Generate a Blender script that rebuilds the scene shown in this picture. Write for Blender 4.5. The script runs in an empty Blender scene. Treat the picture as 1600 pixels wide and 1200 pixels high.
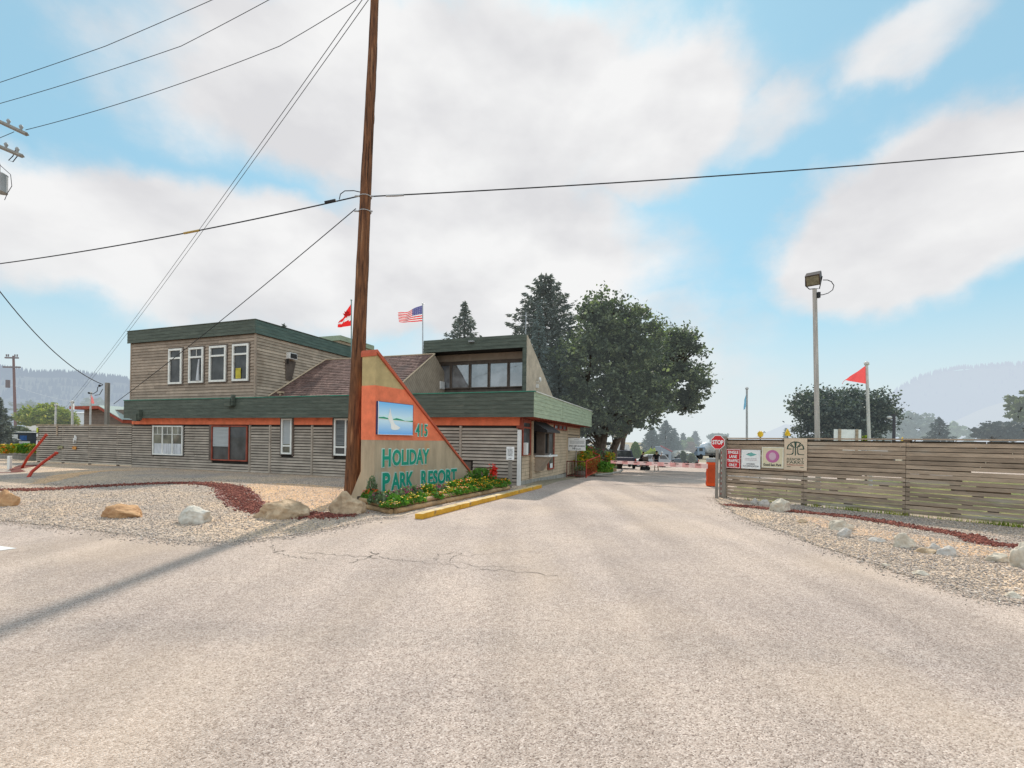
import bpy, bmesh, math, random
import numpy as np
from math import sin, cos, tan, pi, radians, sqrt, atan, atan2, hypot, floor
from mathutils import Vector, Matrix, noise
random.seed(7)
RNG = np.random.default_rng(7)
sc = bpy.context.scene
COL = sc.collection

# ------------------------------------------------------------ survey helpers (measured from the photograph)
F = 740.0; ROLL = atan(.0146); EYE = 1.7
def ray(px, py):
    u = (px-800)/F; v = -(py-688)/F
    return u*cos(ROLL)-v*sin(ROLL), u*sin(ROLL)+v*cos(ROLL)
def gz(x, y):
    """gentle fall of the drive beyond the gatehouse"""
    m = min(1, max(0, (x+14)/10))
    if y < 20: z = 0
    elif y < 28: z = -.04*(y-20)
    elif y < 60: z = -.32-.032*(y-28)
    else: z = -.32-.032*32
    return z*m
def G(px, py):
    x, z = ray(px, py); t = -EYE/z
    for _ in range(40):
        t = .5*t+.5*(gz(x*t, t)-EYE)/z
    return (x*t, t)
def at(px, py, Y):
    x, z = ray(px, py); return Vector((x*Y, Y, EYE+z*Y))
class Frame:
    def __init__(s, o, dx, dy):
        n = hypot(dx, dy); s.o = o; s.ax = (dx/n, dy/n); s.ay = (-dy/n, dx/n); s.rz = atan2(dy, dx)
    def loc(s, X, Y):
        dx, dy = X-s.o[0], Y-s.o[1]
        return dx*s.ax[0]+dy*s.ax[1], dx*s.ay[0]+dy*s.ay[1]
    def w(s, a, b, z=0):
        return Vector((s.o[0]+a*s.ax[0]+b*s.ay[0], s.o[1]+a*s.ax[1]+b*s.ay[1], z))
    def front(s, px, py, c=0):
        x, z = ray(px, py)
        t = (c+s.o[0]*s.ay[0]+s.o[1]*s.ay[1])/(x*s.ay[0]+s.ay[1])
        return s.loc(x*t, t)[0], EYE+z*t
    def side(s, px, py, c=0):
        x, z = ray(px, py)
        t = (c+s.o[0]*s.ax[0]+s.o[1]*s.ax[1])/(x*s.ax[0]+s.ax[1])
        return s.loc(x*t, t)[1], EYE+z*t
BF = Frame((0.28, 17.8), .941, -.339)      # gatehouse frame: x along the front, y into the depth
SF = Frame((-3.64, 12.56), .4508, .8927)   # entrance sign
FF = Frame((6.63, 14.77), 4.25, -4.73)     # right-hand fence

# ------------------------------------------------------------ materials
MATS = {}
def mat(name, col, rough=.8, var=.12, scale=3., bump=0., bscale=None, metal=0., spec=.3, island=0., stretch=None, col2=None, detail=4., dirt=None):
    if name in MATS: return MATS[name]
    m = bpy.data.materials.new(name); m.use_nodes = True
    nt = m.node_tree; N = nt.nodes; L = nt.links
    b = N['Principled BSDF']
    b.inputs['Roughness'].default_value = rough; b.inputs['Metallic'].default_value = metal
    b.inputs['Specular IOR Level'].default_value = spec
    tc = N.new('ShaderNodeTexCoord'); mp = N.new('ShaderNodeMapping')
    L.new(tc.outputs['Object'], mp.inputs[0])
    if stretch: mp.inputs['Scale'].default_value = stretch
    nz = N.new('ShaderNodeTexNoise'); nz.inputs['Scale'].default_value = scale; nz.inputs['Detail'].default_value = detail
    nz.inputs['Roughness'].default_value = .65
    L.new(mp.outputs[0], nz.inputs['Vector'])
    c2 = col2 or tuple(c*(1-2.2*var) for c in col)
    c1 = col if col2 else tuple(min(1, c*(1+1.6*var)) for c in col)
    rp = N.new('ShaderNodeValToRGB'); rp.color_ramp.elements[0].position = .3; rp.color_ramp.elements[1].position = .7
    rp.color_ramp.elements[0].color = (*c2, 1); rp.color_ramp.elements[1].color = (*c1, 1)
    L.new(nz.outputs['Fac'], rp.inputs[0]); out = rp.outputs[0]
    if island:
        ge = N.new('ShaderNodeNewGeometry'); mr = N.new('ShaderNodeMapRange')
        mr.inputs['To Min'].default_value = 1-island; mr.inputs['To Max'].default_value = 1+island
        L.new(ge.outputs['Random Per Island'], mr.inputs['Value'])
        mx = N.new('ShaderNodeVectorMath'); mx.operation = 'SCALE'
        L.new(out, mx.inputs[0]); L.new(mr.outputs[0], mx.inputs['Scale']); out = mx.outputs[0]
    if dirt:
        n2 = N.new('ShaderNodeTexNoise'); n2.inputs['Scale'].default_value = dirt[1]; n2.inputs['Detail'].default_value = 6
        L.new(mp.outputs[0], n2.inputs['Vector'])
        r2 = N.new('ShaderNodeValToRGB'); r2.color_ramp.elements[0].position = dirt[2]; r2.color_ramp.elements[1].position = dirt[2]+.15
        L.new(n2.outputs['Fac'], r2.inputs[0])
        mm = N.new('ShaderNodeMix'); mm.data_type = 'RGBA'
        L.new(r2.outputs[0], mm.inputs['Factor']); L.new(out, mm.inputs['A']); mm.inputs['B'].default_value = (*dirt[0], 1); out = mm.outputs['Result']
    L.new(out, b.inputs['Base Color'])
    if bump:
        nb = N.new('ShaderNodeTexNoise'); nb.inputs['Scale'].default_value = bscale or scale*4; nb.inputs['Detail'].default_value = 5
        L.new(mp.outputs[0], nb.inputs['Vector'])
        bp = N.new('ShaderNodeBump'); bp.inputs['Strength'].default_value = bump; bp.inputs['Distance'].default_value = .02
        L.new(nb.outputs['Fac'], bp.inputs['Height']); L.new(bp.outputs[0], b.inputs['Normal'])
    MATS[name] = m
    return m
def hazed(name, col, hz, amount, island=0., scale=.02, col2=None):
    """surface with distance haze painted in as an even share of flat glow"""
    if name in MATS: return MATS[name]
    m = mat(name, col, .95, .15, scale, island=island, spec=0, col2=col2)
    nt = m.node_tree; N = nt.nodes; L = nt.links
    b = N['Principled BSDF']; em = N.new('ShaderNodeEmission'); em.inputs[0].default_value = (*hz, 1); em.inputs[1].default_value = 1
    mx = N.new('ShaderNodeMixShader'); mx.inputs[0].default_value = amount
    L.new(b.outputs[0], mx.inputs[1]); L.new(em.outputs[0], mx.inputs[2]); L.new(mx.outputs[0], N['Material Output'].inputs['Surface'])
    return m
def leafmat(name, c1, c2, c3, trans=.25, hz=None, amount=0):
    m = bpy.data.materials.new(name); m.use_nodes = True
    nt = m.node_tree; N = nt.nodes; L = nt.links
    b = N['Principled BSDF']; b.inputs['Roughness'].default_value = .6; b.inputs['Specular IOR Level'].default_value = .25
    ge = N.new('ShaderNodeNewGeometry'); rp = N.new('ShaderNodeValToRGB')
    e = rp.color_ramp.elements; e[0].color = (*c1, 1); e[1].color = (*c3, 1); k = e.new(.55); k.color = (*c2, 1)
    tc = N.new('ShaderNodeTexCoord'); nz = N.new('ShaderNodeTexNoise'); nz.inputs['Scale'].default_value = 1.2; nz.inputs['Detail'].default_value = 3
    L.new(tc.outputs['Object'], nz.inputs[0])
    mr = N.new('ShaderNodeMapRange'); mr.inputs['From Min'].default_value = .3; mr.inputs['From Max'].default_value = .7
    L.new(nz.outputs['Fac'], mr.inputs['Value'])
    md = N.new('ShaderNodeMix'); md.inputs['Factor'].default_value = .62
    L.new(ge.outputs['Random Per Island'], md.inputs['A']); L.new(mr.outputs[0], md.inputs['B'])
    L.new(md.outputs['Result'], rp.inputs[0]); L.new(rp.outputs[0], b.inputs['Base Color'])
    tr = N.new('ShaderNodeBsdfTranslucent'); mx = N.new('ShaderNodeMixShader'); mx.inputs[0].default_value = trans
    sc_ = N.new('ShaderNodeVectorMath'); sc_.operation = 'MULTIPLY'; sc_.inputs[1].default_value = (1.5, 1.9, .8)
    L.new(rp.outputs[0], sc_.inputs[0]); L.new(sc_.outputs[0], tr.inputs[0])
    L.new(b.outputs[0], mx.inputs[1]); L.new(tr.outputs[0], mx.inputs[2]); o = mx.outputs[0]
    if hz:  # flat glow mixed in paints distance haze over the leaves
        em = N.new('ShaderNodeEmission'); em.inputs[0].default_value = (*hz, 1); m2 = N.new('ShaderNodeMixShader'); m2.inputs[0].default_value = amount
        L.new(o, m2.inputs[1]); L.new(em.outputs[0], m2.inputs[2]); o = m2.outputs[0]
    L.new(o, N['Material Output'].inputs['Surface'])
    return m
def glass(name, tint=(.03, .035, .04), rough=.03, refl=.6):
    m = bpy.data.materials.new(name); m.use_nodes = True
    nt = m.node_tree; N = nt.nodes; L = nt.links
    b = N['Principled BSDF']; b.inputs['Roughness'].default_value = .6
    tc = N.new('ShaderNodeTexCoord'); nz = N.new('ShaderNodeTexNoise'); nz.inputs['Scale'].default_value = 1.7; nz.inputs['Detail'].default_value = 3
    L.new(tc.outputs['Object'], nz.inputs[0]); rp = N.new('ShaderNodeValToRGB')  # mottled tint paints dim tree reflections into the pane
    rp.color_ramp.elements[0].position = .38; rp.color_ramp.elements[1].position = .7
    rp.color_ramp.elements[0].color = (*[c*.5 for c in tint], 1); rp.color_ramp.elements[1].color = (*[min(1, c*1.8) for c in tint], 1)
    L.new(nz.outputs['Fac'], rp.inputs[0]); L.new(rp.outputs[0], b.inputs['Base Color'])
    gl = N.new('ShaderNodeBsdfGlossy'); gl.inputs['Roughness'].default_value = rough; gl.inputs['Color'].default_value = (.85, .88, .9, 1)
    nb = N.new('ShaderNodeTexNoise'); nb.inputs['Scale'].default_value = 2.2
    L.new(tc.outputs['Object'], nb.inputs[0]); bp = N.new('ShaderNodeBump'); bp.inputs['Strength'].default_value = .04; bp.inputs['Distance'].default_value = .05
    L.new(nb.outputs['Fac'], bp.inputs['Height']); L.new(bp.outputs[0], gl.inputs['Normal'])
    mx = N.new('ShaderNodeMixShader'); mx.inputs[0].default_value = refl
    L.new(b.outputs[0], mx.inputs[1]); L.new(gl.outputs[0], mx.inputs[2]); L.new(mx.outputs[0], N['Material Output'].inputs['Surface'])
    return m

# ------------------------------------------------------------ mesh helpers
def tag(o, label=None, cat=None, group=None, kind=None):
    if label: o['label'] = label
    if cat: o['category'] = cat
    if group: o['group'] = group
    if kind: o['kind'] = kind
    return o
def root(name, label, cat, loc=(0, 0, 0), rz=0., group=None):
    o = bpy.data.objects.new(name, None); o.empty_display_size = .3; COL.objects.link(o)
    o.location = loc; o.rotation_euler = (0, 0, rz)
    return tag(o, label, cat, group)
def mesh_obj(name, v, f, m, parent=None, loc=None, smooth=False, idx=None):
    me = bpy.data.meshes.new(name); me.from_pydata([tuple(p) for p in v], [], f)
    for mm in (m if isinstance(m, (list, tuple)) else [m]): me.materials.append(mm)
    if idx is not None: me.polygons.foreach_set('material_index', idx)
    if smooth: me.polygons.foreach_set('use_smooth', [True]*len(me.polygons))
    me.update(); o = bpy.data.objects.new(name, me); COL.objects.link(o)
    if parent: o.parent = parent
    if loc is not None: o.location = loc
    return o
def fast_mesh(name, V, nper, m, parent=None, loc=None, idx=None):
    """V: (n, nper, 3) array of separate polygons"""
    n = V.shape[0]; me = bpy.data.meshes.new(name)
    me.vertices.add(n*nper); me.vertices.foreach_set('co', V.reshape(-1).astype(np.float32))
    me.loops.add(n*nper); me.loops.foreach_set('vertex_index', np.arange(n*nper, dtype=np.int32))
    me.polygons.add(n); me.polygons.foreach_set('loop_start', np.arange(0, n*nper, nper, dtype=np.int32))
    try: me.polygons.foreach_set('loop_total', np.full(n, nper, dtype=np.int32))
    except Exception: pass
    for mm in (m if isinstance(m, (list, tuple)) else [m]): me.materials.append(mm)
    if idx is not None: me.polygons.foreach_set('material_index', idx.astype(np.int32))
    me.update(calc_edges=True); me.validate()
    o = bpy.data.objects.new(name, me); COL.objects.link(o)
    if parent: o.parent = parent
    if loc is not None: o.location = loc
    return o
class MB:
    def __init__(s): s.v = []; s.f = []; s.mi = []; s.cur = 0
    def _a(s, v, f):
        n = len(s.v); s.v += [tuple(p) for p in v]; s.f += [tuple(i+n for i in q) for q in f]; s.mi += [s.cur]*len(f); return s
    def box(s, x0, x1, y0, y1, z0, z1, R=None, o=(0, 0, 0)):
        v = [Vector((x, y, z)) for z in (z0, z1) for x, y in ((x0, y0), (x1, y0), (x1, y1), (x0, y1))]
        if R is not None: v = [R @ p + Vector(o) for p in v]
        return s._a(v, [(3, 2, 1, 0), (4, 5, 6, 7), (0, 1, 5, 4), (1, 2, 6, 5), (2, 3, 7, 6), (3, 0, 4, 7)])
    def bev(s, x0, x1, y0, y1, z0, z1, b=.01, R=None, o=(0, 0, 0)):
        """box with bevelled edges"""
        bm = bmesh.new(); bmesh.ops.create_cube(bm, size=1)
        for v in bm.verts: v.co = Vector(((x0+x1)/2+v.co.x*(x1-x0), (y0+y1)/2+v.co.y*(y1-y0), (z0+z1)/2+v.co.z*(z1-z0)))
        bmesh.ops.bevel(bm, geom=bm.edges[:], offset=b, segments=2, affect='EDGES', profile=.6)
        return s.bm(bm, R, o)
    def bm(s, bm, R=None, o=(0, 0, 0)):
        bm.verts.index_update(); v = [x.co.copy() for x in bm.verts]
        if R is not None: v = [R @ p + Vector(o) for p in v]
        s._a(v, [[q.index for q in f.verts] for f in bm.faces]); bm.free(); return s
    def prism(s, pts, lo, hi, axis='y'):
        """polygon pts (a,b) extruded lo..hi along axis; 'y': (x,z), 'x': (y,z), 'z': (x,y)"""
        mk = {'y': lambda a, b, c: (a, c, b), 'x': lambda a, b, c: (c, a, b), 'z': lambda a, b, c: (a, b, c)}[axis]
        n = len(pts); area = sum(pts[i][0]*pts[(i+1) % n][1]-pts[(i+1) % n][0]*pts[i][1] for i in range(n))
        if (area < 0) != (axis == 'y'): pts = pts[::-1]
        v = [mk(a, b, lo) for a, b in pts]+[mk(a, b, hi) for a, b in pts]
        f = [tuple(range(n))[::-1], tuple(range(n, 2*n))]+[(i, (i+1) % n, (i+1) % n+n, i+n) for i in range(n)]
        return s._a(v, f)
    def tube(s, P, r, n=8, cap=True):
        P = [Vector(p) for p in P]; rr = r if isinstance(r, (list, tuple)) else [r]*len(P)
        rings = []; up = None
        for i, p in enumerate(P):
            d = (P[min(i+1, len(P)-1)]-P[max(i-1, 0)]).normalized()
            if up is None:
                up = Vector((0, 0, 1)) if abs(d.z) < .9 else Vector((1, 0, 0))
            a = d.cross(up).normalized(); b = a.cross(d).normalized(); up = b
            rings.append([p+rr[i]*(cos(2*pi*k/n)*a+sin(2*pi*k/n)*b) for k in range(n)])
        v = [q for g in rings for q in g]; f = []
        for i in range(len(P)-1):
            for k in range(n):
                f.append((i*n+k, i*n+(k+1) % n, (i+1)*n+(k+1) % n, (i+1)*n+k))
        if cap: f += [tuple(range(n))[::-1], tuple(range((len(P)-1)*n, len(P)*n))]
        return s._a(v, f)
    def cyl(s, c, r, h, n=16, axis='z', r2=None):
        c = Vector(c); d = {'x': Vector((1, 0, 0)), 'y': Vector((0, 1, 0)), 'z': Vector((0, 0, 1))}[axis]
        return s.tube([c, c+d*h], [r, r if r2 is None else r2], n)
    def poly(s, pts): return s._a(pts, [tuple(range(len(pts)))])
    def ball(s, c, r, sub=2, sq=(1, 1, 1)):
        bm = bmesh.new(); bmesh.ops.create_icosphere(bm, subdivisions=sub, radius=1)
        for v in bm.verts: v.co = Vector(c)+Vector((v.co.x*r*sq[0], v.co.y*r*sq[1], v.co.z*r*sq[2]))
        return s.bm(bm)
    def add(s, name, m, parent=None, loc=None, smooth=False):
        return mesh_obj(name, s.v, s.f, m, parent, loc, smooth, s.mi if isinstance(m, (list, tuple)) else None)
def copy_tree(o, parent=None):
    c = o.copy(); COL.objects.link(c)
    if parent: c.parent = parent
    for ch in list(o.children): copy_tree(ch, c)
    return c
def text_shape(s, x0, x1, z0, z1, depth, bold=0., y=0., MBo=None, fit_outline=0.):
    """lettering fitted to a rectangle on a face looking along -y, extruded out of the face"""
    cu = bpy.data.curves.new('t', 'FONT'); cu.body = s; cu.offset = bold; cu.extrude = .5; cu.align_x = 'LEFT'
    cu.resolution_u = 3; cu.space_line = .95
    o = bpy.data.objects.new('t', cu); COL.objects.link(o); bpy.context.view_layer.update()
    me = o.evaluated_get(bpy.context.evaluated_depsgraph_get()).to_mesh()
    V = [v.co.copy() for v in me.vertices]; Fc = [tuple(p.vertices) for p in me.polygons]
    bpy.data.objects.remove(o); bpy.data.curves.remove(cu)
    xa = min(v.x for v in V); xb = max(v.x for v in V); ya = min(v.y for v in V); yb = max(v.y for v in V)
    sx = (x1-x0+2*fit_outline)/(xb-xa); sz = (z1-z0+2*fit_outline)/(yb-ya)
    W = [(x0-fit_outline+(v.x-xa)*sx, y-(v.z+.5)*depth, z0-fit_outline+(v.y-ya)*sz) for v in V]
    (MBo or MB())
    return MBo._a(W, Fc)
def skin_tree(name, verts, edges, radii, m, parent, sub=1, rootv=0):
    me = bpy.data.meshes.new(name); me.from_pydata(verts, edges, []); me.materials.append(m)
    o = bpy.data.objects.new(name, me); COL.objects.link(o); o.parent = parent
    md = o.modifiers.new('skin', 'SKIN'); md.use_smooth_shade = True
    for i, d in enumerate(me.skin_vertices[0].data):
        r = radii[i]; d.radius = (r, r) if not isinstance(r, tuple) else r; d.use_root = (i == rootv)
    s = o.modifiers.new('sub', 'SUBSURF'); s.levels = sub; s.render_levels = sub
    return o
# ------------------------------------------------------------ palette
AQ = dict(var=.1)
M = {}
M['tan'] = mat('tan_siding', (.36, .285, .22), .85, .1, 2.2, .25, 30, island=.2, dirt=((.27, .215, .17), 1.1, .60))
M['gap'] = mat('siding_shadow_gap', (.09, .07, .055), .95, .1, 2)  # dark core colour stands in for the shadow line under each lap
M['tan2'] = mat('tan_board', (.52, .40, .275), .85, .09, 1.6, .25, 30, dirt=((.25, .2, .145), 1.0, .62))
M['green'] = mat('green_fascia', (.088, .104, .082), .7, .14, 1.6, .3, 20, stretch=(1, 1, 6), dirt=((.125, .14, .11), 1.2, .57))
M['green_l'] = mat('green_fascia_lit', (.37, .43, .30), .75, .12, 1.4, .3, 18, stretch=(1, 1, 8), dirt=((.28, .34, .23), 1.5, .57))  # lighter copy of the fascia green, side light painted into the colour
M['cap'] = mat('green_flashing', (.05, .22, .15), .5, .15, 2)
M['orange'] = mat('orange_band', (.84, .21, .10), .75, .09, 2.5, .1, 12, dirt=((.46, .1, .05), 1.3, .6))
M['slat'] = mat('slat_brown', (.385, .325, .265), .85, .12, 2.2, .2, 20, island=.16, stretch=(.6, 1, 1), dirt=((.48, .41, .33), 1.4, .62))
M['slatdark'] = mat('slat_backing', (.035, .03, .025), .9, .2, 1)
M['trim'] = mat('white_trim', (.78, .77, .72), .6, .05, 3)
M['redtrim'] = mat('red_trim', (.32, .075, .045), .7, .14, 3)
M['browntrim'] = mat('brown_trim', (.13, .1, .08), .7, .15, 3)
M['shingle'] = mat('shingles', (.20, .125, .105), .95, .25, 9, .5, 40, island=.3, dirt=((.13, .09, .08), .8, .55))
M['concrete'] = mat('concrete', (.34, .32, .28), .9, .15, 3, .3, 25)
M['stucco'] = mat('stucco_tan', (.47, .37, .25), .9, .1, 1.8, .35, 60, stretch=(1.6, 1.6, .5), dirt=((.50, .27, .12), .9, .60))
M['stucco_y'] = mat('stucco_yellow', (.50, .385, .19), .9, .1, 2, .3, 60)
M['letter'] = mat('letter_green', (.008, .30, .19), .5, .05, 2)
M['letter_edge'] = mat('letter_outline', (.5, .66, .6), .5, .08, 2)
M['wood'] = mat('pole_wood', (.25, .105, .045), .85, .3, 5, .7, 9, stretch=(3.5, 3.5, .35), col2=(.05, .022, .013), dirt=((.38, .2, .1), 2.4, .6))
M['greywood'] = mat('grey_wood', (.27, .24, .205), .85, .15, 4, .4, 10, stretch=(3, 3, .4))
M['fencewood'] = mat('fence_wood', (.385, .29, .21), .85, .16, 3, .35, 12, stretch=(.5, .5, 3), island=.22, dirt=((.43, .38, .31), 1.1, .56))
M['fencedark'] = mat('fence_post_wood', (.19, .15, .11), .85, .2, 3, .3, 12)
M['log'] = mat('log_wood', (.42, .27, .14), .8, .18, 3, .3, 14, island=.12, dirt=((.24, .16, .1), 2.1, .56))
M['yellow'] = mat('kerb_yellow', (.66, .34, .035), .8, .1, 4, .4, 30, dirt=((.2, .14, .08), 3.2, .63))
M['yellowtop'] = mat('kerb_worn', (.58, .43, .22), .85, .12, 4, .3, 30, dirt=((.3, .25, .2), 3, .58))
M['cable'] = mat('cable_black', (.025, .025, .028), .7, .1, 3)
M['steel'] = mat('galvanised', (.42, .43, .44), .45, .1, 4, metal=.6)
M['darkmetal'] = mat('dark_metal', (.03, .027, .025), .5, .15, 3)
M['white'] = mat('white_paint', (.74, .73, .7), .55, .06, 2)
M['signwhite'] = mat('sign_white', (.82, .82, .80), .45, .04, 3)
M['greypaint'] = mat('grey_paint', (.33, .34, .34), .6, .08, 3)
M['red'] = mat('sign_red', (.55, .02, .025), .4, .06, 3)
M['redpaint'] = mat('red_rail', (.48, .05, .025), .5, .12, 3)
M['barrier'] = mat('barrier_orange', (.72, .08, .012), .5, .08, 2, dirt=((.4, .06, .02), 1.7, .66))
M['pink'] = mat('boom_pink', (.82, .56, .52), .6, .08, 4)
M['black'] = mat('flat_black', (.02, .02, .02), .6, .1, 3)
M['ink'] = mat('ink', (.06, .06, .07), .7, .05, 3)
M['tyre'] = mat('tyre', (.022, .022, .022), .85, .1, 5)
M['glassdark'] = glass('glass_dark', (.035, .036, .036), .03, .035)
M['glassmid'] = glass('glass_curtain', (.13, .125, .09), .04, .05)
M['glasssky'] = glass('glass_sky', (.14, .14, .15), .02, .24)
M['curtain'] = mat('curtain_white', (.55, .56, .58), .8, .2, 6, stretch=(4, 1, .3))
M['blind'] = mat('blind', (.4, .42, .42), .7, .12, 3, stretch=(.3, .3, 14))
M['rosered'] = mat('petal_red', (.7, .03, .015), .6, .2, 20, island=.25)
M['petal_orange'] = mat('petal_orange', (.85, .22, .015), .6, .2, 20, island=.25)
M['petal_yellow'] = mat('petal_yellow', (.85, .45, .02), .6, .2, 20, island=.25)
M['petal_pink'] = mat('petal_pink', (.75, .38, .36), .6, .2, 20, island=.2)
M['petal_mag'] = mat('petal_magenta', (.32, .05, .11), .6, .2, 20, island=.25)
M['leaf_g'] = leafmat('leaf_bed', (.05, .115, .02), (.10, .22, .03), (.22, .32, .05), .3)
M['leaf_dull'] = leafmat('leaf_dull', (.09, .13, .07), (.15, .2, .11), (.25, .28, .17), .25)
M['leaf_y'] = leafmat('leaf_yellowgreen', (.12, .17, .02), (.26, .30, .04), (.45, .42, .05), .3)
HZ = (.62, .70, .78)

# ------------------------------------------------------------ world, sun, camera
def build_world():
    w = bpy.data.worlds.new('World'); sc.world = w; w.use_nodes = True
    nt = w.node_tree; N = nt.nodes; L = nt.links; N.clear()
    out = N.new('ShaderNodeOutputWorld')
    sky = N.new('ShaderNodeTexSky'); sky.sky_type = 'NISHITA'; sky.sun_disc = False
    sky.sun_elevation = radians(43); sky.sun_rotation = radians(1); sky.air_density = 1.2; sky.dust_density = .6; sky.ozone_density = 1.5
    tint = N.new('ShaderNodeMix'); tint.data_type = 'RGBA'; tint.blend_type = 'MULTIPLY'; tint.inputs['Factor'].default_value = 1
    L.new(sky.outputs[0], tint.inputs['A']); tint.inputs['B'].default_value = (*SKYT, 1)
    b0 = N.new('ShaderNodeBackground'); b0.inputs[1].default_value = .12; L.new(tint.outputs['Result'], b0.inputs[0])
    bp0 = N.new('ShaderNodeBackground'); bp0.inputs[0].default_value = (.45, .72, .86, 1); bp0.inputs[1].default_value = 1
    b1 = N.new('ShaderNodeMixShader'); b1.inputs[0].default_value = .62; L.new(b0.outputs[0], b1.inputs[1]); L.new(bp0.outputs[0], b1.inputs[2])
    tc = N.new('ShaderNodeTexCoord')
    def mth(op, a, b=None, c=None):
        n = N.new('ShaderNodeMath'); n.operation = op
        for i, x in enumerate((a, b, c)):
            if x is None: continue
            if isinstance(x, (int, float)): n.inputs[i].default_value = x
            else: L.new(x, n.inputs[i])
        return n.outputs[0]
    nz = N.new('ShaderNodeTexNoise'); nz.inputs['Scale'].default_value = 3.6; nz.inputs['Detail'].default_value = 9; nz.inputs['Roughness'].default_value = .56
    mp = N.new('ShaderNodeMapping'); mp.inputs['Scale'].default_value = (1, 1, 1.7); L.new(tc.outputs['Generated'], mp.inputs[0]); L.new(mp.outputs[0], nz.inputs['Vector'])
    # warped direction so cloud edges are ragged
    nw = N.new('ShaderNodeTexNoise'); nw.inputs['Scale'].default_value = 5; nw.inputs['Detail'].default_value = 7; nw.inputs['Roughness'].default_value = .55
    L.new(tc.outputs['Generated'], nw.inputs['Vector'])
    sub = N.new('ShaderNodeVectorMath'); sub.operation = 'SUBTRACT'; L.new(nw.outputs['Color'], sub.inputs[0]); sub.inputs[1].default_value = (.5, .5, .5)
    scl = N.new('ShaderNodeVectorMath'); scl.operation = 'SCALE'; L.new(sub.outputs[0], scl.inputs[0]); scl.inputs['Scale'].default_value = .16
    wv = N.new('ShaderNodeVectorMath'); wv.operation = 'ADD'; L.new(tc.outputs['Generated'], wv.inputs[0]); L.new(scl.outputs[0], wv.inputs[1])
    total = None
    for px, py, rx, rz, wt in CLOUDS:
        x, z = ray(px, py); d = Vector((x, 1, z)).normalized(); k = d.y
        s = N.new('ShaderNodeVectorMath'); s.operation = 'SUBTRACT'; L.new(wv.outputs[0], s.inputs[0]); s.inputs[1].default_value = d
        m = N.new('ShaderNodeVectorMath'); m.operation = 'MULTIPLY'; L.new(s.outputs[0], m.inputs[0]); m.inputs[1].default_value = (740/(rx*k*k), 740/(rx*1.6*k), 740/(rz*k))
        ln = N.new('ShaderNodeVectorMath'); ln.operation = 'LENGTH'; L.new(m.outputs[0], ln.inputs[0])
        mr = N.new('ShaderNodeMapRange'); mr.interpolation_type = 'SMOOTHSTEP'; L.new(ln.outputs['Value'], mr.inputs['Value'])
        mr.inputs['From Min'].default_value = .55; mr.inputs['From Max'].default_value = 1.35; mr.inputs['To Min'].default_value = wt; mr.inputs['To Max'].default_value = 0
        total = mr.outputs[0] if total is None else mth('MAXIMUM', total, mr.outputs[0])
    sp = N.new('ShaderNodeSeparateXYZ'); L.new(tc.outputs['Generated'], sp.inputs[0])
    back = mth('MULTIPLY', mth('LESS_THAN', sp.outputs['Y'], .3), .35)
    nn = mth('MULTIPLY', mth('SUBTRACT', nz.outputs['Fac'], .5), 1.3)
    tot = mth('ADD', mth('ADD', total, nn), back)
    cr = N.new('ShaderNodeMapRange'); cr.interpolation_type = 'SMOOTHSTEP'; L.new(tot, cr.inputs['Value'])
    cr.inputs['From Min'].default_value = .10; cr.inputs['From Max'].default_value = .84; cr.inputs['To Max'].default_value = .97
    # cloud tone: white to faint lilac grey
    n3 = N.new('ShaderNodeTexNoise'); n3.inputs['Scale'].default_value = 4.5; n3.inputs['Detail'].default_value = 5; L.new(mp.outputs[0], n3.inputs['Vector'])
    cc = N.new('ShaderNodeValToRGB'); e = cc.color_ramp.elements; e[0].position = .35; e[1].position = .62
    e[0].color = (.74, .73, .745, 1); e[1].color = (.93, .92, .915, 1); L.new(n3.outputs['Fac'], cc.inputs[0])
    b2 = N.new('ShaderNodeBackground'); L.new(cc.outputs[0], b2.inputs[0])
    # unseen clouds behind the camera, brightened as fill for the shaded walls
    fb_ = N.new('ShaderNodeMapRange'); L.new(sp.outputs['Y'], fb_.inputs['Value']); fb_.inputs['From Min'].default_value = .25; fb_.inputs['From Max'].default_value = -.5; fb_.inputs['To Min'].default_value = CLOUDB; fb_.inputs['To Max'].default_value = 3.5
    L.new(fb_.outputs[0], b2.inputs[1])
    mx = N.new('ShaderNodeMixShader'); L.new(cr.outputs[0], mx.inputs[0]); L.new(b1.outputs[0], mx.inputs[1]); L.new(b2.outputs[0], mx.inputs[2])
    # smoke haze low over the horizon
    b3 = N.new('ShaderNodeBackground'); b3.inputs[0].default_value = (.77, .82, .845, 1); b3.inputs[1].default_value = 1
    hm = N.new('ShaderNodeMapRange'); hm.interpolation_type = 'SMOOTHSTEP'; L.new(sp.outputs['Z'], hm.inputs['Value'])
    hm.inputs['From Min'].default_value = .02; hm.inputs['From Max'].default_value = .30; hm.inputs['To Min'].default_value = .92; hm.inputs['To Max'].default_value = 0
    m2 = N.new('ShaderNodeMixShader'); L.new(hm.outputs[0], m2.inputs[0]); L.new(mx.outputs[0], m2.inputs[1]); L.new(b3.outputs[0], m2.inputs[2])
    L.new(m2.outputs[0], out.inputs[0])
SKYT = (.62, 1.0, 1.02); CLOUDB = 1.0
CLOUDS = [(680, 185, 480, 135, 1.1), (1000, 210, 170, 110, .9), (300, 85, 210, 55, .6), (1430, 355, 235, 125, 1.15), (420, 425, 440, 100, 1.1), (780, 410, 280, 140, .95), (1410, 80, 130, 50, .5), (880, 560, 300, 100, .6), (1150, 215, 120, 50, .45)]
build_world()
sl = bpy.data.lights.new('sun', 'SUN'); sl.energy = 4.2; sl.angle = radians(1.6); sl.color = (1, .93, .83)
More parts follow.
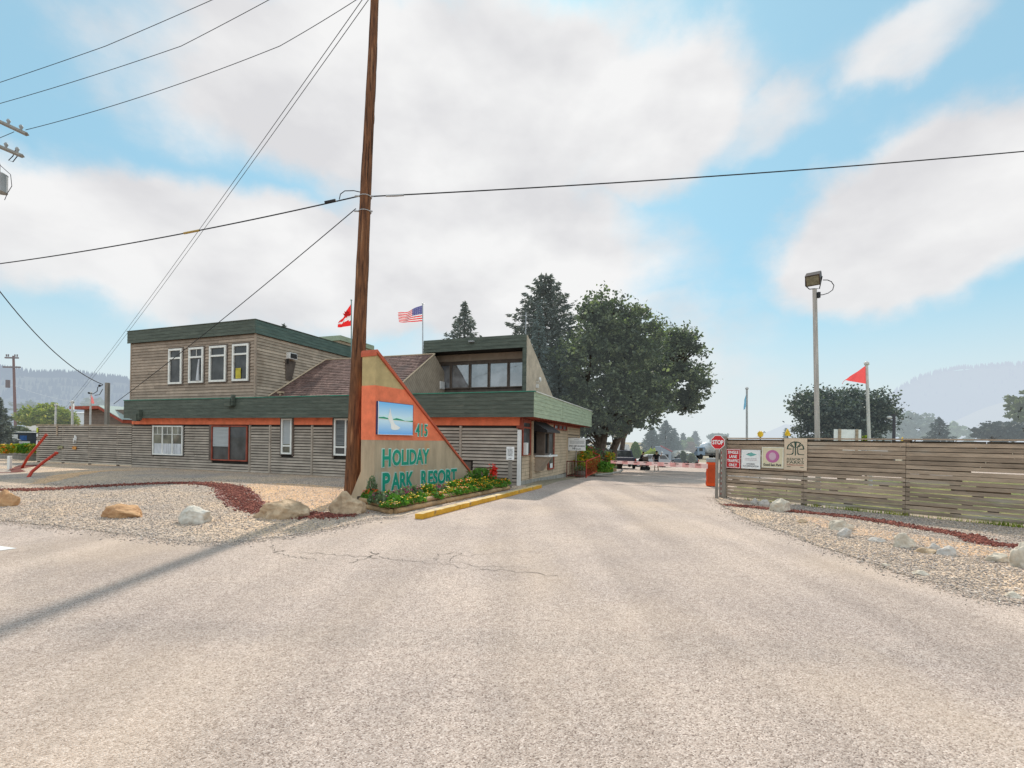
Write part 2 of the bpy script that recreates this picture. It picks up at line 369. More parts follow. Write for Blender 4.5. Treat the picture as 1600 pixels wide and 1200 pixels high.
so = bpy.data.objects.new('sun', sl); COL.objects.link(so); so.rotation_euler = (radians(-47), 0, radians(-1))
so.location = (0, 60, 60)
cd = bpy.data.cameras.new('camera'); co = bpy.data.objects.new('camera', cd); COL.objects.link(co)
cd.sensor_width = 36; cd.lens = 36*F/1600; cd.shift_x = 0; cd.shift_y = (688-600)/1600; cd.clip_end = 12000; cd.clip_start = .05
cr_, sr_ = cos(ROLL), sin(ROLL)
co.matrix_world = Matrix(((cr_, -sr_, 0, 0), (0, 0, -1, 0), (sr_, cr_, 0, EYE), (0, 0, 0, 1)))
sc.camera = co
sc.view_settings.view_transform = 'Standard'; sc.view_settings.look = 'None'; sc.view_settings.exposure = 0; sc.view_settings.gamma = 1

# ------------------------------------------------------------ ground materials
def aggregate(name, cols, vscale, patch, bump=.5, stain=None, pscale=.35):
    """loose or bound stones: per-cell colours, averaged tone drifting in patches"""
    m = bpy.data.materials.new(name); m.use_nodes = True
    nt = m.node_tree; N = nt.nodes; L = nt.links; b = N['Principled BSDF']; b.inputs['Roughness'].default_value = .9; b.inputs['Specular IOR Level'].default_value = .15
    tc = N.new('ShaderNodeTexCoord')
    vo = N.new('ShaderNodeTexVoronoi'); vo.inputs['Scale'].default_value = vscale; L.new(tc.outputs['Object'], vo.inputs['Vector'])
    sp = N.new('ShaderNodeSeparateColor'); L.new(vo.outputs['Color'], sp.inputs[0])
    rp = N.new('ShaderNodeValToRGB'); rp.color_ramp.interpolation = 'LINEAR'
    e = rp.color_ramp.elements
    for i, c in enumerate(cols):
        p = i/(len(cols)-1)
        k = e[0] if i == 0 else (e[-1] if i == len(cols)-1 else e.new(p)); k.position = p; k.color = (*c, 1)
    L.new(sp.outputs[0], rp.inputs[0])
    nz = N.new('ShaderNodeTexNoise'); nz.inputs['Scale'].default_value = pscale; nz.inputs['Detail'].default_value = 7; nz.inputs['Roughness'].default_value = .6
    L.new(tc.outputs['Object'], nz.inputs['Vector'])
    r2 = N.new('ShaderNodeValToRGB'); r2.color_ramp.elements[0].position = .36; r2.color_ramp.elements[1].position = .64
    r2.color_ramp.elements[0].color = (*patch[0], 1); r2.color_ramp.elements[1].color = (*patch[1], 1); L.new(nz.outputs['Fac'], r2.inputs[0])
    mx = N.new('ShaderNodeMix'); mx.data_type = 'RGBA'; mx.blend_type = 'MULTIPLY'; mx.inputs['Factor'].default_value = 1
    L.new(rp.outputs[0], mx.inputs['A']); L.new(r2.outputs[0], mx.inputs['B']); out = mx.outputs['Result']
    # medium mottling
    n2 = N.new('ShaderNodeTexNoise'); n2.inputs['Scale'].default_value = 14; n2.inputs['Detail'].default_value = 6; n2.inputs['Roughness'].default_value = .75; L.new(tc.outputs['Object'], n2.inputs['Vector'])
    mr = N.new('ShaderNodeMapRange'); mr.inputs['From Min'].default_value = .3; mr.inputs['From Max'].default_value = .7; mr.inputs['To Min'].default_value = .82; mr.inputs['To Max'].default_value = 1.18
    L.new(n2.outputs['Fac'], mr.inputs['Value'])
    s2 = N.new('ShaderNodeVectorMath'); s2.operation = 'SCALE'; L.new(out, s2.inputs[0]); L.new(mr.outputs[0], s2.inputs['Scale']); out = s2.outputs[0]
    if stain:
        n4 = N.new('ShaderNodeTexNoise'); n4.inputs['Scale'].default_value = stain[1]; n4.inputs['Detail'].default_value = 5
        mp = N.new('ShaderNodeMapping'); mp.inputs['Scale'].default_value = stain[3]; L.new(tc.outputs['Object'], mp.inputs[0]); L.new(mp.outputs[0], n4.inputs['Vector'])
        r4 = N.new('ShaderNodeMapRange'); r4.inputs['From Min'].default_value = stain[2]; r4.inputs['From Max'].default_value = stain[2]+.18; r4.inputs['To Max'].default_value = stain[4]; L.new(n4.outputs['Fac'], r4.inputs['Value'])
        m4 = N.new('ShaderNodeMix'); m4.data_type = 'RGBA'; L.new(r4.outputs[0], m4.inputs['Factor']); L.new(out, m4.inputs['A']); m4.inputs['B'].default_value = (*stain[0], 1); out = m4.outputs['Result']
    if name == 'asphalt':   # wheel-worn lanes running into the drive, and oil-darkened spots
        for sc_m, lo, hi, fa, fb in (((1.1, .09, 1), .36, .64, .87, 1.07), ((2.2, 1.6, 1), .66, .74, 1.0, .84)):
            n5 = N.new('ShaderNodeTexNoise'); n5.inputs['Scale'].default_value = 1; n5.inputs['Detail'].default_value = 4
            m5 = N.new('ShaderNodeMapping'); m5.inputs['Scale'].default_value = sc_m; m5.inputs['Rotation'].default_value = (0, 0, radians(12)); L.new(tc.outputs['Object'], m5.inputs[0]); L.new(m5.outputs[0], n5.inputs['Vector'])
            r5 = N.new('ShaderNodeMapRange'); r5.inputs['From Min'].default_value = lo; r5.inputs['From Max'].default_value = hi; r5.inputs['To Min'].default_value = fa; r5.inputs['To Max'].default_value = fb; L.new(n5.outputs['Fac'], r5.inputs['Value'])
            s5 = N.new('ShaderNodeVectorMath'); s5.operation = 'SCALE'; L.new(out, s5.inputs[0]); L.new(r5.outputs[0], s5.inputs['Scale']); out = s5.outputs[0]
    L.new(out, b.inputs['Base Color'])
    bp = N.new('ShaderNodeBump'); bp.inputs['Strength'].default_value = bump; bp.inputs['Distance'].default_value = .012
    L.new(vo.outputs['Distance'], bp.inputs['Height']); bp.invert = True; L.new(bp.outputs[0], b.inputs['Normal'])
    return m
M['asphalt'] = aggregate('asphalt', [(.20, .15, .125), (.405, .325, .275), (.465, .38, .325), (.52, .43, .37), (.67, .575, .51)], 120, ((.84, .83, .84), (1.08, 1.05, 1.02)), .5, stain=((.58, .44, .32), .4, .5, (1, .6, 1), .35))
M['gravel'] = aggregate('gravel', [(.19, .165, .15), (.39, .325, .275), (.50, .415, .34), (.60, .47, .36), (.72, .615, .53)], 34, ((.72, .74, .78), (1.15, 1.02, .85)), .9, pscale=.28)
M['gravel_tan'] = aggregate('gravel_tan', [(.24, .16, .1), (.54, .35, .22), (.64, .43, .27), (.70, .48, .31), (.80, .62, .46)], 34, ((.85, .85, .88), (1.1, 1.0, .85)), .9)
M['lava'] = aggregate('lava_rock', [(.05, .018, .014), (.16, .055, .045), (.22, .075, .06), (.13, .05, .04), (.34, .13, .1)], 28, ((.8, .8, .8), (1.2, 1.15, 1.1)), 1.0)
M['dirt'] = aggregate('dirt_ground', [(.2, .17, .13), (.3, .26, .2), (.34, .29, .23), (.3, .27, .2)], 12, ((.8, .85, .8), (1.1, 1.05, .95)), .4)
M['lawn'] = aggregate('lawn_green', [(.07, .085, .03), (.12, .14, .045), (.17, .175, .07), (.25, .22, .11)], 9, ((.8, .9, .7), (1.3, 1.15, .95)), .4)
M['soil'] = aggregate('bed_soil', [(.05, .035, .025), (.08, .06, .04), (.11, .08, .055)], 30, ((.8, .8, .8), (1.1, 1.1, 1.1)), .8)

def sheet(name, pts, zoff, m, label=None):
    """flat polygon that follows the fall of the ground"""
    bm = bmesh.new(); vs = [bm.verts.new((x, y, 0)) for x, y in pts]; bm.faces.new(vs)
    for yy in (20, 24, 28, 36, 44, 52, 60):
        bmesh.ops.bisect_plane(bm, geom=bm.verts[:]+bm.edges[:]+bm.faces[:], plane_co=(0, yy, 0), plane_no=(0, 1, 0))
    for xx in (-14, -4):
        bmesh.ops.bisect_plane(bm, geom=bm.verts[:]+bm.edges[:]+bm.faces[:], plane_co=(xx, 0, 0), plane_no=(1, 0, 0))
    bmesh.ops.triangulate(bm, faces=bm.faces[:])
    for v in bm.verts: v.co.z = gz(v.co.x, v.co.y)+zoff
    bmesh.ops.recalc_face_normals(bm, faces=bm.faces[:])
    for f in bm.faces:
        if f.normal.z < 0: f.normal_flip()
    me = bpy.data.meshes.new(name); bm.to_mesh(me); bm.free(); me.materials.append(m)
    o = bpy.data.objects.new(name, me); COL.objects.link(o); o['kind'] = 'structure'
    if label: o['label'] = label
    return o
def jag(pts, step=.5, amp=.06, closed=False):
    out = []
    for i in range(len(pts)-1):
        a = Vector((*pts[i], 0)); b = Vector((*pts[i+1], 0)); n = max(1, int((b-a).length/step)); t = (b-a).normalized(); nn = Vector((-t.y, t.x, 0))
        for k in range(n):
            p = a+(b-a)*(k/n)
            if k or i: p = p+nn*noise.noise(p*1.7)*amp*2+nn*random.uniform(-amp, amp)*.5
            out.append((p.x, p.y))
    out.append(pts[-1]); return out
def smooth_path(pts, n=8):
    P = [Vector((*p, 0)) for p in pts]; P = [2*P[0]-P[1]]+P+[2*P[-1]-P[-2]]; out = []
    for i in range(1, len(P)-2):
        for k in range(n):
            t = k/n; a, b, c, d = P[i-1:i+3]
            q = .5*((2*b)+(c-a)*t+(2*a-5*b+4*c-d)*t*t+(3*b-a-3*c+d)*t**3); out.append((q.x, q.y))
    out.append(pts[-1]); return out

S = 4000
sheet('ground', [(-S, -S), (S, -S), (S, S), (-S, S)], 0, M['dirt'])
# edges of the paving
L_edge = [(-60, 26.0), (-20, 12.55), G(0, 814), G(120, 825), G(230, 840), G(300, 846), G(370, 847), G(450, 838), G(520, 826), G(575, 812), (-2.45, 10.25)]
bed = [(-2.45, 10.25), (-.2, 16.2)]
R_edge = [(7.4, 15.5), G(1118, 780), G(1150, 803), G(1200, 824), G(1300, 860), G(1430, 903), G(1530, 929), G(1600, 943), (7.6, 3.6), (12, 1.5), (60, -15)]
road_pts = jag(smooth_path(L_edge[1:], 5), .35, .05)
rr = jag(smooth_path(R_edge, 6), .35, .05)
sheet('road', [(-60, 26.)]+road_pts+[(-.2, 16.2), (.55, 17.2), (1.15, 17.6), (4.55, 27.2), (4.2, 30), (-3, 46), (-30, 60), (-30, 75), (60, 75), (60, 40), (22, 29), (9.6, 20.5)]+rr+[(60, -40), (-60, -40)], .004, M['asphalt'])
# left yard gravel, right verge gravel, lawn beyond the right fence
fl = BF.w(-32, .3); fr = BF.w(.2, .2)
sheet('gravel_yard', [(-60, 26.03), (-60, 40), (-34, 38), (fl.x, fl.y), (fr.x, fr.y), (.55, 17.15), (-.18, 16.2), (-2.42, 10.28)]+[(x, y+.03) for x, y in road_pts[::-1]], .010, M['gravel'])
sheet('gravel_verge', [(x+.03, y) for x, y in rr[:-1]]+[(60, -14.9), (60, -5), (24, -2), (11.8, 9.6), (6.9, 15.0)], .010, M['gravel'])
sheet('lawn', [(7.2, 15.6), (11.6, 10.4), (24, -1), (60, -4), (60, 39.5), (23, 28.5), (9.8, 20.3)], .008, M['lawn'])
def band(name, pts, w, m, z=.018, amp=.05):
    P = smooth_path(pts, 10); W = w if isinstance(w, list) else [w]*len(pts); Lf = []; Rt = []
    for i, p in enumerate(P):
        a = P[max(0, i-1)]; b = P[min(len(P)-1, i+1)]; t = Vector((b[0]-a[0], b[1]-a[1], 0)).normalized(); n = Vector((-t.y, t.x, 0))
        k = i/(len(P)-1)*(len(pts)-1); j = min(int(k), len(pts)-2); ww = (W[j]+(W[j+1]-W[j])*(k-j))/2
        q = Vector((*p, 0)); Lf.append(q+n*(ww+random.uniform(-amp, amp))); Rt.append(q-n*(ww+random.uniform(-amp, amp)))
    V = [(v.x, v.y, gz(v.x, v.y)+z) for v in Lf+Rt]; n = len(Lf)
    o = mesh_obj(name, V, [(i+n, i+1+n, i+1, i) for i in range(n-1)], m); o['kind'] = 'structure'; return P
sheet('gravel_patch', jag([G(384, 757), G(440, 755), G(540, 762), G(556, 774), G(548, 792), G(500, 800), G(440, 798), G(410, 790), G(384, 772), G(384, 758)], .3, .06), .014, M['gravel_tan'])
band('gravel_patch', [G(60, 757), G(95, 746), G(150, 737), G(210, 735)], [.4, .9, .8, .2], M['gravel_tan'], .014, .12)
band('gravel_patch', [G(1250, 808), G(1330, 828), G(1440, 845), G(1600, 874)], [.4, .9, 1.1, 1.0], M['gravel_tan'], .014, .12)
p1 = band('lava_path', [(-24, 12.6), G(0, 766), G(80, 765), G(180, 759), G(270, 755.5), G(330, 757), G(360, 763), G(372, 775), G(398, 795), G(470, 806), G(540, 806)], [.5, .42, .42, .42, .42, .6, .9, 1.05, .75, .28, .2], M['lava'])
p2 = band('lava_path', [(-30, 21), G(0, 739), G(25, 733), G(48, 727.5), G(70, 727)], [.4, .4, .4, .9, .6], M['lava'])
p3 = band('lava_path', [G(1140, 790), G(1180, 794), G(1240, 800), G(1330, 809), G(1420, 823), G(1510, 839), G(1600, 856), (13.5, 7.0)], [.12, .2, .3, .35, .4, .42, .45, .5], M['lava'])
# white painted line on the street, cracks in the old asphalt
b_ = MB(); q = [G(-40, 853.5), G(0, 854), G(27, 857.5), G(0, 861), G(-40, 862)]
b_.poly([(x, y, .009) for x, y in q]); tag(b_.add('lane_marking', M['white']), kind='structure')
def crack(pts, w):
    P = [Vector((*G(*p), .0085)) for p in pts]; Q = []
    for i in range(len(P)-1):
        for k in range(7):
            q = P[i].lerp(P[i+1], k/7)
            if k: q = q+Vector((random.uniform(-.04, .04), random.uniform(-.07, .07), 0))
            Q.append(q)
    V = []; Fc = []
    for i, q in enumerate(Q):
        t = (Q[min(i+1, len(Q)-1)]-Q[max(i-1, 0)]); t.z = 0; t.normalize(); n = Vector((-t.y, t.x, 0)); h = w*random.uniform(.3, 1.2)
        V += [q+n*h, q-n*h]
        if i: Fc.append((2*i-2, 2*i-1, 2*i+1, 2*i))
    return V, Fc
bc = MB()
for pts, w in [([(425, 852), (432, 862), (445, 861), (428, 864), (450, 868), (480, 874), (500, 877)], .007), ([(460, 863), (510, 867), (560, 870), (600, 874)], .006),
               ([(545, 880), (575, 871), (592, 866), (578, 862)], .011), ([(592, 870), (640, 877), (700, 882), (735, 890), (800, 893), (880, 902)], .006),
               ([(680, 876), (684, 866), (720, 864), (700, 878)], .007), ([(720, 868), (770, 867), (810, 862), (850, 864)], .005), ([(700, 878), (760, 886), (830, 887)], .004)]:
    bc._a(*crack(pts, w))
tag(bc.add('road_crack', mat('crack_dark', (.19, .16, .135), .95, .2, 5)), kind='structure')

# ------------------------------------------------------------ loose stones
def stones(name, n, sampler, size, m, zo, label, cat):
    base = np.array([(1, 0, 0), (0, 1, 0), (-1, 0, 0), (0, -1, 0), (0, 0, 1), (0, 0, -1)], float)
    tri = np.array([(0, 1, 4), (1, 2, 4), (2, 3, 4), (3, 0, 4), (1, 0, 5), (2, 1, 5), (3, 2, 5), (0, 3, 5)])
    P = sampler(n); n = len(P)
    s = size*RNG.lognormal(0, .35, (n, 1, 1)); sh = RNG.uniform(.6, 1.3, (n, 6, 1)); aniso = RNG.uniform(.6, 1.2, (n, 1, 3)); aniso[:, :, 2] *= .7
    V = base[None]*sh*aniso*s; a = RNG.uniform(0, 2*pi, n); c, s_ = np.cos(a), np.sin(a)
    x = V[:, :, 0]*c[:, None]-V[:, :, 1]*s_[:, None]; y = V[:, :, 0]*s_[:, None]+V[:, :, 1]*c[:, None]
    V = np.stack([x, y, V[:, :, 2]], 2); V[:, :, 0] += P[:, 0:1]; V[:, :, 1] += P[:, 1:2]; V[:, :, 2] += zo+.3*size
    me = bpy.data.meshes.new(name); me.vertices.add(n*6); me.vertices.foreach_set('co', V.reshape(-1).astype(np.float32))
    T = (tri[None]+(np.arange(n)*6)[:, None, None]).reshape(-1).astype(np.int32)
    me.loops.add(len(T)); me.loops.foreach_set('vertex_index', T); me.polygons.add(len(T)//3); me.polygons.foreach_set('loop_start', np.arange(0, len(T), 3, dtype=np.int32))
    me.materials.append(m); me.update(calc_edges=True); me.validate()
    o = bpy.data.objects.new(name, me); COL.objects.link(o); tag(o, label, cat, kind='stuff'); return o
def ramp_island(name, cols):
    m = bpy.data.materials.new(name); m.use_nodes = True; nt = m.node_tree; N = nt.nodes; L = nt.links
    b = N['Principled BSDF']; b.inputs['Roughness'].default_value = .85; b.inputs['Specular IOR Level'].default_value = .2
    g = N.new('ShaderNodeNewGeometry'); rp = N.new('ShaderNodeValToRGB'); e = rp.color_ramp.elements
    for i, c in enumerate(cols):
        p = i/(len(cols)-1); k = e[0] if i == 0 else (e[-1] if i == len(cols)-1 else e.new(p)); k.position = p; k.color = (*c, 1)
    L.new(g.outputs['Random Per Island'], rp.inputs[0]); L.new(rp.outputs[0], b.inputs['Base Color']); return m
mg = ramp_island('gravel_stone', [(.21, .18, .165), (.39, .325, .285), (.50, .415, .345), (.60, .465, .36), (.74, .635, .56)])
ml = ramp_island('lava_stone', [(.07, .02, .015), (.16, .045, .035), (.22, .07, .05), (.33, .12, .08)])
from mathutils.geometry import intersect_point_tri_2d
def inside(poly, x, y):
    px = np.array([p[0] for p in poly]); py = np.array([p[1] for p in poly]); c = np.zeros(len(x), bool); j = len(px)-1
    for i in range(len(px)):
        cond = ((py[i] > y) != (py[j] > y)) & (x < (px[j]-px[i])*(y-py[i])/(py[j]-py[i]+1e-12)+px[i]); c ^= cond; j = i
    return c
yardp = [(-14, 19)]+[(fr.x-.4, fr.y-.2), (-1.0, 16.), (-2.6, 10.35)]+[(x, y-.06) for x, y in road_pts[::-1] if x > -16]+[(-18, 12)]
vergep = [(x-.05, y) for x, y in rr if x < 9]+[(12.2, 8.8), (6.9, 14.6)]
def samp(poly, bb, near):
    def f(n):
        x = RNG.uniform(bb[0], bb[1], n*4); y = RNG.uniform(bb[2], bb[3], n*4)
        k = inside(poly, x, y) & (RNG.random(n*4) < np.clip((near/y)**1.6, 0, 1)); P = np.stack([x, y], 1)[k]; return P[:n]
    return f
stones('yard_gravel', 42000, samp(yardp, (-17, .3, 7.4, 19), 10.), .0125, mg, .012, 'loose grey and tan gravel stones spread over the left yard', 'gravel')
stones('verge_gravel', 38000, samp(vergep, (5.1, 12.5, 4.5, 15), 7.5), .012, mg, .012, 'loose grey gravel stones along the verge below the right fence', 'gravel')
def path_samp(P, w):
    P = np.array(P)
    def f(n):
        i = RNG.integers(0, len(P)-1, n); t = RNG.random(n)[:, None]; q = P[i]*(1-t)+P[i+1]*t
        return q+RNG.normal(0, w/2.6, (n, 2))
    return f
stones('lava_gravel', 9000, path_samp([p for p in p1 if p[0] > -16], .5), .022, ml, .02, 'dark red lava stones lining the curved path in the left yard', 'lava rock')
stones('lava_gravel', 5000, path_samp(p3, .3), .02, ml, .02, 'dark red lava stones in a line below the right fence', 'lava rock')
# loose grit washed onto the asphalt along both edges
def edge_samp(poly, w):
    P = np.array(poly)
    def f(n):
        i = RNG.integers(0, len(P)-1, n); t = RNG.random(n)[:, None]; q = P[i]*(1-t)+P[i+1]*t
        q = q+RNG.normal(0, w, (n, 2)); return q
    return f
stones('edge_grit', 5000, edge_samp([p for p in road_pts if p[0] > -12], .16), .011, mg, .006, 'fine grit scattered along the left edge of the asphalt', 'grit')
stones('edge_grit', 5000, edge_samp([p for p in rr if p[0] < 9], .16), .010, mg, .006, 'fine grit scattered along the right edge of the asphalt', 'grit')
# ------------------------------------------------------------ gatehouse building
B0 = root('gatehouse', 'long tan and dark green resort office with slatted lower wall and two-storey left block', 'building', (BF.o[0], BF.o[1], 0), BF.rz)
XL, XR, YF, YB = -21.75, .67, -.35, 11.1
ZS, ZT = 2.58, 3.48
def window(name, fm, pm, x0, x1, z0, z1, y, mull=(), bars=(), fr=.06, dep=.07, parent=None, extra=None, grille=None):
    """framed window facing -y at depth y; mull = vertical mullion xs, bars = horizontal zs"""
    b = MB()
    b.box(x0, x0+fr, y-dep, y, z0, z1).box(x1-fr, x1, y-dep, y, z0, z1).box(x0+fr, x1-fr, y-dep, y, z0, z0+fr).box(x0+fr, x1-fr, y-dep, y, z1-fr, z1)
    for k in mull: b.box(k-fr*.45, k+fr*.45, y-dep+.004, y, z0+fr, z1-fr)
    for k in bars: b.box(x0+fr, x1-fr, y-dep+.007, y, k-fr*.45, k+fr*.45)
    if grille:
        for k in grille[0]: b.box(k-.012, k+.012, y-.04, y-.022, grille[2], grille[3])
        for k in grille[1]: b.box(x0+fr, x1-fr, y-.043, y-.02, k-.012, k+.012)
    w = b.add(name, fm, parent or B0)
    MB().box(x0+fr*.5, x1-fr*.5, y-.018, y-.002, z0+fr*.5, z1-fr*.5).add('pane', pm, w)
    if extra: extra(w, y)
    return w
# lower walls
low_wins = [(-20.06, -17.86, .69, 2.19), (-15.85, -13.53, .52, 2.21), (-11.47, -10.87, .92, 2.54), (-8.51, -7.3, .93, 2.54)]
b = MB(); b.box(-21.7, 0, .04, .3, .0, ZS).box(-21.7, -21.4, .3, 11, 0, ZS)
b.add('core_wall', M['slatdark'], B0)
def slats(b, x0, x1, z0, z1, pitch, hgt, y, wins=(), dep=.035, lens=2.44, jit=.004):
    z = z0+.02
    while z+hgt < z1+.01:
        segs = [(x0, x1)]
        for (a, c, u, v) in wins:
            if z+hgt > u-.05 and z < v+.04:
                ns = []
                for s in segs:
                    if c+.05 <= s[0] or a-.05 >= s[1]: ns.append(s)
                    else:
                        if a-.05 > s[0]: ns.append((s[0], a-.05))
                        if c+.05 < s[1]: ns.append((c+.05, s[1]))
                segs = ns
        for s in segs:
            x = s[0]
            while x < s[1]-.01:
                e = min(s[1], floor(x/lens+1.0001)*lens); e = e if e > x+.02 else min(s[1], x+lens)
                dz = random.uniform(-jit, jit); dy = random.uniform(-.004, .004)
                # louvre-like board: top edge leans back, bottom edge proud
                b._a([(x, y-dep+dy, z+dz), (e-.006, y-dep+dy, z+dz), (e-.006, y+dy, z+dz), (x, y+dy, z+dz),
                      (x, y-dep*.35+dy, z+hgt+dz), (e-.006, y-dep*.35+dy, z+hgt+dz), (e-.006, y+dy, z+hgt+dz), (x, y+dy, z+hgt+dz)],
                     [(3, 2, 1, 0), (4, 5, 6, 7), (0, 1, 5, 4), (1, 2, 6, 5), (2, 3, 7, 6), (3, 0, 4, 7)])
                x = e
        z += pitch
b = MB(); slats(b, -21.75, -.06, .0, 2.26, .128, .094, .03, low_wins+[(-2.75, -1.95, 0, .87)], dep=.06)
for x in (-12.2, -9.76, -4.88, -2.44, -14.64 + 1.2): b.box(x-.045, x+.045, -.04, .03, .02, 2.24)
b.add('slatted_cladding', M['slat'], B0)
MB().box(-2.72, -1.98, -.03, .04, .02, .84).add('access_panel', M['browntrim'], B0)
b = MB()
for s in [(-21.75, -11.55), (-10.8, -8.6), (-7.2, 0)]: b.box(s[0], s[1], -.035, .04, 2.26, ZS)
b.add('orange_band', M['orange'], B0)
# side wall towards the drive
b = MB()
z = .1
b.prism([(0.04, 0.16), (10.95, -.12), (10.95, ZS), (.04, ZS)], -.3, -.02, 'x')
b.add('side_wall_core', M['gap'], B0)
b = MB(); z = -.1
while z < ZS-.05:
    z1 = min(z+.145, ZS)
    for (a, c) in [(.06, 7.78), (7.9, 10.95)]:
        if z > -.05-.0 or a > 3: b._a([(0, a, z), (0, c, z), (-.014, c, z1-.012), (-.014, a, z1-.012), (-.02, a, z), (-.02, c, z)], [(0, 1, 2, 3), (4, 5, 1, 0)])
    z = z1
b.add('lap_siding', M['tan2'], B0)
MB().box(-.02, .025, 7.78, 7.9, -.3, ZS).add('corner_board', M['tan2'], B0); MB().box(-.04, .03, 10.9, 11.0, -.35, ZS).add('corner_board', M['tan2'], B0)
b = MB()
for i in range(20):
    y0 = .1+i*.4
    if y0 < 7.6: b.box(-.3, .035, y0, y0+.385, -.45, .17-.022*y0-.01)
b.add('block_footing', M['concrete'], B0)
b = MB().box(-.05, .07, -.1, .03, .0, 2.1)
b.add('corner_post', M['white'], B0)
MB().box(-.1, .1, -.07, .1, 2.15, 2.26).box(-.02, .08, .03, .14, 2.1, ZS).add('corner_cap', M['redtrim'], B0)
# fascia / flat roof
b = MB(); b.box(XL, XR-.02, YF, YB, ZS+.06, ZT-.03); b.add('roof_slab', M['browntrim'], B0)
def boards(b, x0, x1, y, z0, z1, n, th=.03):
    h = (z1-z0)/n
    for i in range(n):
        b._a([(x0, y, z0+i*h), (x1, y, z0+i*h), (x1, y+.012, z0+(i+1)*h), (x0, y+.012, z0+(i+1)*h), (x0, y+th, z0+i*h), (x1, y+th, z0+i*h), (x1, y+th, z0+(i+1)*h), (x0, y+th, z0+(i+1)*h)],
             [(0, 1, 2, 3), (4, 5, 1, 0), (3, 2, 6, 7), (0, 3, 7, 4), (1, 5, 6, 2)])
b = MB(); boards(b, XL-.05, XR, YF-.05, ZS-.02, ZT, 6); f1 = b.add('front_fascia', M['green'], B0)
b = MB()
n = 6; h = (ZT-ZS+.02)/n
for (ya, yb) in [(YF-.05, 3.9), (3.93, 8.2), (8.22, YB)]:
    for i in range(n):
        z = ZS-.02+i*h
        b._a([(XR+.03, ya, z), (XR+.03, yb, z), (XR+.018, yb, z+h), (XR+.018, ya, z+h), (XR, ya, z), (XR, yb, z), (XR, yb, z+h), (XR, ya, z+h)], [(0, 1, 2, 3), (4, 5, 1, 0), (3, 2, 6, 7), (0, 3, 7, 4), (1, 5, 6, 2)])
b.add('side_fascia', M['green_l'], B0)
MB().box(XL-.07, XR+.05, YF-.075, YF+.05, ZT, ZT+.035).add('roof_edge', M['cap'], B0)
MB().box(XR-.04, XR+.06, YF+.06, YB+.03, ZT, ZT+.03).add('roof_edge', M['white'], B0)
# exposed rafters under the side soffit
b = MB()
for i in range(26): b.box(.0, XR-.01, .2+i*.42, .26+i*.42, ZS-.06, ZS+.06)
b.box(-.02, .04, 0.03, 10.95, ZS-.12, ZS-.06)
b.add('soffit_rafter', M['redtrim'], B0)
# downspout outlets on the fascia
for (px, py) in [(360, 627), (215, 650)]:
    a, z = BF.front(px, py, YF-.1)
    b = MB(); b.bev(a-.17, a+.17, YF-.28, YF-.05, z-.26, z+.12, .02); b.box(a+.17, a+.27, YF-.22, YF-.06, z-.2, z+.3); b.add('rain_scupper', M['green'], B0)
# lower windows
wn = window('window', M['trim'], M['glassmid'], -20.06, -17.86, .69, 2.19, -.03, (-19.33, -18.6), (), .065, .06,
            grille=([-19.7, -18.97, -18.2], [1.75], 1.75, 2.13))
MB().box(-19.98, -17.94, -.055, -.05, .76, 1.28).add('curtain', M['curtain'], wn)
wn = window('window', M['redtrim'], M['glassdark'], -15.85, -13.53, .52, 2.21, -.03, (-14.69,), (), .055, .07)
MB().box(-15.78, -14.74, -.057, -.052, 1.2, 2.13).add('blind', M['blind'], wn)
wn = window('window', M['trim'], M['glassmid'], -11.47, -10.87, .92, 2.54, -.02, (), (1.3,), .075, .07)
MB().box(-11.38, -10.96, -.045, -.04, 1.38, 2.45).add('blind', M['blind'], wn)
wn = window('window', M['trim'], M['glassdark'], -8.51, -7.3, .93, 2.54, -.02, (-7.9,), (1.3,), .075, .07)
MB().box(-8.42, -7.4, -.045, -.04, 1.38, 2.3).add('blind', mat('blind_dark', (.16, .17, .17), .7, .3, 3, stretch=(.3, .3, 14)), wn)
for cx_ in [(-11.56, -11.48, .84, ZS-.01), (-10.86, -10.78, .84, ZS-.01), (-8.62, -8.52, .84, ZS-.01), (-7.29, -7.2, .84, ZS-.01), (-16.05, -15.86, .5, 2.24), (-20.16, -20.07, .6, 2.24)]:
    MB().box(cx_[0], cx_[1], -.06, .03, cx_[2], cx_[3]).add('window_casing', M['browntrim'], B0)
# two-storey block
UX0, UX1, UZ0, UZ1 = -21.9, -13.17, ZT+.04, 6.56
MB().box(UX0+.02, UX1-.02, .02, 7.6, ZT-.02, UZ1+.1).add('upper_wall', M['gap'], B0)
def laps(b, x0, x1, y, z0, z1, pitch, proud=.02, joints=3.66):
    z = z0; r = 0
    while z < z1-.01:
        e = min(z+pitch, z1); x = x0; off = (r*1.37) % joints; ef = e-.013
        while x < x1-.01:
            xe = min(x1, x0+off if x == x0 and off > .2 else x+joints)
            b._a([(x, y-proud, z), (xe-.004, y-proud, z), (xe-.004, y-.006, ef), (x, y-.006, ef), (x, y+.01, z), (xe-.004, y+.01, z)], [(0, 1, 2, 3), (4, 5, 1, 0)])
            x = xe
        z = e; r += 1
b = MB(); laps(b, UX0, UX1, 0, UZ0, UZ1, .15, .034); b.add('upper_siding', M['tan'], B0)
b = MB(); c = MB(); laps(c, .0, 7.62, 0, UZ0, UZ1, .15, .034)
c.v = [(UX1-y, x, z) for x, y, z in c.v]; c.f = [tuple(f) for f in c.f]
c.add('upper_side_siding', mat('tan_siding_lit', (.46, .375, .285), .85, .1, 2.2, .25, 30, island=.18, dirt=((.22, .17, .125), 1.1, .58)), B0)  # paler copy of the front siding paints light onto this face
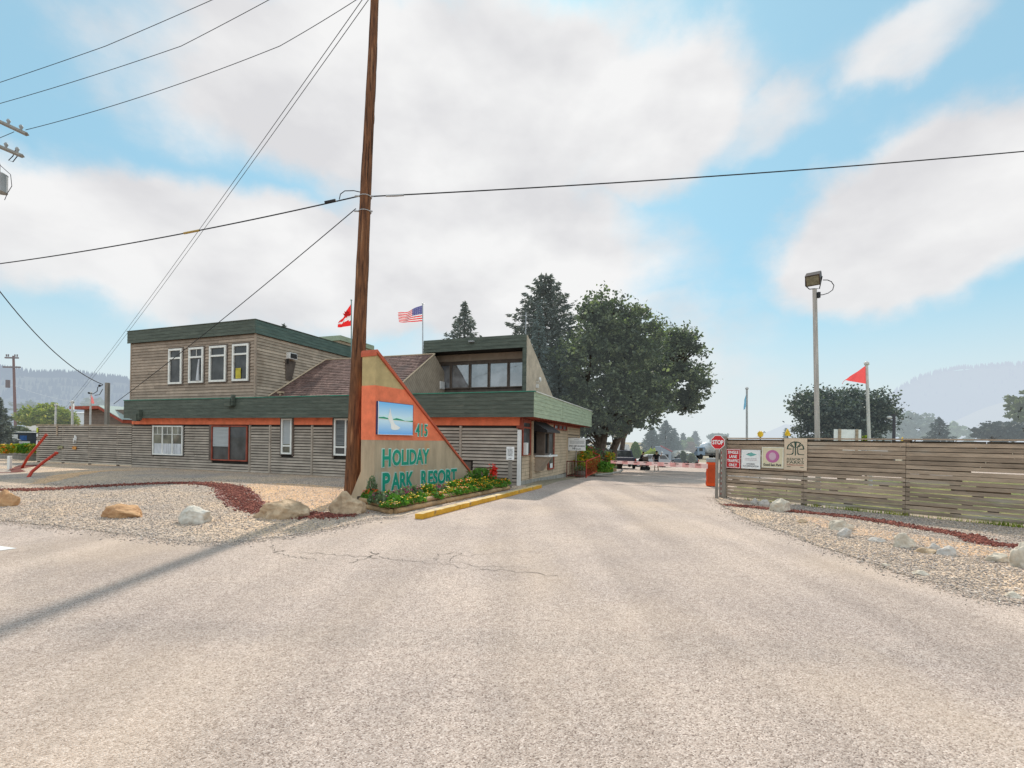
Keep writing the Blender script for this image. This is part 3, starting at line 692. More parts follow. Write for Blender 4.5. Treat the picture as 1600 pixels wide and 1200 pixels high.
MB().box(UX1-.04, UX1+.045, -.045, .04, UZ0, UZ1).add('corner_board', M['tan'], B0); MB().box(UX0-.03, UX0+.04, -.045, .04, UZ0, UZ1).add('corner_board', M['tan'], B0)
b = MB(); boards(b, UX0-.14, UX1+.12, -.14, UZ1-.02, 7.17, 4); b.add('upper_fascia', M['green'], B0)
b = MB(); c = MB(); boards(c, -.14, 7.72, -.12, UZ1-.02, 7.17, 4); c.v = [(UX1-y, x, z) for x, y, z in c.v]; c.add('upper_side_fascia', mat('green_fascia_side_lit', (.10, .15, .125), .7, .14, 1.6, .3, 20, stretch=(1, 1, 6), dirt=((.14, .18, .14), 1.2, .58)), B0)  # green raised above the front fascia to paint light on the side
MB().box(UX0-.13, UX1+.08, -.1, 7.7, UZ1+.03, 7.15).add('upper_roof', M['browntrim'], B0)
MB().box(UX0-.16, UX1+.14, -.16, 7.74, 7.17, 7.2).add('roof_edge', M['green'], B0)
for i, (x0, x1, z0, z1) in enumerate([(-18.95, -18.0, 4.3, 6.09), (-17.5, -16.5, 4.32, 6.08), (-16.08, -14.98, 4.33, 6.08), (-14.56, -13.54, 4.33, 6.09)]):
    w = window('window', M['trim'], M['glassdark'], x0, x1, z0, z1, -.02, (), (z1-.48,), .095, .08)
    if i == 3: MB().box(x0+.22, x0+.55, -.07, -.065, z0+.12, z0+.62).add('yellow_card', mat('card_yellow', (.5, .42, .05), .7, .1, 4), w)
    if i == 1:
        MB().tube([(x0+.68, -.1, z0+.1), (x0+.7, -.1, z0+.7), (x0+.74, -.1, z1-.6)], [.09, .05, .03], 6).add('drawn_curtain', M['curtain'], w)
        MB().box((x0+x1)/2-.012, (x0+x1)/2+.012, -.06, -.03, z1-.44, z1-.1).add('glazing_bar', M['trim'], w)
for i, (x0, x1, z0, z1) in enumerate([(-18.95, -18.0, 4.3, 6.09), (-17.5, -16.5, 4.32, 6.08), (-16.08, -14.98, 4.33, 6.08), (-14.56, -13.54, 4.33, 6.09)]):
    b = MB(); b.box(x0-.07, x0-.002, -.045, 0, z0-.07, z1+.07).box(x1+.002, x1+.07, -.045, 0, z0-.07, z1+.07).box(x0-.002, x1+.002, -.045, 0, z1+.002, z1+.07).box(x0-.002, x1+.002, -.045, 0, z0-.07, z0-.002)
    b.add('window_casing', M['browntrim'], B0)
# small air conditioner and hatch high on the block's side
a = MB(); a.bev(UX1+.01, UX1+.26, 1.8, 2.3, 5.66, 5.98, .02); ac = a.add('wall_air_conditioner', M['white'], B0)
b = MB().box(UX1+.264, UX1+.27, 1.84, 2.26, 5.7, 5.94); b.add('grille', M['darkmetal'], ac)
MB().box(UX1+.03, UX1+.2, 1.78, 1.81, 5.4, 5.64).add('bracket', M['darkmetal'], ac)
MB().prism([(1.72, 5.6), (2.4, 5.58), (2.15, 4.6), (1.78, 4.6)], UX1+.01, UX1+.07, 'x').add('cover_panel', M['browntrim'], B0)
MB().tube([(UX1+.6, .9, ZT), (UX1+.6, .9, ZT+.35)], .05, 8).box(UX1+.5, UX1+.75, .8, 1.0, ZT+.33, ZT+.42).add('roof_vent', M['tan2'], B0)
# shingled lean-to roof between the block and the rear storey
RX0, RX1 = UX1+.03, -6.3; y0, z0, y1, z1 = .75, 3.62, 4.6, 6.03
b = MB(); n = 22
for i in range(n):
    a0 = y0+(y1-y0)*i/n; a1 = y0+(y1-y0)*(i+1)/n; c0 = z0+(z1-z0)*i/n; c1 = z0+(z1-z0)*(i+1)/n
    x = RX0-random.uniform(0, .3)
    while x < RX1:
        e = min(x+random.uniform(.28, .36), RX1); xx = max(x, RX0); k = random.uniform(.0, .008)
        if e > xx+.01: b._a([(xx, a0-.01, c0+.028+k), (e-.006, a0-.01, c0+.028+k), (e-.006, a1, c1+.005), (xx, a1, c1+.005), (xx, a0, c0), (e-.006, a0, c0)], [(0, 1, 2, 3), (4, 5, 1, 0)])
        x = e
b.add('shingle_roof', M['shingle'], B0)
MB().prism([(y0, ZT+.03), (y0, z0-.01), (y1, z1-.01), (y1+2.5, z1-1.6), (y1+2.5, ZT+.03)], RX0, RX1-.02, 'x').add('roof_core', M['browntrim'], B0)
diag = mat('diagonal_siding', (.30, .25, .19), .85, .1, 2, .2, 30)
def diagonal(name, col):
    m = mat(name, col, .85, .1, 2, .0); nt = m.node_tree; N = nt.nodes; L = nt.links
    tc = [x for x in N if x.type == 'TEX_COORD'][0]; mp = N.new('ShaderNodeMapping'); mp.inputs['Rotation'].default_value = (radians(45), 0, 0); L.new(tc.outputs['Object'], mp.inputs[0])
    wv = N.new('ShaderNodeTexWave'); wv.bands_direction = 'Z'; wv.wave_profile = 'SAW'; wv.inputs['Scale'].default_value = 2.1; wv.inputs['Distortion'].default_value = .15; L.new(mp.outputs[0], wv.inputs[0])
    bp = N.new('ShaderNodeBump'); bp.inputs['Strength'].default_value = .9; bp.inputs['Distance'].default_value = .03; L.new(wv.outputs['Fac'], bp.inputs['Height']); L.new(bp.outputs[0], N['Principled BSDF'].inputs['Normal'])
    src = N['Principled BSDF'].inputs['Base Color'].links[0].from_socket; r = N.new('ShaderNodeMapRange'); r.inputs['From Max'].default_value = .25; r.inputs['To Min'].default_value = .5; L.new(wv.outputs['Fac'], r.inputs['Value'])
    s = N.new('ShaderNodeVectorMath'); s.operation = 'SCALE'; L.new(src, s.inputs[0]); L.new(r.outputs[0], s.inputs['Scale']); L.new(s.outputs[0], N['Principled BSDF'].inputs['Base Color'])
    return m
dg = diagonal('diagonal_siding_a', (.40, .33, .25)); dg2 = diagonal('diagonal_siding_b', (.60, .51, .40))
MB().prism([(y0, ZT+.035), (y0, z0), (y1, z1-.005), (y1+2.4, z1-1.6), (y1+2.4, ZT+.035)], RX1, RX1+.06, 'x').add('gable_wall', dg, B0)
b = MB(); b.tube([(RX1+.06, y0-.05, z0+.01), (RX1+.06, y1+.03, z1+.05)], .04, 4); b.tube([(RX0, y1, z1+.035), (RX1+.05, y1, z1+.035)], .04, 4); b.tube([(RX0+.03, y0-.05, z0+.04), (RX0+.03, y1, z1+.06)], .04, 4)
b.add('roof_trim', M['tan2'], B0)
# rear storey with the band of windows
TX0, TX1, TY = -6.92, -1.35, 4.75
ts = [(TY, ZT+.03), (TY, 6.78), (TY+.25, 6.78), (11.0, 3.66), (11.0, ZT+.03)]
MB().prism(ts, TX1-.12, TX1, 'x').add('rear_side_wall', dg2, B0)
MB().prism(ts, TX0, TX0+.12, 'x').add('rear_side_wall', dg, B0)
MB().prism([(TY+1.3, 6.2), (TY+.3, 6.72), (10.9, 3.6), (10.9, 3.45)], TX0+.12, TX1-.12, 'x').add('rear_roof', M['shingle'], B0)
b = MB(); boards(b, TX0-.03, TX1+.03, TY-.06, 6.17, 6.8, 4); b.box(TX1-.13, TX1+.03, TY-.055, TY-.004, ZT+.03, 6.16).box(TX0-.03, TX0+.1, TY-.055, TY-.004, 5.2, 6.16)
b.add('rear_fascia', M['green'], B0)
MB().box(TX0+.12, TX1-.13, TY, TY+1.3, 6.18, 6.24).add('porch_ceiling', M['slatdark'], B0)
MB().box(TX0+.12, TX1-.13, TY+1.0, TY+1.1, ZT, 6.2).add('rear_wall', M['browntrim'], B0)
MB().box(TX0+.12, TX1-.13, TY+.96, TY+.998, 5.83, 6.2).add('header_board', M['tan'], B0)
MB().box(TX1-.19, TX1-.125, TY+.003, TY+1.0, ZT, 6.18).add('green_post', M['green'], B0)
wy = TY+.99
xs = [BF.front(p, 570, wy)[0] for p in (681, 706, 735.5, 765, 795.5, 818)]; xs[-1] = TX1-.2
zt = BF.front(740, 568, wy)[1]; zb = BF.front(740, 607, wy)[1]
for i in range(5):
    window('window', M['browntrim'], M['glasssky'], xs[i]+.012, xs[i+1]-.012, zb, zt, wy-.04, (), (), .055, .07)
a0, az = BF.front(684, 602, wy-.4)
a = MB(); a.bev(a0-.25, a0+.27, wy-.55, wy-.12, az-.2, az+.2, .02); ac = a.add('window_air_conditioner', M['white'], B0)
MB().box(a0-.19, a0+.19, wy-.556, wy-.551, az-.14, az+.14).add('grille', M['greypaint'], ac)
a0, az = BF.front(737, 534, TY-.1)
MB().bev(a0-.14, a0+.14, TY-.2, TY-.06, az-.03, az+.05, .01).add('porch_lamp', M['greypaint'], B0)
yy, zz = BF.side(838, 597, TX1)
b = MB(); b.ball((TX1+.2, yy, zz+.12), .13, 2, (.5, 1, 1)).tube([(TX1, yy, zz), (TX1+.2, yy, zz)], .03, 6).box(TX1, TX1+.1, yy-.08, yy+.08, zz-.3, zz-.1); b.add('side_lamp', M['white'], B0, smooth=False)
# roofline of a block further back
MB().box(-17.6, -15.5, 8.6, 12, ZT+.02, 8.1).add('back_wall', M['tan2'], B0)
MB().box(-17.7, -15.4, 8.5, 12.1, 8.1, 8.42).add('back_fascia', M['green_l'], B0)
MB().box(-21.7, -.32, 10.9, 11.0, -.5, ZS+.04).add('back_wall', M['tan2'], B0)
# TV aerial on the rear storey
b = MB(); yb = TY+.5; b.tube([(TX1-.2, yb, 6.7), (TX1-.2, yb, 8.0)], .02, 6)
for k in range(4): b.tube([(TX1-.55, yb, 7.3+k*.18), (TX1+.15, yb, 7.3+k*.18)], .01, 5)
b.add('aerial', M['steel'], B0)
# --- service side facing the drive (things on plane x = 0)
def sidewin(name, fm, pm, ya, yb, z0, z1, fr=.06, bars=(), x=.0):
    b = MB(); b.box(x, x+.06, ya, ya+fr, z0, z1).box(x, x+.06, yb-fr, yb, z0, z1).box(x, x+.06, ya+fr, yb-fr, z0, z0+fr).box(x, x+.06, ya+fr, yb-fr, z1-fr, z1)
    for k in bars: b.box(x, x+.055, ya+fr, yb-fr, k-.03, k+.03)
    w = b.add(name, fm, B0); MB().box(x+.002, x+.016, ya+.03, yb-.03, z0+.03, z1-.03).add('pane', pm, w); return w
sw = sidewin('side_window', M['redtrim'], M['glassdark'], .25, 1.3, 1.12, 2.46, .07, (2.2,))
MB().bev(.02, .2, .32, .5, 1.15, 1.62, .02).add('intercom', M['white'], B0)
MB().box(.02, .11, 1.32, 1.44, .2, ZS-.1).add('side_post', M['tan2'], B0)
dk = sidewin('service_window', M['browntrim'], mat('interior_black', (.012, .012, .012), .6, .2, 2), 1.46, 2.55, 1.1, 2.4, .07)
# projecting hatch: bay with posts, glass and counter
by0, by1 = 2.0, 3.35; bx = .42
b = MB(); b.box(.06, bx, by0, by0+.07, 1.1, 2.08).box(bx-.07, bx, by0+.07, by0+.62, 1.1, 1.17).box(bx-.06, bx, by0+.62, by0+.69, 1.1, 2.08).box(bx-.06, bx, by1-.07, by1, 1.1, 2.08).box(bx-.06, bx, by0+.07, by1-.07, 2.0, 2.08)
bay = b.add('hatch_bay', M['browntrim'], B0)
MB().box(bx-.04, bx-.02, by0+.69, by1-.07, 1.14, 2.0).add('pane', M['glassdark'], bay)
MB().box(.02, bx-.08, by0+.08, by1-.08, 1.16, 2.04).add('hatch_interior', MATS['interior_black'], bay)
MB().bev(.0, .62, 1.95, 3.4, 1.03, 1.1, .01).add('counter_shelf', M['white'], B0)
b = MB(); b.prism([(.0, .42), (.0, 1.02), (.5, 1.02), (.13, .42)], 2.05, 2.9, 'y'); b.v = [(x, y, z) for x, y, z in b.v]; b.add('shelf_bracket', M['tan'], B0)
b = MB()
for k in range(12):
    t0, t1 = k/12, (k+1)/12; y_ = 1.45
    b._a([(.05+.62*t0, 1.42, 2.5-.38*t0), (.05+.62*t0, 3.5, 2.5-.38*t0), (.05+.62*t1, 3.5, 2.5-.38*t1-.01*(k % 2)), (.05+.62*t1, 1.42, 2.5-.38*t1)], [(0, 3, 2, 1)])
b._a([(.05, 1.42, 2.5), (.67, 1.42, 2.12), (.67, 1.42, 2.02), (.05, 1.42, 2.1)], [(0, 1, 2, 3), (3, 2, 1, 0)])
b._a([(.67, 1.42, 2.12), (.67, 3.5, 2.12), (.67, 3.5, 2.04), (.67, 1.42, 2.04)], [(0, 1, 2, 3)])
b.add('awning', mat('awning_canvas', (.06, .055, .055), .9, .15, 3), B0)
aw = bpy.data.objects['awning']; sd = aw.modifiers.new('thick', 'SOLIDIFY'); sd.thickness = .015
sg = sidewin('side_window', M['redtrim'], M['glassmid'], 3.95, 5.0, .38, 2.2, .08, (1.35,))
for z in (2.0, 1.68): MB().cyl((.05, 3.98, z), .17, .12, 20, 'x').add('round_lamp', M['black'], B0); MB().cyl((.17, 3.98, z), .11, .02, 16, 'x').add('lamp_lens', M['greypaint'], B0)
for z in (1.25, .95): MB().box(.065, .07, 4.1, 4.6, z, z+.24).add('notice', M['signwhite'], B0)
MB().box(.065, .07, 4.2, 4.6, .45, .66).add('notice', M['signwhite'], B0)
for i in range(3): sidewin('clerestory_window', M['redtrim'], M['glasssky'], 5.0+i*.86, 5.82+i*.86, 2.24, 2.53, .06)
MB().box(-.01, .03, 7.95, 10.85, 2.02, 2.06).add('siding_joint', M['browntrim'], B0)

# ------------------------------------------------------------ slatted fence left of the office
def fence_line(nm, label, x0, x1, htop, frame_loc, rz):
    r = root(nm, label, 'fence', frame_loc, rz); return r
p = BF.w(-30.2, 0); FL = root('slatted_fence', 'grey-brown horizontal slat fence running left from the office', 'fence', (p.x, p.y, 0), BF.rz)
b = MB(); slats(b, 0, 8.42, .06, 2.16, .118, .08, .02, (), dep=.045, lens=2.4, jit=.01); b.add('slat_panel', M['slat'], FL)
for x in (.06, 2.4, 4.8, 7.2): MB().box(x-.05, x+.05, .03, .13, 0, 2.18).add('post', M['fencedark'], FL)
MB().box(0, 8.42, .11, .135, .1, 2.1).add('backing_board', M['slatdark'], FL)
MB().box(-.02, 8.42, -.04, .14, 2.19, 2.23).add('top_rail', M['fencewood'], FL)
MB().box(1.95, 2.07, -.05, -.03, 1.6, 2.16).add('nailed_batten', M['fencewood'], FL)
for (px, py, col, nm, w, h, lab) in [(60.2, 672, (.42, .48, .03), 'fence_tag', .16, .28, 'yellow-green square tag at the far left end of the slatted fence'), (60.2, 680, (.6, .6, .58), 'fence_tag', .16, .16, 'white tag under the yellow-green one at the end of the slatted fence'), (59.6, 692, (.7, .68, .66), 'fence_tag', .14, .26, 'lower white notice at the far left end of the slatted fence')]:
    a, z = BF.front(px, py); q = BF.w(a, -.05, z); t = MB().box(-w/2, w/2, -.012, 0, -h/2, h/2).add(nm, mat('tag_%d' % py, col, .6, .1, 5), None, q); t.rotation_euler.z = BF.rz; tag(t, lab, 'tag')
# small ornaments hung on the slats
a, z = BF.front(118.5, 687.5); q = BF.w(a, -.06, z); b = MB()
b.tube([(-.1, 0, -.12), (-.02, 0, .02), (.03, 0, .16), (.0, 0, .26)], [.03, .05, .03, .02], 6); b.tube([(.12, 0, -.1), (.14, 0, .1), (.1, 0, .24)], [.015, .03, .015], 6).tube([(-.14, 0, .1), (-.04, 0, .03), (.14, 0, 0)], .012, 5).tube([(-.14, 0, -.2), (.14, 0, -.16)], .015, 5)
o = b.add('wall_ornament', M['signwhite'], None, q); o.rotation_euler.z = BF.rz; tag(o, 'curled white metal ornament hung on the slatted fence above the orange one', 'ornament')
a, z = BF.front(118, 700); q = BF.w(a, -.06, z); b = MB(); b.prism([(-.2, .0), (-.05, .12), (0, .02), (.06, .1), (.2, .06), (.12, -.1), (0, -.05), (-.12, -.08)], -.015, .01)
o = b.add('wall_ornament', mat('ornament_orange', (.6, .26, .06), .6, .2, 8), None, q); o.rotation_euler.z = BF.rz; tag(o, 'small orange winged ornament on the slatted fence', 'ornament')
a, z = BF.front(96, 699); q = BF.w(a, -.06, z); b = MB(); b.prism([(-.28, -.05), (-.15, .1), (0, .06), (.1, .12), (.28, .02), (.15, -.08), (0, -.02), (-.12, -.1)], -.015, .01)
o = b.add('wall_ornament', mat('ornament_moss', (.28, .26, .14), .7, .2, 8), None, q); o.rotation_euler.z = BF.rz; tag(o, 'mossy flat ornament left of the orange one on the slatted fence', 'ornament')

# ------------------------------------------------------------ entrance sign
SG = root('entrance_sign', 'tall triangular tan stucco sign wall with orange band reading 415 HOLIDAY PARK RESORT', 'sign', (SF.o[0], SF.o[1], 0), SF.rz)
top = 3.98; tip_s, tip_z = SF.front(738, 744); TH = .48
def slope_z(s): return top+(tip_z-top)*s/tip_s
def slope_s(z): return tip_s*(z-top)/(tip_z-top)
za, zb_ = 1.655, 3.11
b = MB(); b.prism([(0, -.05), (tip_s, -.05), (tip_s, tip_z), (slope_s(za), za), (0, za)], 0, TH)
b.prism([(TH, -.05), (TH+.42, -.05), (TH, .8)], .0, .35, 'x'); b.add('lower_wall', M['stucco'], SG)
b = MB(); b.prism([(0, za), (slope_s(za), za), (slope_s(zb_), zb_), (0, zb_)], -.004, TH+.004); b.v = [(x-.004 if x < .01 else x, y, z) for x, y, z in b.v]; b.add('orange_band', M['orange'], SG)
MB().prism([(0, zb_), (slope_s(zb_), zb_), (.0, top)], 0, TH).add('upper_wall', M['stucco_y'], SG)
b = MB(); n_ = Vector((tip_s, 0, tip_z-top)).normalized(); nn = Vector((-n_.z, 0, n_.x)); p0 = Vector((-.03, 0, top)); p1_ = Vector((tip_s+.02, 0, tip_z-.01))
pts = [p0, p1_, p1_+nn*.06, p0+nn*.06+Vector((.0, 0, .03))]
b.prism([(q.x, q.z) for q in pts], -.05, TH+.03); b.box(-.045, .03, -.045, TH+.025, top-.2, top-.003) if False else None
b.prism([(-.03, top-.09), (.0, top-.09), (.0, top), (-.03, top)], -.04, TH+.025)
b.add('coping', M['redtrim'] if False else mat('coping_red', (.5, .11, .055), .7, .1, 4), SG)
def letters(s, px0, px1, pyt, pyb, mname=None):
    """rectangle on the face given by its left and right picture columns"""
    s0, zt0 = SF.front(px0, pyt[0]); s1, zt1 = SF.front(px1, pyt[1]); _, zb0 = SF.front(px0, pyb[0]); _, zb1 = SF.front(px1, pyb[1])
    z1_ = (zt0+zt1)/2; z0_ = (zb0+zb1)/2
    b = MB(); text_shape(s, s0, s1, z0_, z1_, .016, .056, -.0, b, .024); o = b.add('lettering', M['letter_edge'], SG)
    b = MB(); text_shape(s, s0, s1, z0_, z1_, .02, .03, -.004, b, .0); b.add('letter_face', M['letter'], o)
letters('H', 597, 610, (702, 701.5), (730, 728.5)); letters('OLIDAY', 612.5, 670, (702.5, 701.5), (728, 724.5))
letters('P', 597, 609, (739, 738), (768, 766)); letters('ARK', 611, 645.5, (738.5, 737), (765, 762))
letters('R', 657.5, 667, (735.5, 734.8), (760, 758)); letters('ESORT', 668.5, 713, (735.5, 732), (758, 753))
s0, z1_ = SF.front(648.5, 662); s1, z0_ = SF.front(667, 682)
b = MB(); text_shape('415', s0, s1, z0_, z1_, .025, .035, 0, b, .02); o = b.add('number', M['letter_edge'], SG); b = MB(); text_shape('415', s0, s1, z0_, z1_, .03, .01, -.004, b, -.008); b.add('number_face', M['letter'], o)
# picture board of a sail boat on the lake
a0, zt_ = SF.front(591, 626.5, -.07); a1, zt2 = SF.front(645.8, 633, -.07); _, zb2 = SF.front(645.8, 680.5, -.07); _, zb1 = SF.front(590, 678.5, -.07)
zT = (zt_+zt2)/2; zB = (zb1+zb2)/2; Wd = a1-a0; Hd = zT-zB
pb = MB().box(a0, a1, -.07, -.0, zB, zT).add('picture_board', mat('board_blue_edge', (.02, .04, .14), .5, .1, 3), SG)
def lake(name, c0, c1, z0, z1):
    m = bpy.data.materials.new(name); m.use_nodes = True; nt = m.node_tree; N = nt.nodes; L = nt.links; bb = N['Principled BSDF']; bb.inputs['Roughness'].default_value = .35
    tc = N.new('ShaderNodeTexCoord'); sp = N.new('ShaderNodeSeparateXYZ'); L.new(tc.outputs['Object'], sp.inputs[0]); mr = N.new('ShaderNodeMapRange'); mr.inputs['From Min'].default_value = z0; mr.inputs['From Max'].default_value = z1; L.new(sp.outputs['Z'], mr.inputs['Value'])
    mx = N.new('ShaderNodeMix'); mx.data_type = 'RGBA'; L.new(mr.outputs[0], mx.inputs['Factor']); mx.inputs['A'].default_value = (*c0, 1); mx.inputs['B'].default_value = (*c1, 1); L.new(mx.outputs['Result'], bb.inputs['Base Color']); return m
hz_ = zB+Hd*.47
def panel(name, pts, y, m): return MB().poly([(a0+u*Wd, y, zB+v*Hd) for u, v in pts]).add(name, m, pb)
E_ = .012
panel('painted_sky', [(E_, .47), (1-E_, .43), (1-E_, 1-E_), (E_, 1-E_)], -.072, lake('paint_sky', (.75, .93, .97), (.16, .52, .92), hz_, zT))
panel('painted_lake', [(E_, E_), (1-E_, E_), (1-E_, .44), (E_, .48)], -.073, lake('paint_lake', (.14, .46, .92), (.70, .90, .97), zB, hz_))
panel('painted_far_hill', [(E_, .46), (1-E_, .42), (1-E_, .56), (.88, .60), (.72, .53), (.55, .6), (.42, .55), (.22, .62), (.1, .57), (E_, .6)], -.0745, mat('paint_ice', (.66, .90, .95), .5, .05, 3))
panel('painted_near_hill', [(E_, .48), (1-E_, .42), (1-E_, .48), (.9, .47), (.75, .46), (.64, .5), (.5, .53), (.4, .49), (.3, .5), (.15, .54), (E_, .52)], -.076, mat('paint_green', (.02, .33, .17), .5, .05, 3))
panel('painted_shore', [(E_, .47), (1-E_, .415), (1-E_, .435), (E_, .49)], -.0775, M['signwhite'])
panel('painted_sail', [(.31, .84), (.34, .7), (.36, .6), (.39, .5), (.42, .4), (.46, .33), (.56, .27), (.61, .23), (.55, .17), (.46, .15), (.38, .16), (.34, .2), (.34, .32), (.30, .42), (.26, .52), (.28, .62), (.3, .72)], -.079, mat('paint_sail', (.92, .91, .86), .5, .04, 3))
MB().box(a0, a1, -.081, -.0705, zB-.0, zB+.012).box(a0, a0+.012, -.081, -.0705, zB+.012, zT).add('board_frame', M['signwhite'], pb)

# ------------------------------------------------------------ right-hand fence
fn = root('board_fence', 'weathered brown horizontal board fence with gaps right of the gate', 'fence', (FF.o[0], FF.o[1], 0), FF.rz)
LEN = 13.0
b = MB(); b2 = MB()
pitch = .108
for bay_ in range(6):
    x0 = bay_*2.2; x1 = x0+2.2; tone = .0
    for i in range(17):
        z = .07+i*pitch
        if i == 16: break
        dz = random.uniform(-.008, .008); w = .09 if i > 7 else .084
        b.box(x0+.004, x1-.004, -.022+random.uniform(-.004, .004), 0, z+dz, z+w+dz)
        # back boards cover the gaps in the upper half, with missing lengths
        if i > 5 or random.random() < .25:
            xx = x0
            while xx < x1:
                ln = random.uniform(.5, 2.2)
                if random.random() < (.86 if i > 7 else .5): b2.box(xx, min(x1, xx+ln)-.01, .1, .118, z+.048+dz, z+.135+dz)
                xx += ln
        if random.random() < .8:
            xb_ = x0+random.uniform(.3, 1.8); b2.box(xb_-.09, xb_+.09, .002, .098, z-.03, z+.02)
b.add('front_board', M['fencewood'], fn); b2.add('back_board', M['fencedark'], fn)
for k in range(7): MB().box(k*2.2-.06+(.06 if k == 0 else 0), k*2.2+.07, .003, .097, 0, 1.86).add('post', M['fencedark'], fn)
MB().box(-.02, LEN+.2, -.06, .15, 1.845, 1.88).add('top_rail', M['fencewood'], fn)
b = MB().box(-.03, .09, -.12, -.03, 0, 1.92).box(-.16, -.05, .02, .32, 0, 1.88).add('end_post', M['greywood'], fn)
rf = MB(); rr_ = MB()
for k in range(22):
    z = .1+k*.08; (rf if k % 2 else rr_).box(-.052, -.033, -.1, -.06, z, z+.06)
rf.add('reflector', M['signwhite'], fn); rr_.add('reflector', M['red'], fn)
# signs on the fence
def fsign(name, label, px0, px1, pyt, pyb, m, y=-.05, th=.012):
    a0, z1 = FF.front(px0, pyt, y); a1, _ = FF.front(px1, pyt, y); _, z0 = FF.front((px0+px1)/2, pyb, y); _, z1 = FF.front((px0+px1)/2, pyt, y)
    p = FF.w(a0, y, z0); r = root(name, label, 'sign', p, FF.rz); W, H = a1-a0, z1-z0
    MB().bev(0, W, -th, 0, 0, H, .004).add('board', m, r)
    return r, W, H, -th-.002
def txt(r, s, x0, x1, z0, z1, y, m, bold=.02, name='lettering'):
    b = MB(); text_shape(s, x0, x1, z0, z1, .003, bold, y, b); return b.add(name, m, r)
def strokes(r, x0, x1, z0, z1, y, m, rows=3):
    """lines of print too small to read"""
    b = MB(); h = (z1-z0)/rows
    for i in range(rows):
        x = x0+random.uniform(0, .08)*(x1-x0); xe = x1-random.uniform(0, .08)*(x1-x0)
        while x < xe:
            w = random.uniform(.5, 1.1)*h; b.poly([(x, y, z0+i*h+h*.2), (min(xe, x+w), y, z0+i*h+h*.2), (min(xe, x+w), y, z0+i*h+h*.72), (x, y, z0+i*h+h*.72)]); x += w+.25*h
    return b.add('fine_print', m, r)
r, W, H, y = fsign('lane_sign', 'red sign with white words SINGLE LANE TRAFFIC ONLY on the board fence', 1134.5, 1157.5, 701.5, 731.5, M['red'])
b = MB(); e = .012
b.box(e, W-e, y-.001, y+.001, e, 2.2*e).box(e, W-e, y-.001, y+.001, H-2.2*e, H-e).box(e, 2.2*e, y-.001, y+.001, 2.2*e, H-2.2*e).box(W-2.2*e, W-e, y-.001, y+.001, 2.2*e, H-2.2*e); b.add('border', M['signwhite'], r)
for i, s in enumerate(['ONLY', 'TRAFFIC', 'LANE', 'SINGLE']):
    k = {'ONLY': .22, 'TRAFFIC': .1, 'LANE': .24, 'SINGLE': .15}[s]; txt(r, s, W*k, W*(1-k), H*(.09+.22*i), H*(.245+.22*i), y, M['signwhite'], .03)
r, W, H, y = fsign('association_sign', 'white sign with a teal leaf-shaped emblem beside the red lane sign', 1158.8, 1188.5, 703, 732.5, M['signwhite'])
teal = mat('teal_mark', (.16, .42, .38), .5, .05, 3)
b = MB(); b.poly([(W*u, y, H*v) for u, v in [(.22, .76), (.4, .8), (.52, .88), (.62, .82), (.82, .77), (.66, .7), (.5, .66), (.38, .7)]]); b.add('emblem', teal, r)
MB().poly([(W*u, y-.001, H*v) for u, v in [(.3, .78), (.4, .83), (.46, .83), (.36, .77)]]).add('emblem_dash', M['ink'], r)
strokes(r, W*.14, W*.86, H*.42, H*.58, y, mat('pale_print', (.55, .48, .5), .6, .1, 5), 2)
txt(r, 'AUTHORIZED', W*.28, W*.72, H*.215, H*.29, y, M['ink'], .0); txt(r, 'ACCOMMODATION', W*.08, W*.92, H*.1, H*.18, y, M['ink'], .0)
cream = mat('sign_cream', (.70, .62, .42), .5, .05, 3)
r, W, H, y = fsign('camping_sign', 'cream square sign with a pink disc and words GOOD SAM PARK on the board fence', 1190.5, 1225, 698.5, 731.5, cream)
b = MB()
for k in range(32):
    a, c = 2*pi*k/32, 2*pi*(k+1)/32; b.poly([(W*.5, y, H*.56), (W*.5+W*.31*cos(c), y, H*.56+W*.31*sin(c)), (W*.5+W*.31*cos(a), y, H*.56+W*.31*sin(a))])
b.add('disc', mat('disc_pink', (.52, .16, .33), .5, .05, 3), r)
b = MB()
for k in range(32):
    a, c = 2*pi*k/32, 2*pi*(k+1)/32; b.poly([(W*.5, y-.001, H*.56), (W*.5+W*.16*cos(c), y-.001, H*.56+W*.19*sin(c)), (W*.5+W*.16*cos(a), y-.001, H*.56+W*.19*sin(a))])
b.add('inner_disc', mat('disc_pale', (.62, .42, .50), .5, .05, 3), r)
b = MB(); e = .012
b.box(e, W-e, y-.001, y+.001, e, 2*e).box(e, W-e, y-.001, y+.001, H-2*e, H-e).box(e, 2*e, y-.001, y+.001, 2*e, H-2*e).box(W-2*e, W-e, y-.001, y+.001, 2*e, H-2*e); b.add('border', M['signwhite'], r)
txt(r, 'Good Sam Park', W*.09, W*.91, H*.1, H*.22, y-.002, M['ink'], .025)
peach = mat('sign_peach', (.66, .52, .38), .5, .05, 3); dk_ = mat('mark_darkgreen', (.03, .07, .05), .5, .05, 3)
r, W, H, y = fsign('parks_sign', 'tall peach sign with a dark stylised tree and words RESORT PARKS', 1225.8, 1261.5, 685, 735, peach)
cx, cz, R_ = W*.5, H*.66, W*.385
b = MB()
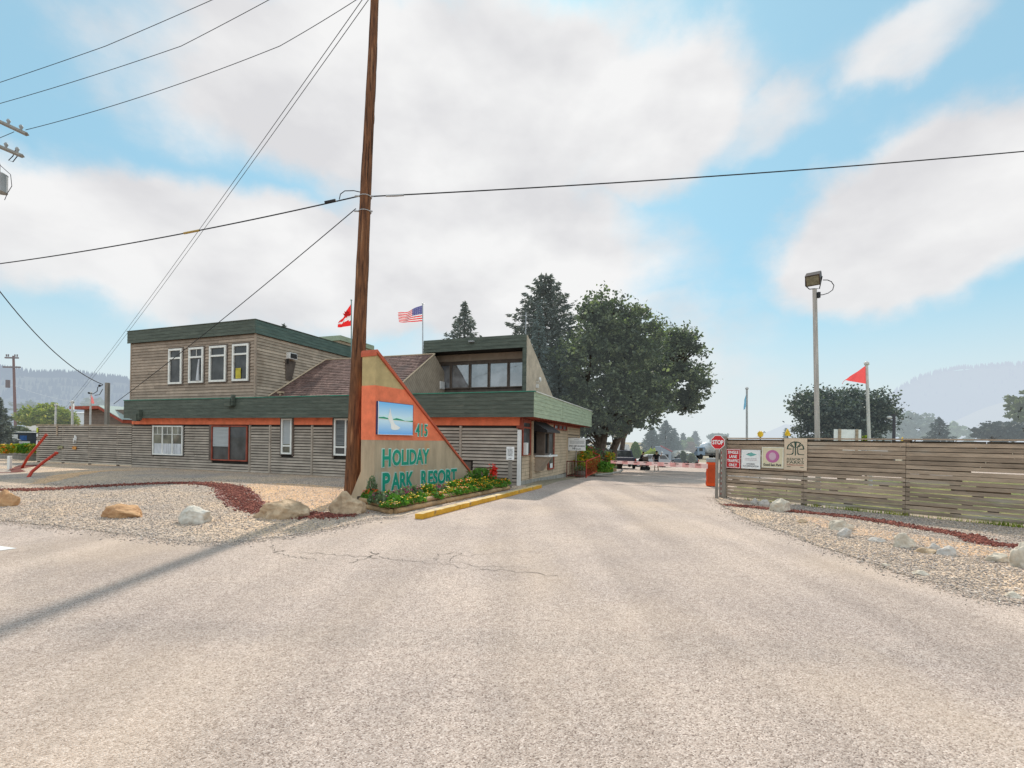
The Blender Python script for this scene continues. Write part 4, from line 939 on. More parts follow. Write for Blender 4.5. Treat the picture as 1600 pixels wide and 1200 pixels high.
for (a0_, a1_, r0, r1) in [(96, 128, .22, 1), (140, 178, .45, 1), (84, 52, .22, 1), (40, 2, .45, 1)]:
    for k in range(8):
        t0 = radians(a0_+(a1_-a0_)*k/8); t1 = radians(a0_+(a1_-a0_)*(k+1)/8)
        for (q0, q1) in [(r1*.86, r1)]:
            b.poly([(cx+R_*q0*cos(t0), y, cz+R_*q0*sin(t0)), (cx+R_*q1*cos(t0), y, cz+R_*q1*sin(t0)), (cx+R_*q1*cos(t1), y, cz+R_*q1*sin(t1)), (cx+R_*q0*cos(t1), y, cz+R_*q0*sin(t1))])
    for t in (a0_, a1_):
        t = radians(t); d = Vector((cos(t), 0, sin(t))); nn2 = Vector((-d.z, 0, d.x))*R_*.055; p0 = Vector((cx, y, cz))+d*R_*r0; p1q = Vector((cx, y, cz))+d*R_*r1
        b.poly([p0-nn2, p1q-nn2, p1q+nn2, p0+nn2])
s_ = R_*.07
b.box(cx-s_*.9, cx+s_*.9, y-.001, y, cz-R_*.78, cz+R_*.97)
for sg_ in (-1, 1):
    for (xx, zz0, zz1) in [(.26, -.5, .2)]:
        xa, xb2 = sorted((cx+sg_*R_*xx-s_*.7, cx+sg_*R_*xx+s_*.7)); b.box(xa, xb2, y-.001, y, cz+R_*zz0, cz+R_*zz1)
    xa, xb2 = sorted((cx+sg_*R_*.33, cx+sg_*R_)); b.box(xa, xb2, y-.001, y, cz-R_*.7, cz-R_*.7+s_*1.2)
    p0 = Vector((cx+sg_*R_*.26, y-.0005, cz-R_*.48)); p1q = Vector((cx+sg_*R_*.4, y-.0005, cz-R_*.65)); dd = Vector((.04, 0, .04*sg_))*R_*1.4
    b.poly([p0-dd, p1q-dd, p1q+dd, p0+dd])
b.add('tree_emblem', dk_, r)
txt(r, 'RESORT', W*.13, W*.87, H*.31, H*.385, y, dk_, .0); txt(r, 'PARKS', W*.13, W*.87, H*.205, H*.295, y, dk_, .0); txt(r, 'INTERNATIONAL', W*.13, W*.87, H*.15, H*.185, y, mat('print_red', (.4, .1, .07), .5, .05, 3), .0)
b = MB(); b.box(W*.13, W*.3, y-.001, y, H*.105, H*.122).box(W*.72, W*.87, y-.001, y, H*.095, H*.112); b.add('bars', dk_, r)
# stop sign on the end post
ST = root('stop_sign', 'small red octagonal STOP sign at the near end of the board fence', 'sign', at(1121.5, 691, 14.55), radians(2))
R8 = .232
def octo(r, y0, y1): return MB().prism([(r*cos(radians(22.5+45*k)), r*sin(radians(22.5+45*k))) for k in range(8)], y0, y1)
octo(R8, -.004, 0).add('rim', M['signwhite'], ST); octo(R8*.92, -.007, -.0045).add('plate', M['red'], ST)
txt(ST, 'STOP', -R8*.74, R8*.74, -R8*.3, R8*.3, -.0085, M['signwhite'], .035)
MB().box(-.04, .04, .003, .05, -1.75, .2).add('post', M['greywood'], ST)
# ------------------------------------------------------------ utility pole and overhead lines
pb_ = G(550, 779); P0 = Vector((pb_[0], pb_[1], -.1)); PT = at(587.5, -55, pb_[1])
up = root('utility_pole', 'tall leaning brown timber utility pole standing in front of the office', 'utility pole', P0)
d_ = PT-P0; b = MB()
def wob(t, i): return Vector((noise.noise(Vector((i*3.1, t*3, 0)))*.02, noise.noise(Vector((0, t*3, i)))*.02, 0))
N_ = 40; pts = [d_*(k/N_)+wob(k/N_, 1) for k in range(N_+1)]; rad = [.235*(1-.56*(k/N_)**.8)+noise.noise(Vector((k*.7, 0, 0)))*.006 for k in range(N_+1)]; rad[0] = .25
b.tube(pts, rad, 28); b.add('shaft', M['wood'], up, smooth=True)
# drying cracks down the shaft
b = MB()
for k in range(46):
    a = random.uniform(0, 2*pi); t0 = random.uniform(.02, .9); ln = random.uniform(.015, .09); q = []
    for j in range(6):
        t = t0+ln*j/5; R_ = .235*(1-.56*t**.8)+.002; aa = a+random.uniform(-.04, .04); q.append(d_*t+wob(t, 1)+Vector((cos(aa)*R_, sin(aa)*R_, 0)))
    b.tube(q, [.002, .006, .008, .007, .005, .001], 5)
b.add('shaft_cracks', mat('crack_wood', (.03, .015, .01), .9, .2, 5), up)
xa = d_*.985
ca = MB().bev(-1.5, 1.5, -.06, .06, -.07, .07, .01, Matrix.Rotation(radians(0), 3, 'Z'), xa+Vector((0, -.2, 0))).add('crossarm', M['greywood'], up)
for x in (-1.4, .48, .66): MB().tube([xa+Vector((x, -.2, .07)), xa+Vector((x, -.2, .13)), xa+Vector((x, -.2, .2))], [.03, .06, .035], 10).add('insulator', M['greypaint'], ca)
def on_pole(px, py): p = at(px, py, pb_[1]); return p
kx = MB(); t_ = 0
hk = on_pole(573, 308)-P0
for dz, rr2 in ((0, .03), (-.42, .028)):
    t = (hk.z+dz)/d_.z; R_ = .235*(1-.56*t**.8)+.012; c = d_*t; ring = [c+Vector((cos(2*pi*k/20)*R_, sin(2*pi*k/20)*R_, 0)) for k in range(21)]; kx.tube(ring, .012, 6)
    kx.tube([c+Vector((-R_-.12, -.05, 0)), c+Vector((R_+.06, -.05, 0))], .022, 6)
kx.add('line_bracket', M['steel'], up)
def span(name, label, pts, sag, r=.012, n=40, m='cable', group=None, cat='cable'):
    """hanging cable through points; sag in metres for each bay"""
    b = MB(); Q = []
    for i in range(len(pts)-1):
        a, c = Vector(pts[i]), Vector(pts[i+1])
        for k in range(n):
            t = k/n; q = a.lerp(c, t); q.z -= sag[i]*4*t*(1-t); Q.append(q)
    Q.append(Vector(pts[-1])); o0 = Q[0].copy()
    b.tube([q-o0 for q in Q], r, 6); o = b.add(name, M[m] if isinstance(m, str) else m, None, o0); tag(o, label, cat, group); return o
# telephone cable crossing the whole view
cA = at(-60, 419.5, 17.5); hkw = hk+P0
c1 = span('telephone_cable', 'thick black cable crossing from the left edge to the timber pole with a yellow sleeve', [cA, hkw+Vector((-.2, -.05, 0))], [.18], .017)
sl_a = None
def along(pts, sag, t): a, c = Vector(pts[0]), Vector(pts[1]); q = a.lerp(c, t); q.z -= sag*4*t*(1-t); return q
# yellow sleeve near px 302
best = min([k/400 for k in range(401)], key=lambda t: abs((lambda q: 800+F*((q.x)/q.y))(along([cA, hkw], .18, t))-302))
q0 = along([cA, hkw+Vector((-.2, -.05, 0))], .18, best-.018)-c1.location; q1 = along([cA, hkw+Vector((-.2, -.05, 0))], .18, best+.018)-c1.location
MB().tube([q0, q1], .032, 8).add('yellow_sleeve', mat('sleeve', (.42, .28, .08), .6, .1, 4), c1)
b = MB(); q2 = hkw-c1.location
b.tube([q2+Vector((-.75, -.05, -.1)), q2+Vector((-.72, -.05, .05)), q2+Vector((-.6, -.05, .14)), q2+Vector((-.35, -.05, .15)), q2+Vector((-.1, -.05, .1))], .012, 6)
b.tube([q2+Vector((-1.15, -.05, -.2)), q2+Vector((-.85, -.05, -.13))], .045, 8); b.add('splice', M['cable'], c1)
cB = at(1680, 229, 15)
c2 = span('telephone_cable', 'black cable running from the timber pole to the right edge of the sky', [hkw+Vector((.2, -.05, 0)), cB], [.12], .017)
q3 = hkw+Vector((.2, -.05, 0))-c2.location; MB().tube([q3+Vector((.35, 0, .02)), q3+Vector((.62, 0, .03)), q3+Vector((.85, 0, .05))], .03, 8).add('grip', M['steel'], c2)
gd = at(556, 326, pb_[1])
span('service_cable', 'thin dark cable slanting down from the timber pole across the office roof to the left', [gd, at(178, 631, 23.6)], [.12], .013)
# grey mast by the shed and its cable
mp_ = at(167, 667, 29); MA = root('service_mast', 'square grey timber mast with insulator hooks beside the red-roofed shed', 'mast', (mp_.x, mp_.y, 0))
mt = at(167, 598, 29).z
MB().bev(-.095, .095, -.095, .095, 0, mt, .02).add('shaft', M['greywood'], MA)
b = MB(); b.tube([(-.2, -.1, mt-.15), (-.42, -.2, mt-.3), (-.45, -.2, mt-.55), (-.7, -.2, mt-.72), (-.95, -.2, mt-.68)], .02, 6); b.tube([(-.2, -.1, mt-.4), (-.35, -.15, mt-.75), (-.6, -.2, mt-.8)], .018, 6); b.ball((-.95, -.2, mt-.66), .07, 1).ball((-.35, -.15, mt-.2), .08, 1); b.add('wiring', M['cable'], MA)
span('drop_cable', 'black cable curving down from the left edge to the grey mast', [at(-60, 372, 20), Vector((mp_.x-.2, mp_.y-.1, mt-.12))], [.95], .022)
# two lines dropping away to the far left from the pole top
dist = [at(100, 645, 70), at(110, 645, 70)]
span('power_line', 'left of the two thin parallel lines falling steeply to the left behind the office', [P0+xa+Vector((.48, -.2, .2)), at(98, 642, 60)], [.5], .011, m='cable')
span('power_line', 'right of the two thin parallel lines falling steeply to the left behind the office', [P0+xa+Vector((.66, -.2, .2)), at(103, 641, 60)], [.5], .011, m='cable')
# left roadside pole just outside the frame: crossarm ends and transformer reach into view
LP = at(-52, 676, 17); lpz = 13.4
lp = root('transformer_pole', 'pole cut off by the left edge, showing crossarm ends and a grey transformer', 'utility pole', (LP.x, LP.y, 0))
MB().tube([(0, 0, 0), (0, 0, lpz)], [.19, .13], 16).add('shaft', M['wood'], lp, smooth=True)
def armto(pxy0, pxy1, Ya, Yb, w, nm='crossarm'):
    a, c = at(*pxy0, Ya)-LP*Vector((1, 1, 0)).length*0, at(*pxy1, Yb)
    return a, c
Lr = Vector((LP.x, LP.y, 0))
for (pa, pz_) in [((-20, 181), (42, 210)), ((-20, 221), (35, 244))]:
    a = at(*pa, 17.0)-Lr; c = at(*pz_, 16.0)-Lr; back_ = a+(a-c)*1.3
    arm = MB().tube([back_, a, c], .065, 4).add('crossarm', M['greywood'], lp)
    for t in (.86, .55): MB().tube([a.lerp(c, t)+Vector((0, 0, .05)), a.lerp(c, t)+Vector((0, 0, .17)), a.lerp(c, t)+Vector((0, 0, .23))], [.02, .06, .03], 8).add('insulator', M['greypaint'], arm)
b = MB(); a = at(25, 228, 16.3)-Lr; b.tube([a+Vector((0, 0, -.1)), a+Vector((-.1, 0, -.35)), a+Vector((-.25, 0, -.5)), a+Vector((-.1, 0, -.55)), a+Vector((.05, 0, -.35))], .014, 6); b.add('jumper_wire', M['cable'], lp)
tc_ = at(3, 286, 16.6)-Lr
tf = MB().cyl((tc_.x-.1, tc_.y, tc_.z-.32), .22, .62, 18).cyl((tc_.x-.1, tc_.y, tc_.z+.3), .23, .06, 18, r2=.15).add('transformer', M['greypaint'], lp)
MB().cyl((tc_.x, tc_.y-.1, tc_.z+.34), .035, .28, 8).add('bushing', M['greypaint'], tf)
MB().tube([(tc_.x, tc_.y-.1, tc_.z+.6), (tc_.x+.3, tc_.y, tc_.z+.3), (tc_.x+.35, tc_.y, tc_.z-.1), (tc_.x+.2, tc_.y, tc_.z-.35), (tc_.x+.1, tc_.y, tc_.z-.6)], .01, 5).add('lead_wire', M['cable'], tf)
MB().tube([(0, 0, tc_.z), (tc_.x-.2, tc_.y, tc_.z)], .04, 6).add('hanger', M['steel'], tf)
ends = [xa+P0+Vector((-1.4, -.2, .2)), xa+P0+Vector((-.8, -.2, .2)), P0+d_*.945+Vector((-.1, -.1, 0))]
span('power_line', 'topmost of the three thin lines rising rightward at the upper left', [at(-50, 145, 17.2), at(165, 72, 15.5), at(420, -40, 13.9)], [.02, .02], .009)
span('power_line', 'middle of the three thin lines rising rightward at the upper left', [at(-60, 178, 17.2), at(283, 72, 15.2), ends[1]], [.08, .03], .009)
span('power_line', 'lowest of the three thin lines rising rightward, starting at the crossarm end', [at(40, 203, 16.1), at(437, 72, 14.3), ends[2]], [.16, .03], .009)
span('power_line', 'short line below the crossarm end at the upper left', [at(-60, 238, 16.9), at(22, 206, 16.4)], [.02], .009)
# distant pole at the far left
dp = at(25, 700, 62); DP = root('utility_pole', 'distant brown utility pole with two crossarms above the trees at far left', 'utility pole', (dp.x, dp.y, 0))
tp = at(21, 556, 62); zt_p = tp.z
MB().tube([(0, 0, 0), (tp.x-dp.x, 0, zt_p)], [.18, .12], 12).add('shaft', hazed('far_pole', (.2, .09, .07), HZ, .12), DP)
for (py, w) in ((559.5, .85), (574, 1.12)):
    q = at(21, py, 62); MB().box(q.x-dp.x-w, q.x-dp.x+w, -.3, -.12, q.z-.09, q.z+.09).add('crossarm', hazed('far_arm', (.16, .1, .09), HZ, .15), DP)
b = MB()
for x in (-.7, -.45, .4, .7): q = at(21, 556.5, 62); b.cyl((q.x-dp.x+x, -.2, q.z-.1), .07, .3, 6)
q = at(16, 600, 62); b.cyl((q.x-dp.x-.1, -.2, q.z-.5), .22, 1.0, 8); b.add('insulator', hazed('far_arm', (.16, .1, .09), HZ, .15), DP)
span('far_cable', 'thin pale distant cable crossing in front of the wooded hill', [at(-30, 604, 62), at(24, 603, 62), at(150, 630, 62)], [.1, .5], .03, m=hazed('far_wire', (.5, .52, .55), HZ, .4))

# ------------------------------------------------------------ floodlight pole
fb = at(1280, 700, 15.2); FLP = root('floodlight_pole', 'slim weathered square timber pole carrying a brown floodlight behind the board fence', 'light pole', (fb.x, fb.y, 0))
ft = at(1273, 452, 15.2)-Vector((fb.x, fb.y, 0))
MB().tube([(0, 0, 0), ft], [.095, .075], 4).add('shaft', mat('pale_wood', (.46, .42, .38), .8, .12, 4, .3, 10, stretch=(3, 3, .3)), FLP)
c = at(1271.5, 434, 15.2)-Vector((fb.x, fb.y, 0)); R3 = (Matrix.Rotation(radians(-42), 3, 'Z') @ Matrix.Rotation(radians(38), 3, 'X'))
h = MB(); h.prism([(-.22, -.18), (.1, -.13), (.14, -.06), (.14, .1), (.08, .16), (-.22, .18)], -.2, .2, 'x')
h.v = [tuple(R3 @ Vector(p)+c) for p in h.v]; hd = h.add('lamp_housing', mat('lamp_brown', (.07, .045, .035), .5, .15, 4), FLP)
MB().box(-.17, .17, -.228, -.222, -.145, .145, R3, c).add('lens', mat('lens_glass', (.22, .2, .14), .25, .2, 8), hd)
b = MB(); cc = c+Vector((0, 0, -.02)); b.tube([R3 @ Vector((-.23, 0, 0))+c, R3 @ Vector((-.235, 0, -.1))+c+Vector((0, 0, -.12)), ft+Vector((-.17, 0, .0)), ft+Vector((0, 0, .02)), ft+Vector((.15, 0, .02)), R3 @ Vector((.23, 0, 0))+c], .016, 6)
b.add('bracket', M['darkmetal'], FLP)
b = MB(); q = [at(x, y, 15.1)-Vector((fb.x, fb.y, 0)) for x, y in [(1286, 437.5), (1293, 437.5), (1299, 440), (1303, 446), (1301, 453), (1294, 458), (1286, 460.5), (1280, 461)]]
b.tube(q, .013, 6); b.box(q[-1].x-.06, q[-1].x+.02, q[-1].y-.04, q[-1].y+.04, q[-1].z-.09, q[-1].z+.09); b.add('lamp_cable', M['cable'], FLP)

# ------------------------------------------------------------ flags
def cloth(name, c_top, c_bot, tip_top, tip_bot, nx, nz_, m, parent, wave=.06, idxf=None, taper=None):
    V = []; Fc = []; id_ = []
    for i in range(nx+1):
        u = i/nx
        for j in range(nz_+1):
            v = j/nz_; a = Vector(c_bot).lerp(Vector(c_top), v); t = Vector(tip_bot).lerp(Vector(tip_top), v); p = a.lerp(t, u)
            p.y += wave*sin(u*9+v*2.2)*u; p.z += wave*.3*sin(u*7+1)*u; V.append(p)
    for i in range(nx):
        for j in range(nz_):
            k = i*(nz_+1)+j; Fc.append((k, k+nz_+1, k+nz_+2, k+1)); id_.append(idxf((i+.5)/nx, (j+.5)/nz_) if idxf else 0)
    o = mesh_obj(name, V, Fc, m, parent, None, True, id_ if idxf else None); return o
def flagpole(nm, label, px0, py0, px1, py1, Y, r, m, z0=0.):
    bs = at(px0, py0, Y); tpp = at(px1, py1, Y); dd = (tpp-bs); k = (z0-bs.z)/dd.z; base = bs+dd*k
    R0 = root(nm, label, 'flagpole', base); MB().tube([(0, 0, 0), tpp-base], [r, r*.75], 10).ball(tpp-base, r*1.5, 1).add('shaft', m, R0); return R0, base
def fabric(name, c): 
    m = mat(name, c, .85, .08, 3)
    nt = m.node_tree; N = nt.nodes; L = nt.links; tr = N.new('ShaderNodeBsdfTranslucent'); tr.inputs[0].default_value = (*c, 1); mx = N.new('ShaderNodeMixShader'); mx.inputs[0].default_value = .45
    L.new(N['Principled BSDF'].outputs[0], mx.inputs[1]); L.new(tr.outputs[0], mx.inputs[2]); L.new(mx.outputs[0], N['Material Output'].inputs['Surface']); return m
fred = fabric('flag_red', (.78, .03, .03)); fwhite = fabric('flag_white', (.8, .8, .8)); fblue = fabric('flag_blue', (.12, .12, .3)); fpink = fabric('pennant_red', (.85, .12, .12)); flb = fabric('pennant_blue', (.2, .45, .62)); fpk = fabric('pennant_rose', (.8, .25, .25))
pw = mat('pole_white', (.6, .58, .55), .7, .1, 4)
R0, bs = flagpole('flagpole', 'weathered white pole with a pointed red pennant behind the board fence', 1358, 687, 1354, 568, 20, .075, pw)
a = lambda x, y, Y=20, b=bs: at(x, y, Y)-b
cloth('pennant', a(1353, 571), a(1355, 600), a(1321, 593), a(1321, 594), 14, 6, fpink, R0, .08)
MB().tube([a(1321, 593.5), a(1318, 596), a(1316, 600)], .008, 4).add('loose_thread', fpink, R0)
R0, bs = flagpole('flagpole', 'pole with a limp pale blue pennant left of the floodlight', 1167, 682, 1167, 607, 24, .06, mat('pole_grey', (.42, .42, .42), .7, .1, 4))
a = lambda x, y, Y=24, b=bs: at(x, y, Y)-b
cloth('pennant', a(1166.5, 610), a(1166, 634), a(1162, 632), a(1162, 642), 6, 8, flb, R0, .07)
R0, bs = flagpole('flagpole', 'short white pole with a small rose pennant in front of the red-roofed shed', 141, 664, 142, 614, 30, .06, pw)
a = lambda x, y, Y=30, b=bs: at(x, y, Y)-b
cloth('pennant', a(142.5, 615), a(142.5, 630), a(146.5, 626), a(147, 631), 6, 6, fpk, R0, .06)
flagpole('flagpole', 'leftmost bare white pole above the slatted fence', 86.5, 664, 87.5, 633, 31, .07, pw)
R0, bs = flagpole('flagpole', 'white pole with a white rag just left of the red-roofed shed', 113, 664, 113, 628, 31, .08, pw)
a = lambda x, y, Y=31, b=bs: at(x, y, Y)-b
cloth('rag', a(113.8, 629), a(113.8, 640), a(116.5, 632), a(116, 640), 4, 4, fwhite, R0, .04)
# national flags on the roof
zr = ZT
R0, bs = flagpole('flagpole', 'thin pole with a sagging red and white maple leaf flag beside the timber pole', 549, 560, 549, 469, 28, .04, mat('pole_teal', (.2, .3, .28), .6, .1, 4), 3.5)
a = lambda x, y, Y=28, b=bs: at(x, y, Y)-b
cf = cloth('flag', a(548.3, 475), a(548.3, 509), a(530, 505), a(527, 512), 12, 12, [fred, fwhite], R0, .12, lambda u, v: 1 if .30 < v-.25*u+.05 < .56 else 0)
b = MB(); q = a(543, 492)+Vector((0, -.12, 0)); b.prism([(q.x+.3*u, q.z+.3*v) for u, v in [(0, .9), (.2, .5), (.5, .6), (.4, .1), (.8, .2), (.5, -.3), (.1, -.4), (0, -.8), (-.1, -.4), (-.5, -.3), (-.8, .2), (-.4, .1), (-.5, .6), (-.2, .5)]], q.y-.005, q.y); b.add('maple_leaf', fred, cf)
R0, bs = flagpole('flagpole', 'thin pole with a flying striped flag at the left corner of the rear storey', 660.5, 560, 660.5, 474.5, 25.2, .035, M['steel'], 3.5)
a = lambda x, y, Y=25.2, b=bs: at(x, y, Y)-b
usf = cloth('flag', a(660, 477), a(660, 502), a(623, 491), a(623, 504), 26, 26, [fred, fwhite, fblue], R0, .16, lambda u, v: 2 if (u < .42 and v > .46) else (0 if int(v*13) % 2 == 0 else 1))
b = MB()
for i in range(5):
    for j in range(4):
        u = .05+i*.08; v = .53+j*.12; top_ = a(660, 477).lerp(a(623, 491), u); bot_ = a(660, 502).lerp(a(623, 504), u); q = bot_.lerp(top_, v); q.y += .16*sin(u*9+v*2.2)*u-.012; q.z += .16*.3*sin(u*7+1)*u
        b.poly([q+Vector((.022*cos(2*pi*k/5), 0, .022*sin(2*pi*k/5))) for k in range(5)])
b.add('stars', fwhite, usf)

# ------------------------------------------------------------ rocks
def rock(label, loc, sx, sy, sz, m, seed, rz=0, flat=.35, rough=.22, cat='rock', name='boulder', group=None):
    bm = bmesh.new(); bmesh.ops.create_icosphere(bm, subdivisions=5, radius=1)
    sd = Vector((seed*7.3, seed*1.9, seed*4.1))
    planes = [(Vector((random.uniform(-1, 1), random.uniform(-1, 1), random.uniform(-.3, 1))).normalized(), random.uniform(.62, .9)) for _ in range(13)]
    for v in bm.verts:
        p = v.co.copy()
        for n_2, dd in planes:
            k = p.dot(n_2)-dd
            if k > 0: p -= n_2*k*.95
        p += v.co*(noise.noise(v.co*1.3+sd)*rough+noise.noise(v.co*3.5+sd)*rough*.35+noise.noise(v.co*9+sd)*rough*.2+noise.noise(v.co*20+sd)*rough*.08)
        if p.z < -flat: p.z = -flat+(p.z+flat)*.2
        v.co = Vector((p.x*sx, p.y*sy, (p.z+flat*.9)*sz))
    me = bpy.data.meshes.new(name); bm.to_mesh(me); bm.free(); me.materials.append(m); me.polygons.foreach_set('use_smooth', [True]*len(me.polygons))
    o = bpy.data.objects.new(name, me); COL.objects.link(o); o.location = (loc[0], loc[1], gz(*loc)); o.rotation_euler.z = rz; tag(o, label, cat, group); return o
def rockm(name, c, c2): return mat(name, c, .9, .2, 3.5, .6, 14, col2=c2, dirt=((.3, .22, .14), 2.3, .62))
ro = rockm('rock_orange', (.62, .38, .2), (.34, .17, .08)); rw = rockm('rock_pale', (.70, .65, .57), (.42, .37, .30)); rb = rockm('rock_tan', (.60, .45, .30), (.30, .20, .12)); rg = rockm('rock_grey', (.60, .54, .48), (.40, .36, .32)); rc = rockm('rock_cream', (.78, .69, .57), (.4, .34, .26))
def rk(label, px, py, wpx, hpx, m, seed, **k):
    g = G(px, py); s = g[1]/F; rock(label, (g[0], g[1]+wpx*s*.25), wpx*s/2*1.08, wpx*s/2*.72, hpx*s/1.16, m, seed, **k)
rk('orange-tan boulder cut off by the left edge', 0, 792, 34, 22, ro, 1)
rk('small blocky orange boulder near the street edge', 181, 811, 56, 19, ro, 2)
rk('pale grey-white boulder in the middle of the row', 295, 819, 57, 27, rw, 3)
rk('largest tan boulder, lying over the dark red path', 431, 812, 76, 31, rb, 4)
rk('brown cracked boulder at the foot of the timber pole', 537, 805, 52, 30, rb, 5)
for px, py, w, h, m, s, lab in [(1223, 800, 30, 15, rc, 11, 'rounded cream boulder beside the red path near the fence'), (1181, 789, 14, 7, rg, 12, 'small grey stone left of the cream boulder at the fence'), (1195, 791, 16, 8, rg, 13, 'grey-blue stone touching the cream boulder on its left'),
        (1318, 830, 36, 13, rc, 14, 'flat cream stone behind the round grey one'), (1322, 840, 22, 10, rg, 15, 'smooth round grey stone in front of the flat cream one'), (1417, 857, 34, 17, rc, 16, 'pointed cream boulder midway along the right verge'),
        (1452, 866, 30, 7, rb, 17, 'flat tan slab right of the pointed cream boulder'), (1463, 863, 20, 9, rg, 18, 'small grey stone behind the tan slab'), (1484, 869, 28, 11, rg, 19, 'grey stone right of the tan slab'), (1568, 880, 36, 10, rc, 20, 'low white stone near the right edge'),
        (1604, 888, 30, 28, rc, 21, 'tall cream boulder cut off by the right edge'), (1442, 900, 24, 5, rc, 22, 'flat white stone sunk in the gravel close to the road'), (1386, 886, 14, 4, rc, 23, 'tiny white stone sunk in the gravel'), (1590, 936, 26, 7, rc, 24, 'flat white stone at the road edge by the right edge'), (1255, 818, 16, 5, rb, 25, 'low brown stone below the cream boulder'), (1375, 848, 24, 5, rg, 26, 'thin grey flat stone between the round grey and the pointed cream ones')]:
    rk(lab, px, py, w, h*1.25, m, s, name='boulder' if w > 25 else 'stone')

# ------------------------------------------------------------ log-edged flower bed and kerb blocks
A_ = Vector((*G(561, 793), 0)); B_ = Vector((*G(616, 804), 0)); C_ = Vector((*G(795, 765), 0)); D_ = Vector((-.35, 17.2, 0))
LB = root('log_edging', 'two courses of round timber logs edging the flower bed below the entrance sign', 'edging', B_)
def logs(p, q, rad, z, n, nm='log'):
    for k in range(n):
        a = p.lerp(q, k/n); c = p.lerp(q, (k+1)/n); dd = (c-a).normalized()*.012
        MB().tube([a+dd+Vector((0, 0, z)), a.lerp(c, .5)+Vector((0, 0, z+random.uniform(-.008, .008))), c-dd+Vector((0, 0, z))], [rad, rad*1.03, rad*.97], 12).add(nm, M['log'], LB, smooth=False)
o_ = B_
logs(A_-o_, B_-o_+Vector((-.06, 0, 0)), .062, .062, 1); logs(A_-o_+Vector((.02, .03, 0)), B_-o_+Vector((-.12, .04, 0)), .06, .185, 1)
logs(B_-o_+Vector((0, .05, 0)), C_-o_, .065, .065, 3); logs(B_-o_+Vector((-.06, .05, 0)), C_-o_+Vector((-.05, .03, 0)), .062, .19, 2)
logs(C_-o_, D_-o_, .06, .06, 1)
bd = MB(); z = .15; bp_ = [A_+Vector((.05, .06, 0)), B_+Vector((-.03, .14, 0)), C_+Vector((-.08, .0, 0)), D_, Vector((-1.6, 17.4, 0)), Vector((-4.1, 12.6, 0))]
bd.prism([(p.x, p.y) for p in bp_], 0, z, 'z'); o = bd.add('flower_bed', M['soil']); tag(o, kind='structure')
ka = Vector((*G(660, 812), 0)); kb = Vector((*G(847, 762.5), 0)); cuts = [0]
for px, py in ((717, 796), (761, 784.5), (799, 774.5), (823, 768.5)):
    g = Vector((*G(px, py), 0)); cuts.append((g-ka).dot((kb-ka).normalized())/(kb-ka).length)
cuts.append(1); rz = atan2(kb.y-ka.y, kb.x-ka.x); L_ = (kb-ka).length
names = ['nearest yellow kerb block with a broken front end', 'second yellow kerb block from the road', 'middle yellow kerb block beside the flower bed', 'fourth yellow kerb block, chipped dark at its joint', 'farthest yellow kerb block by the white corner post']
for i in range(5):
    a = ka.lerp(kb, cuts[i]); l = (cuts[i+1]-cuts[i])*L_-.02
    R_k = root('kerb_block', names[i], 'kerb', a, rz+random.uniform(-.004, .004), 'yellow concrete kerb blocks')
    b = MB(); b.bev(0, l, 0, .19, 0, .125, .018)
    bm = bmesh.new(); me_ = bpy.data.meshes.new('t'); me_.from_pydata(b.v, [], b.f); bm.from_mesh(me_); bmesh.ops.subdivide_edges(bm, edges=[e for e in bm.edges if e.calc_length() > l*.5], cuts=24)
    bmesh.ops.subdivide_edges(bm, edges=[e for e in bm.edges if abs(e.verts[0].co.y-e.verts[1].co.y) > .1 or abs(e.verts[0].co.z-e.verts[1].co.z) > .07], cuts=3)
    for v in bm.verts: v.co += Vector((0, noise.noise(v.co*6+Vector((i*5, 0, 0)))*.012, noise.noise(v.co*5+Vector((i*7, 3, 0)))*.012)); v.co.z = max(v.co.z, 0)
    for f in bm.faces: f.material_index = 1 if f.normal.z > .7 else 0
    bm.to_mesh(me_); bm.free(); me_.name = 'block'; me_.materials.append(M['yellow']); me_.materials.append(M['yellowtop']); o = bpy.data.objects.new('block', me_); COL.objects.link(o); o.parent = R_k

# ------------------------------------------------------------ plants
def leaf_quads(P, size, up=.3, asp=1.7, bend=0):
    n = len(P); a = RNG.normal(0, 1, (n, 3)); a[:, 2] = np.abs(a[:, 2])*up+up; a /= np.linalg.norm(a, axis=1)[:, None]
    r = RNG.normal(0, 1, (n, 3)); b_ = np.cross(a, r); b_ /= np.linalg.norm(b_, axis=1)[:, None]; c = np.cross(a, b_)
    s = (size*RNG.uniform(.6, 1.3, n))[:, None]
    return np.stack([P-b_*s*asp*.5, P-c*s*.5, P+b_*s*asp*.5, P+c*s*.5], 1)
def dome(n, r, h, z0=0.):
    t = RNG.uniform(0, 2*pi, n); q = np.sqrt(RNG.uniform(0, 1, n)); k = RNG.uniform(.35, 1, n); 
    return np.stack([np.cos(t)*q*r, np.sin(t)*q*r, z0+h*k*np.sqrt(np.clip(1-q*q*.85, 0, 1))], 1)
def plant(name, label, cat, loc, r, h, lm, fm, nl, nf, group=None, ls=.035, fs=.03, rz=0):
    R0 = root(name, label, cat, loc, rz, group)
    fast_mesh('foliage', leaf_quads(dome(nl, r, h), ls), 4, lm, R0)
    if nf:
        P = dome(nf, r*.95, h*1.05, .01); P[:, 2] = np.maximum(P[:, 2], h*.55+RNG.uniform(0, .4, nf)*h)
        Q = np.concatenate([leaf_quads(P+RNG.normal(0, fs*.2, P.shape), fs, 1.2, 1.1) for _ in range(3)]); fast_mesh('blossom', Q, 4, fm, R0)
    return R0
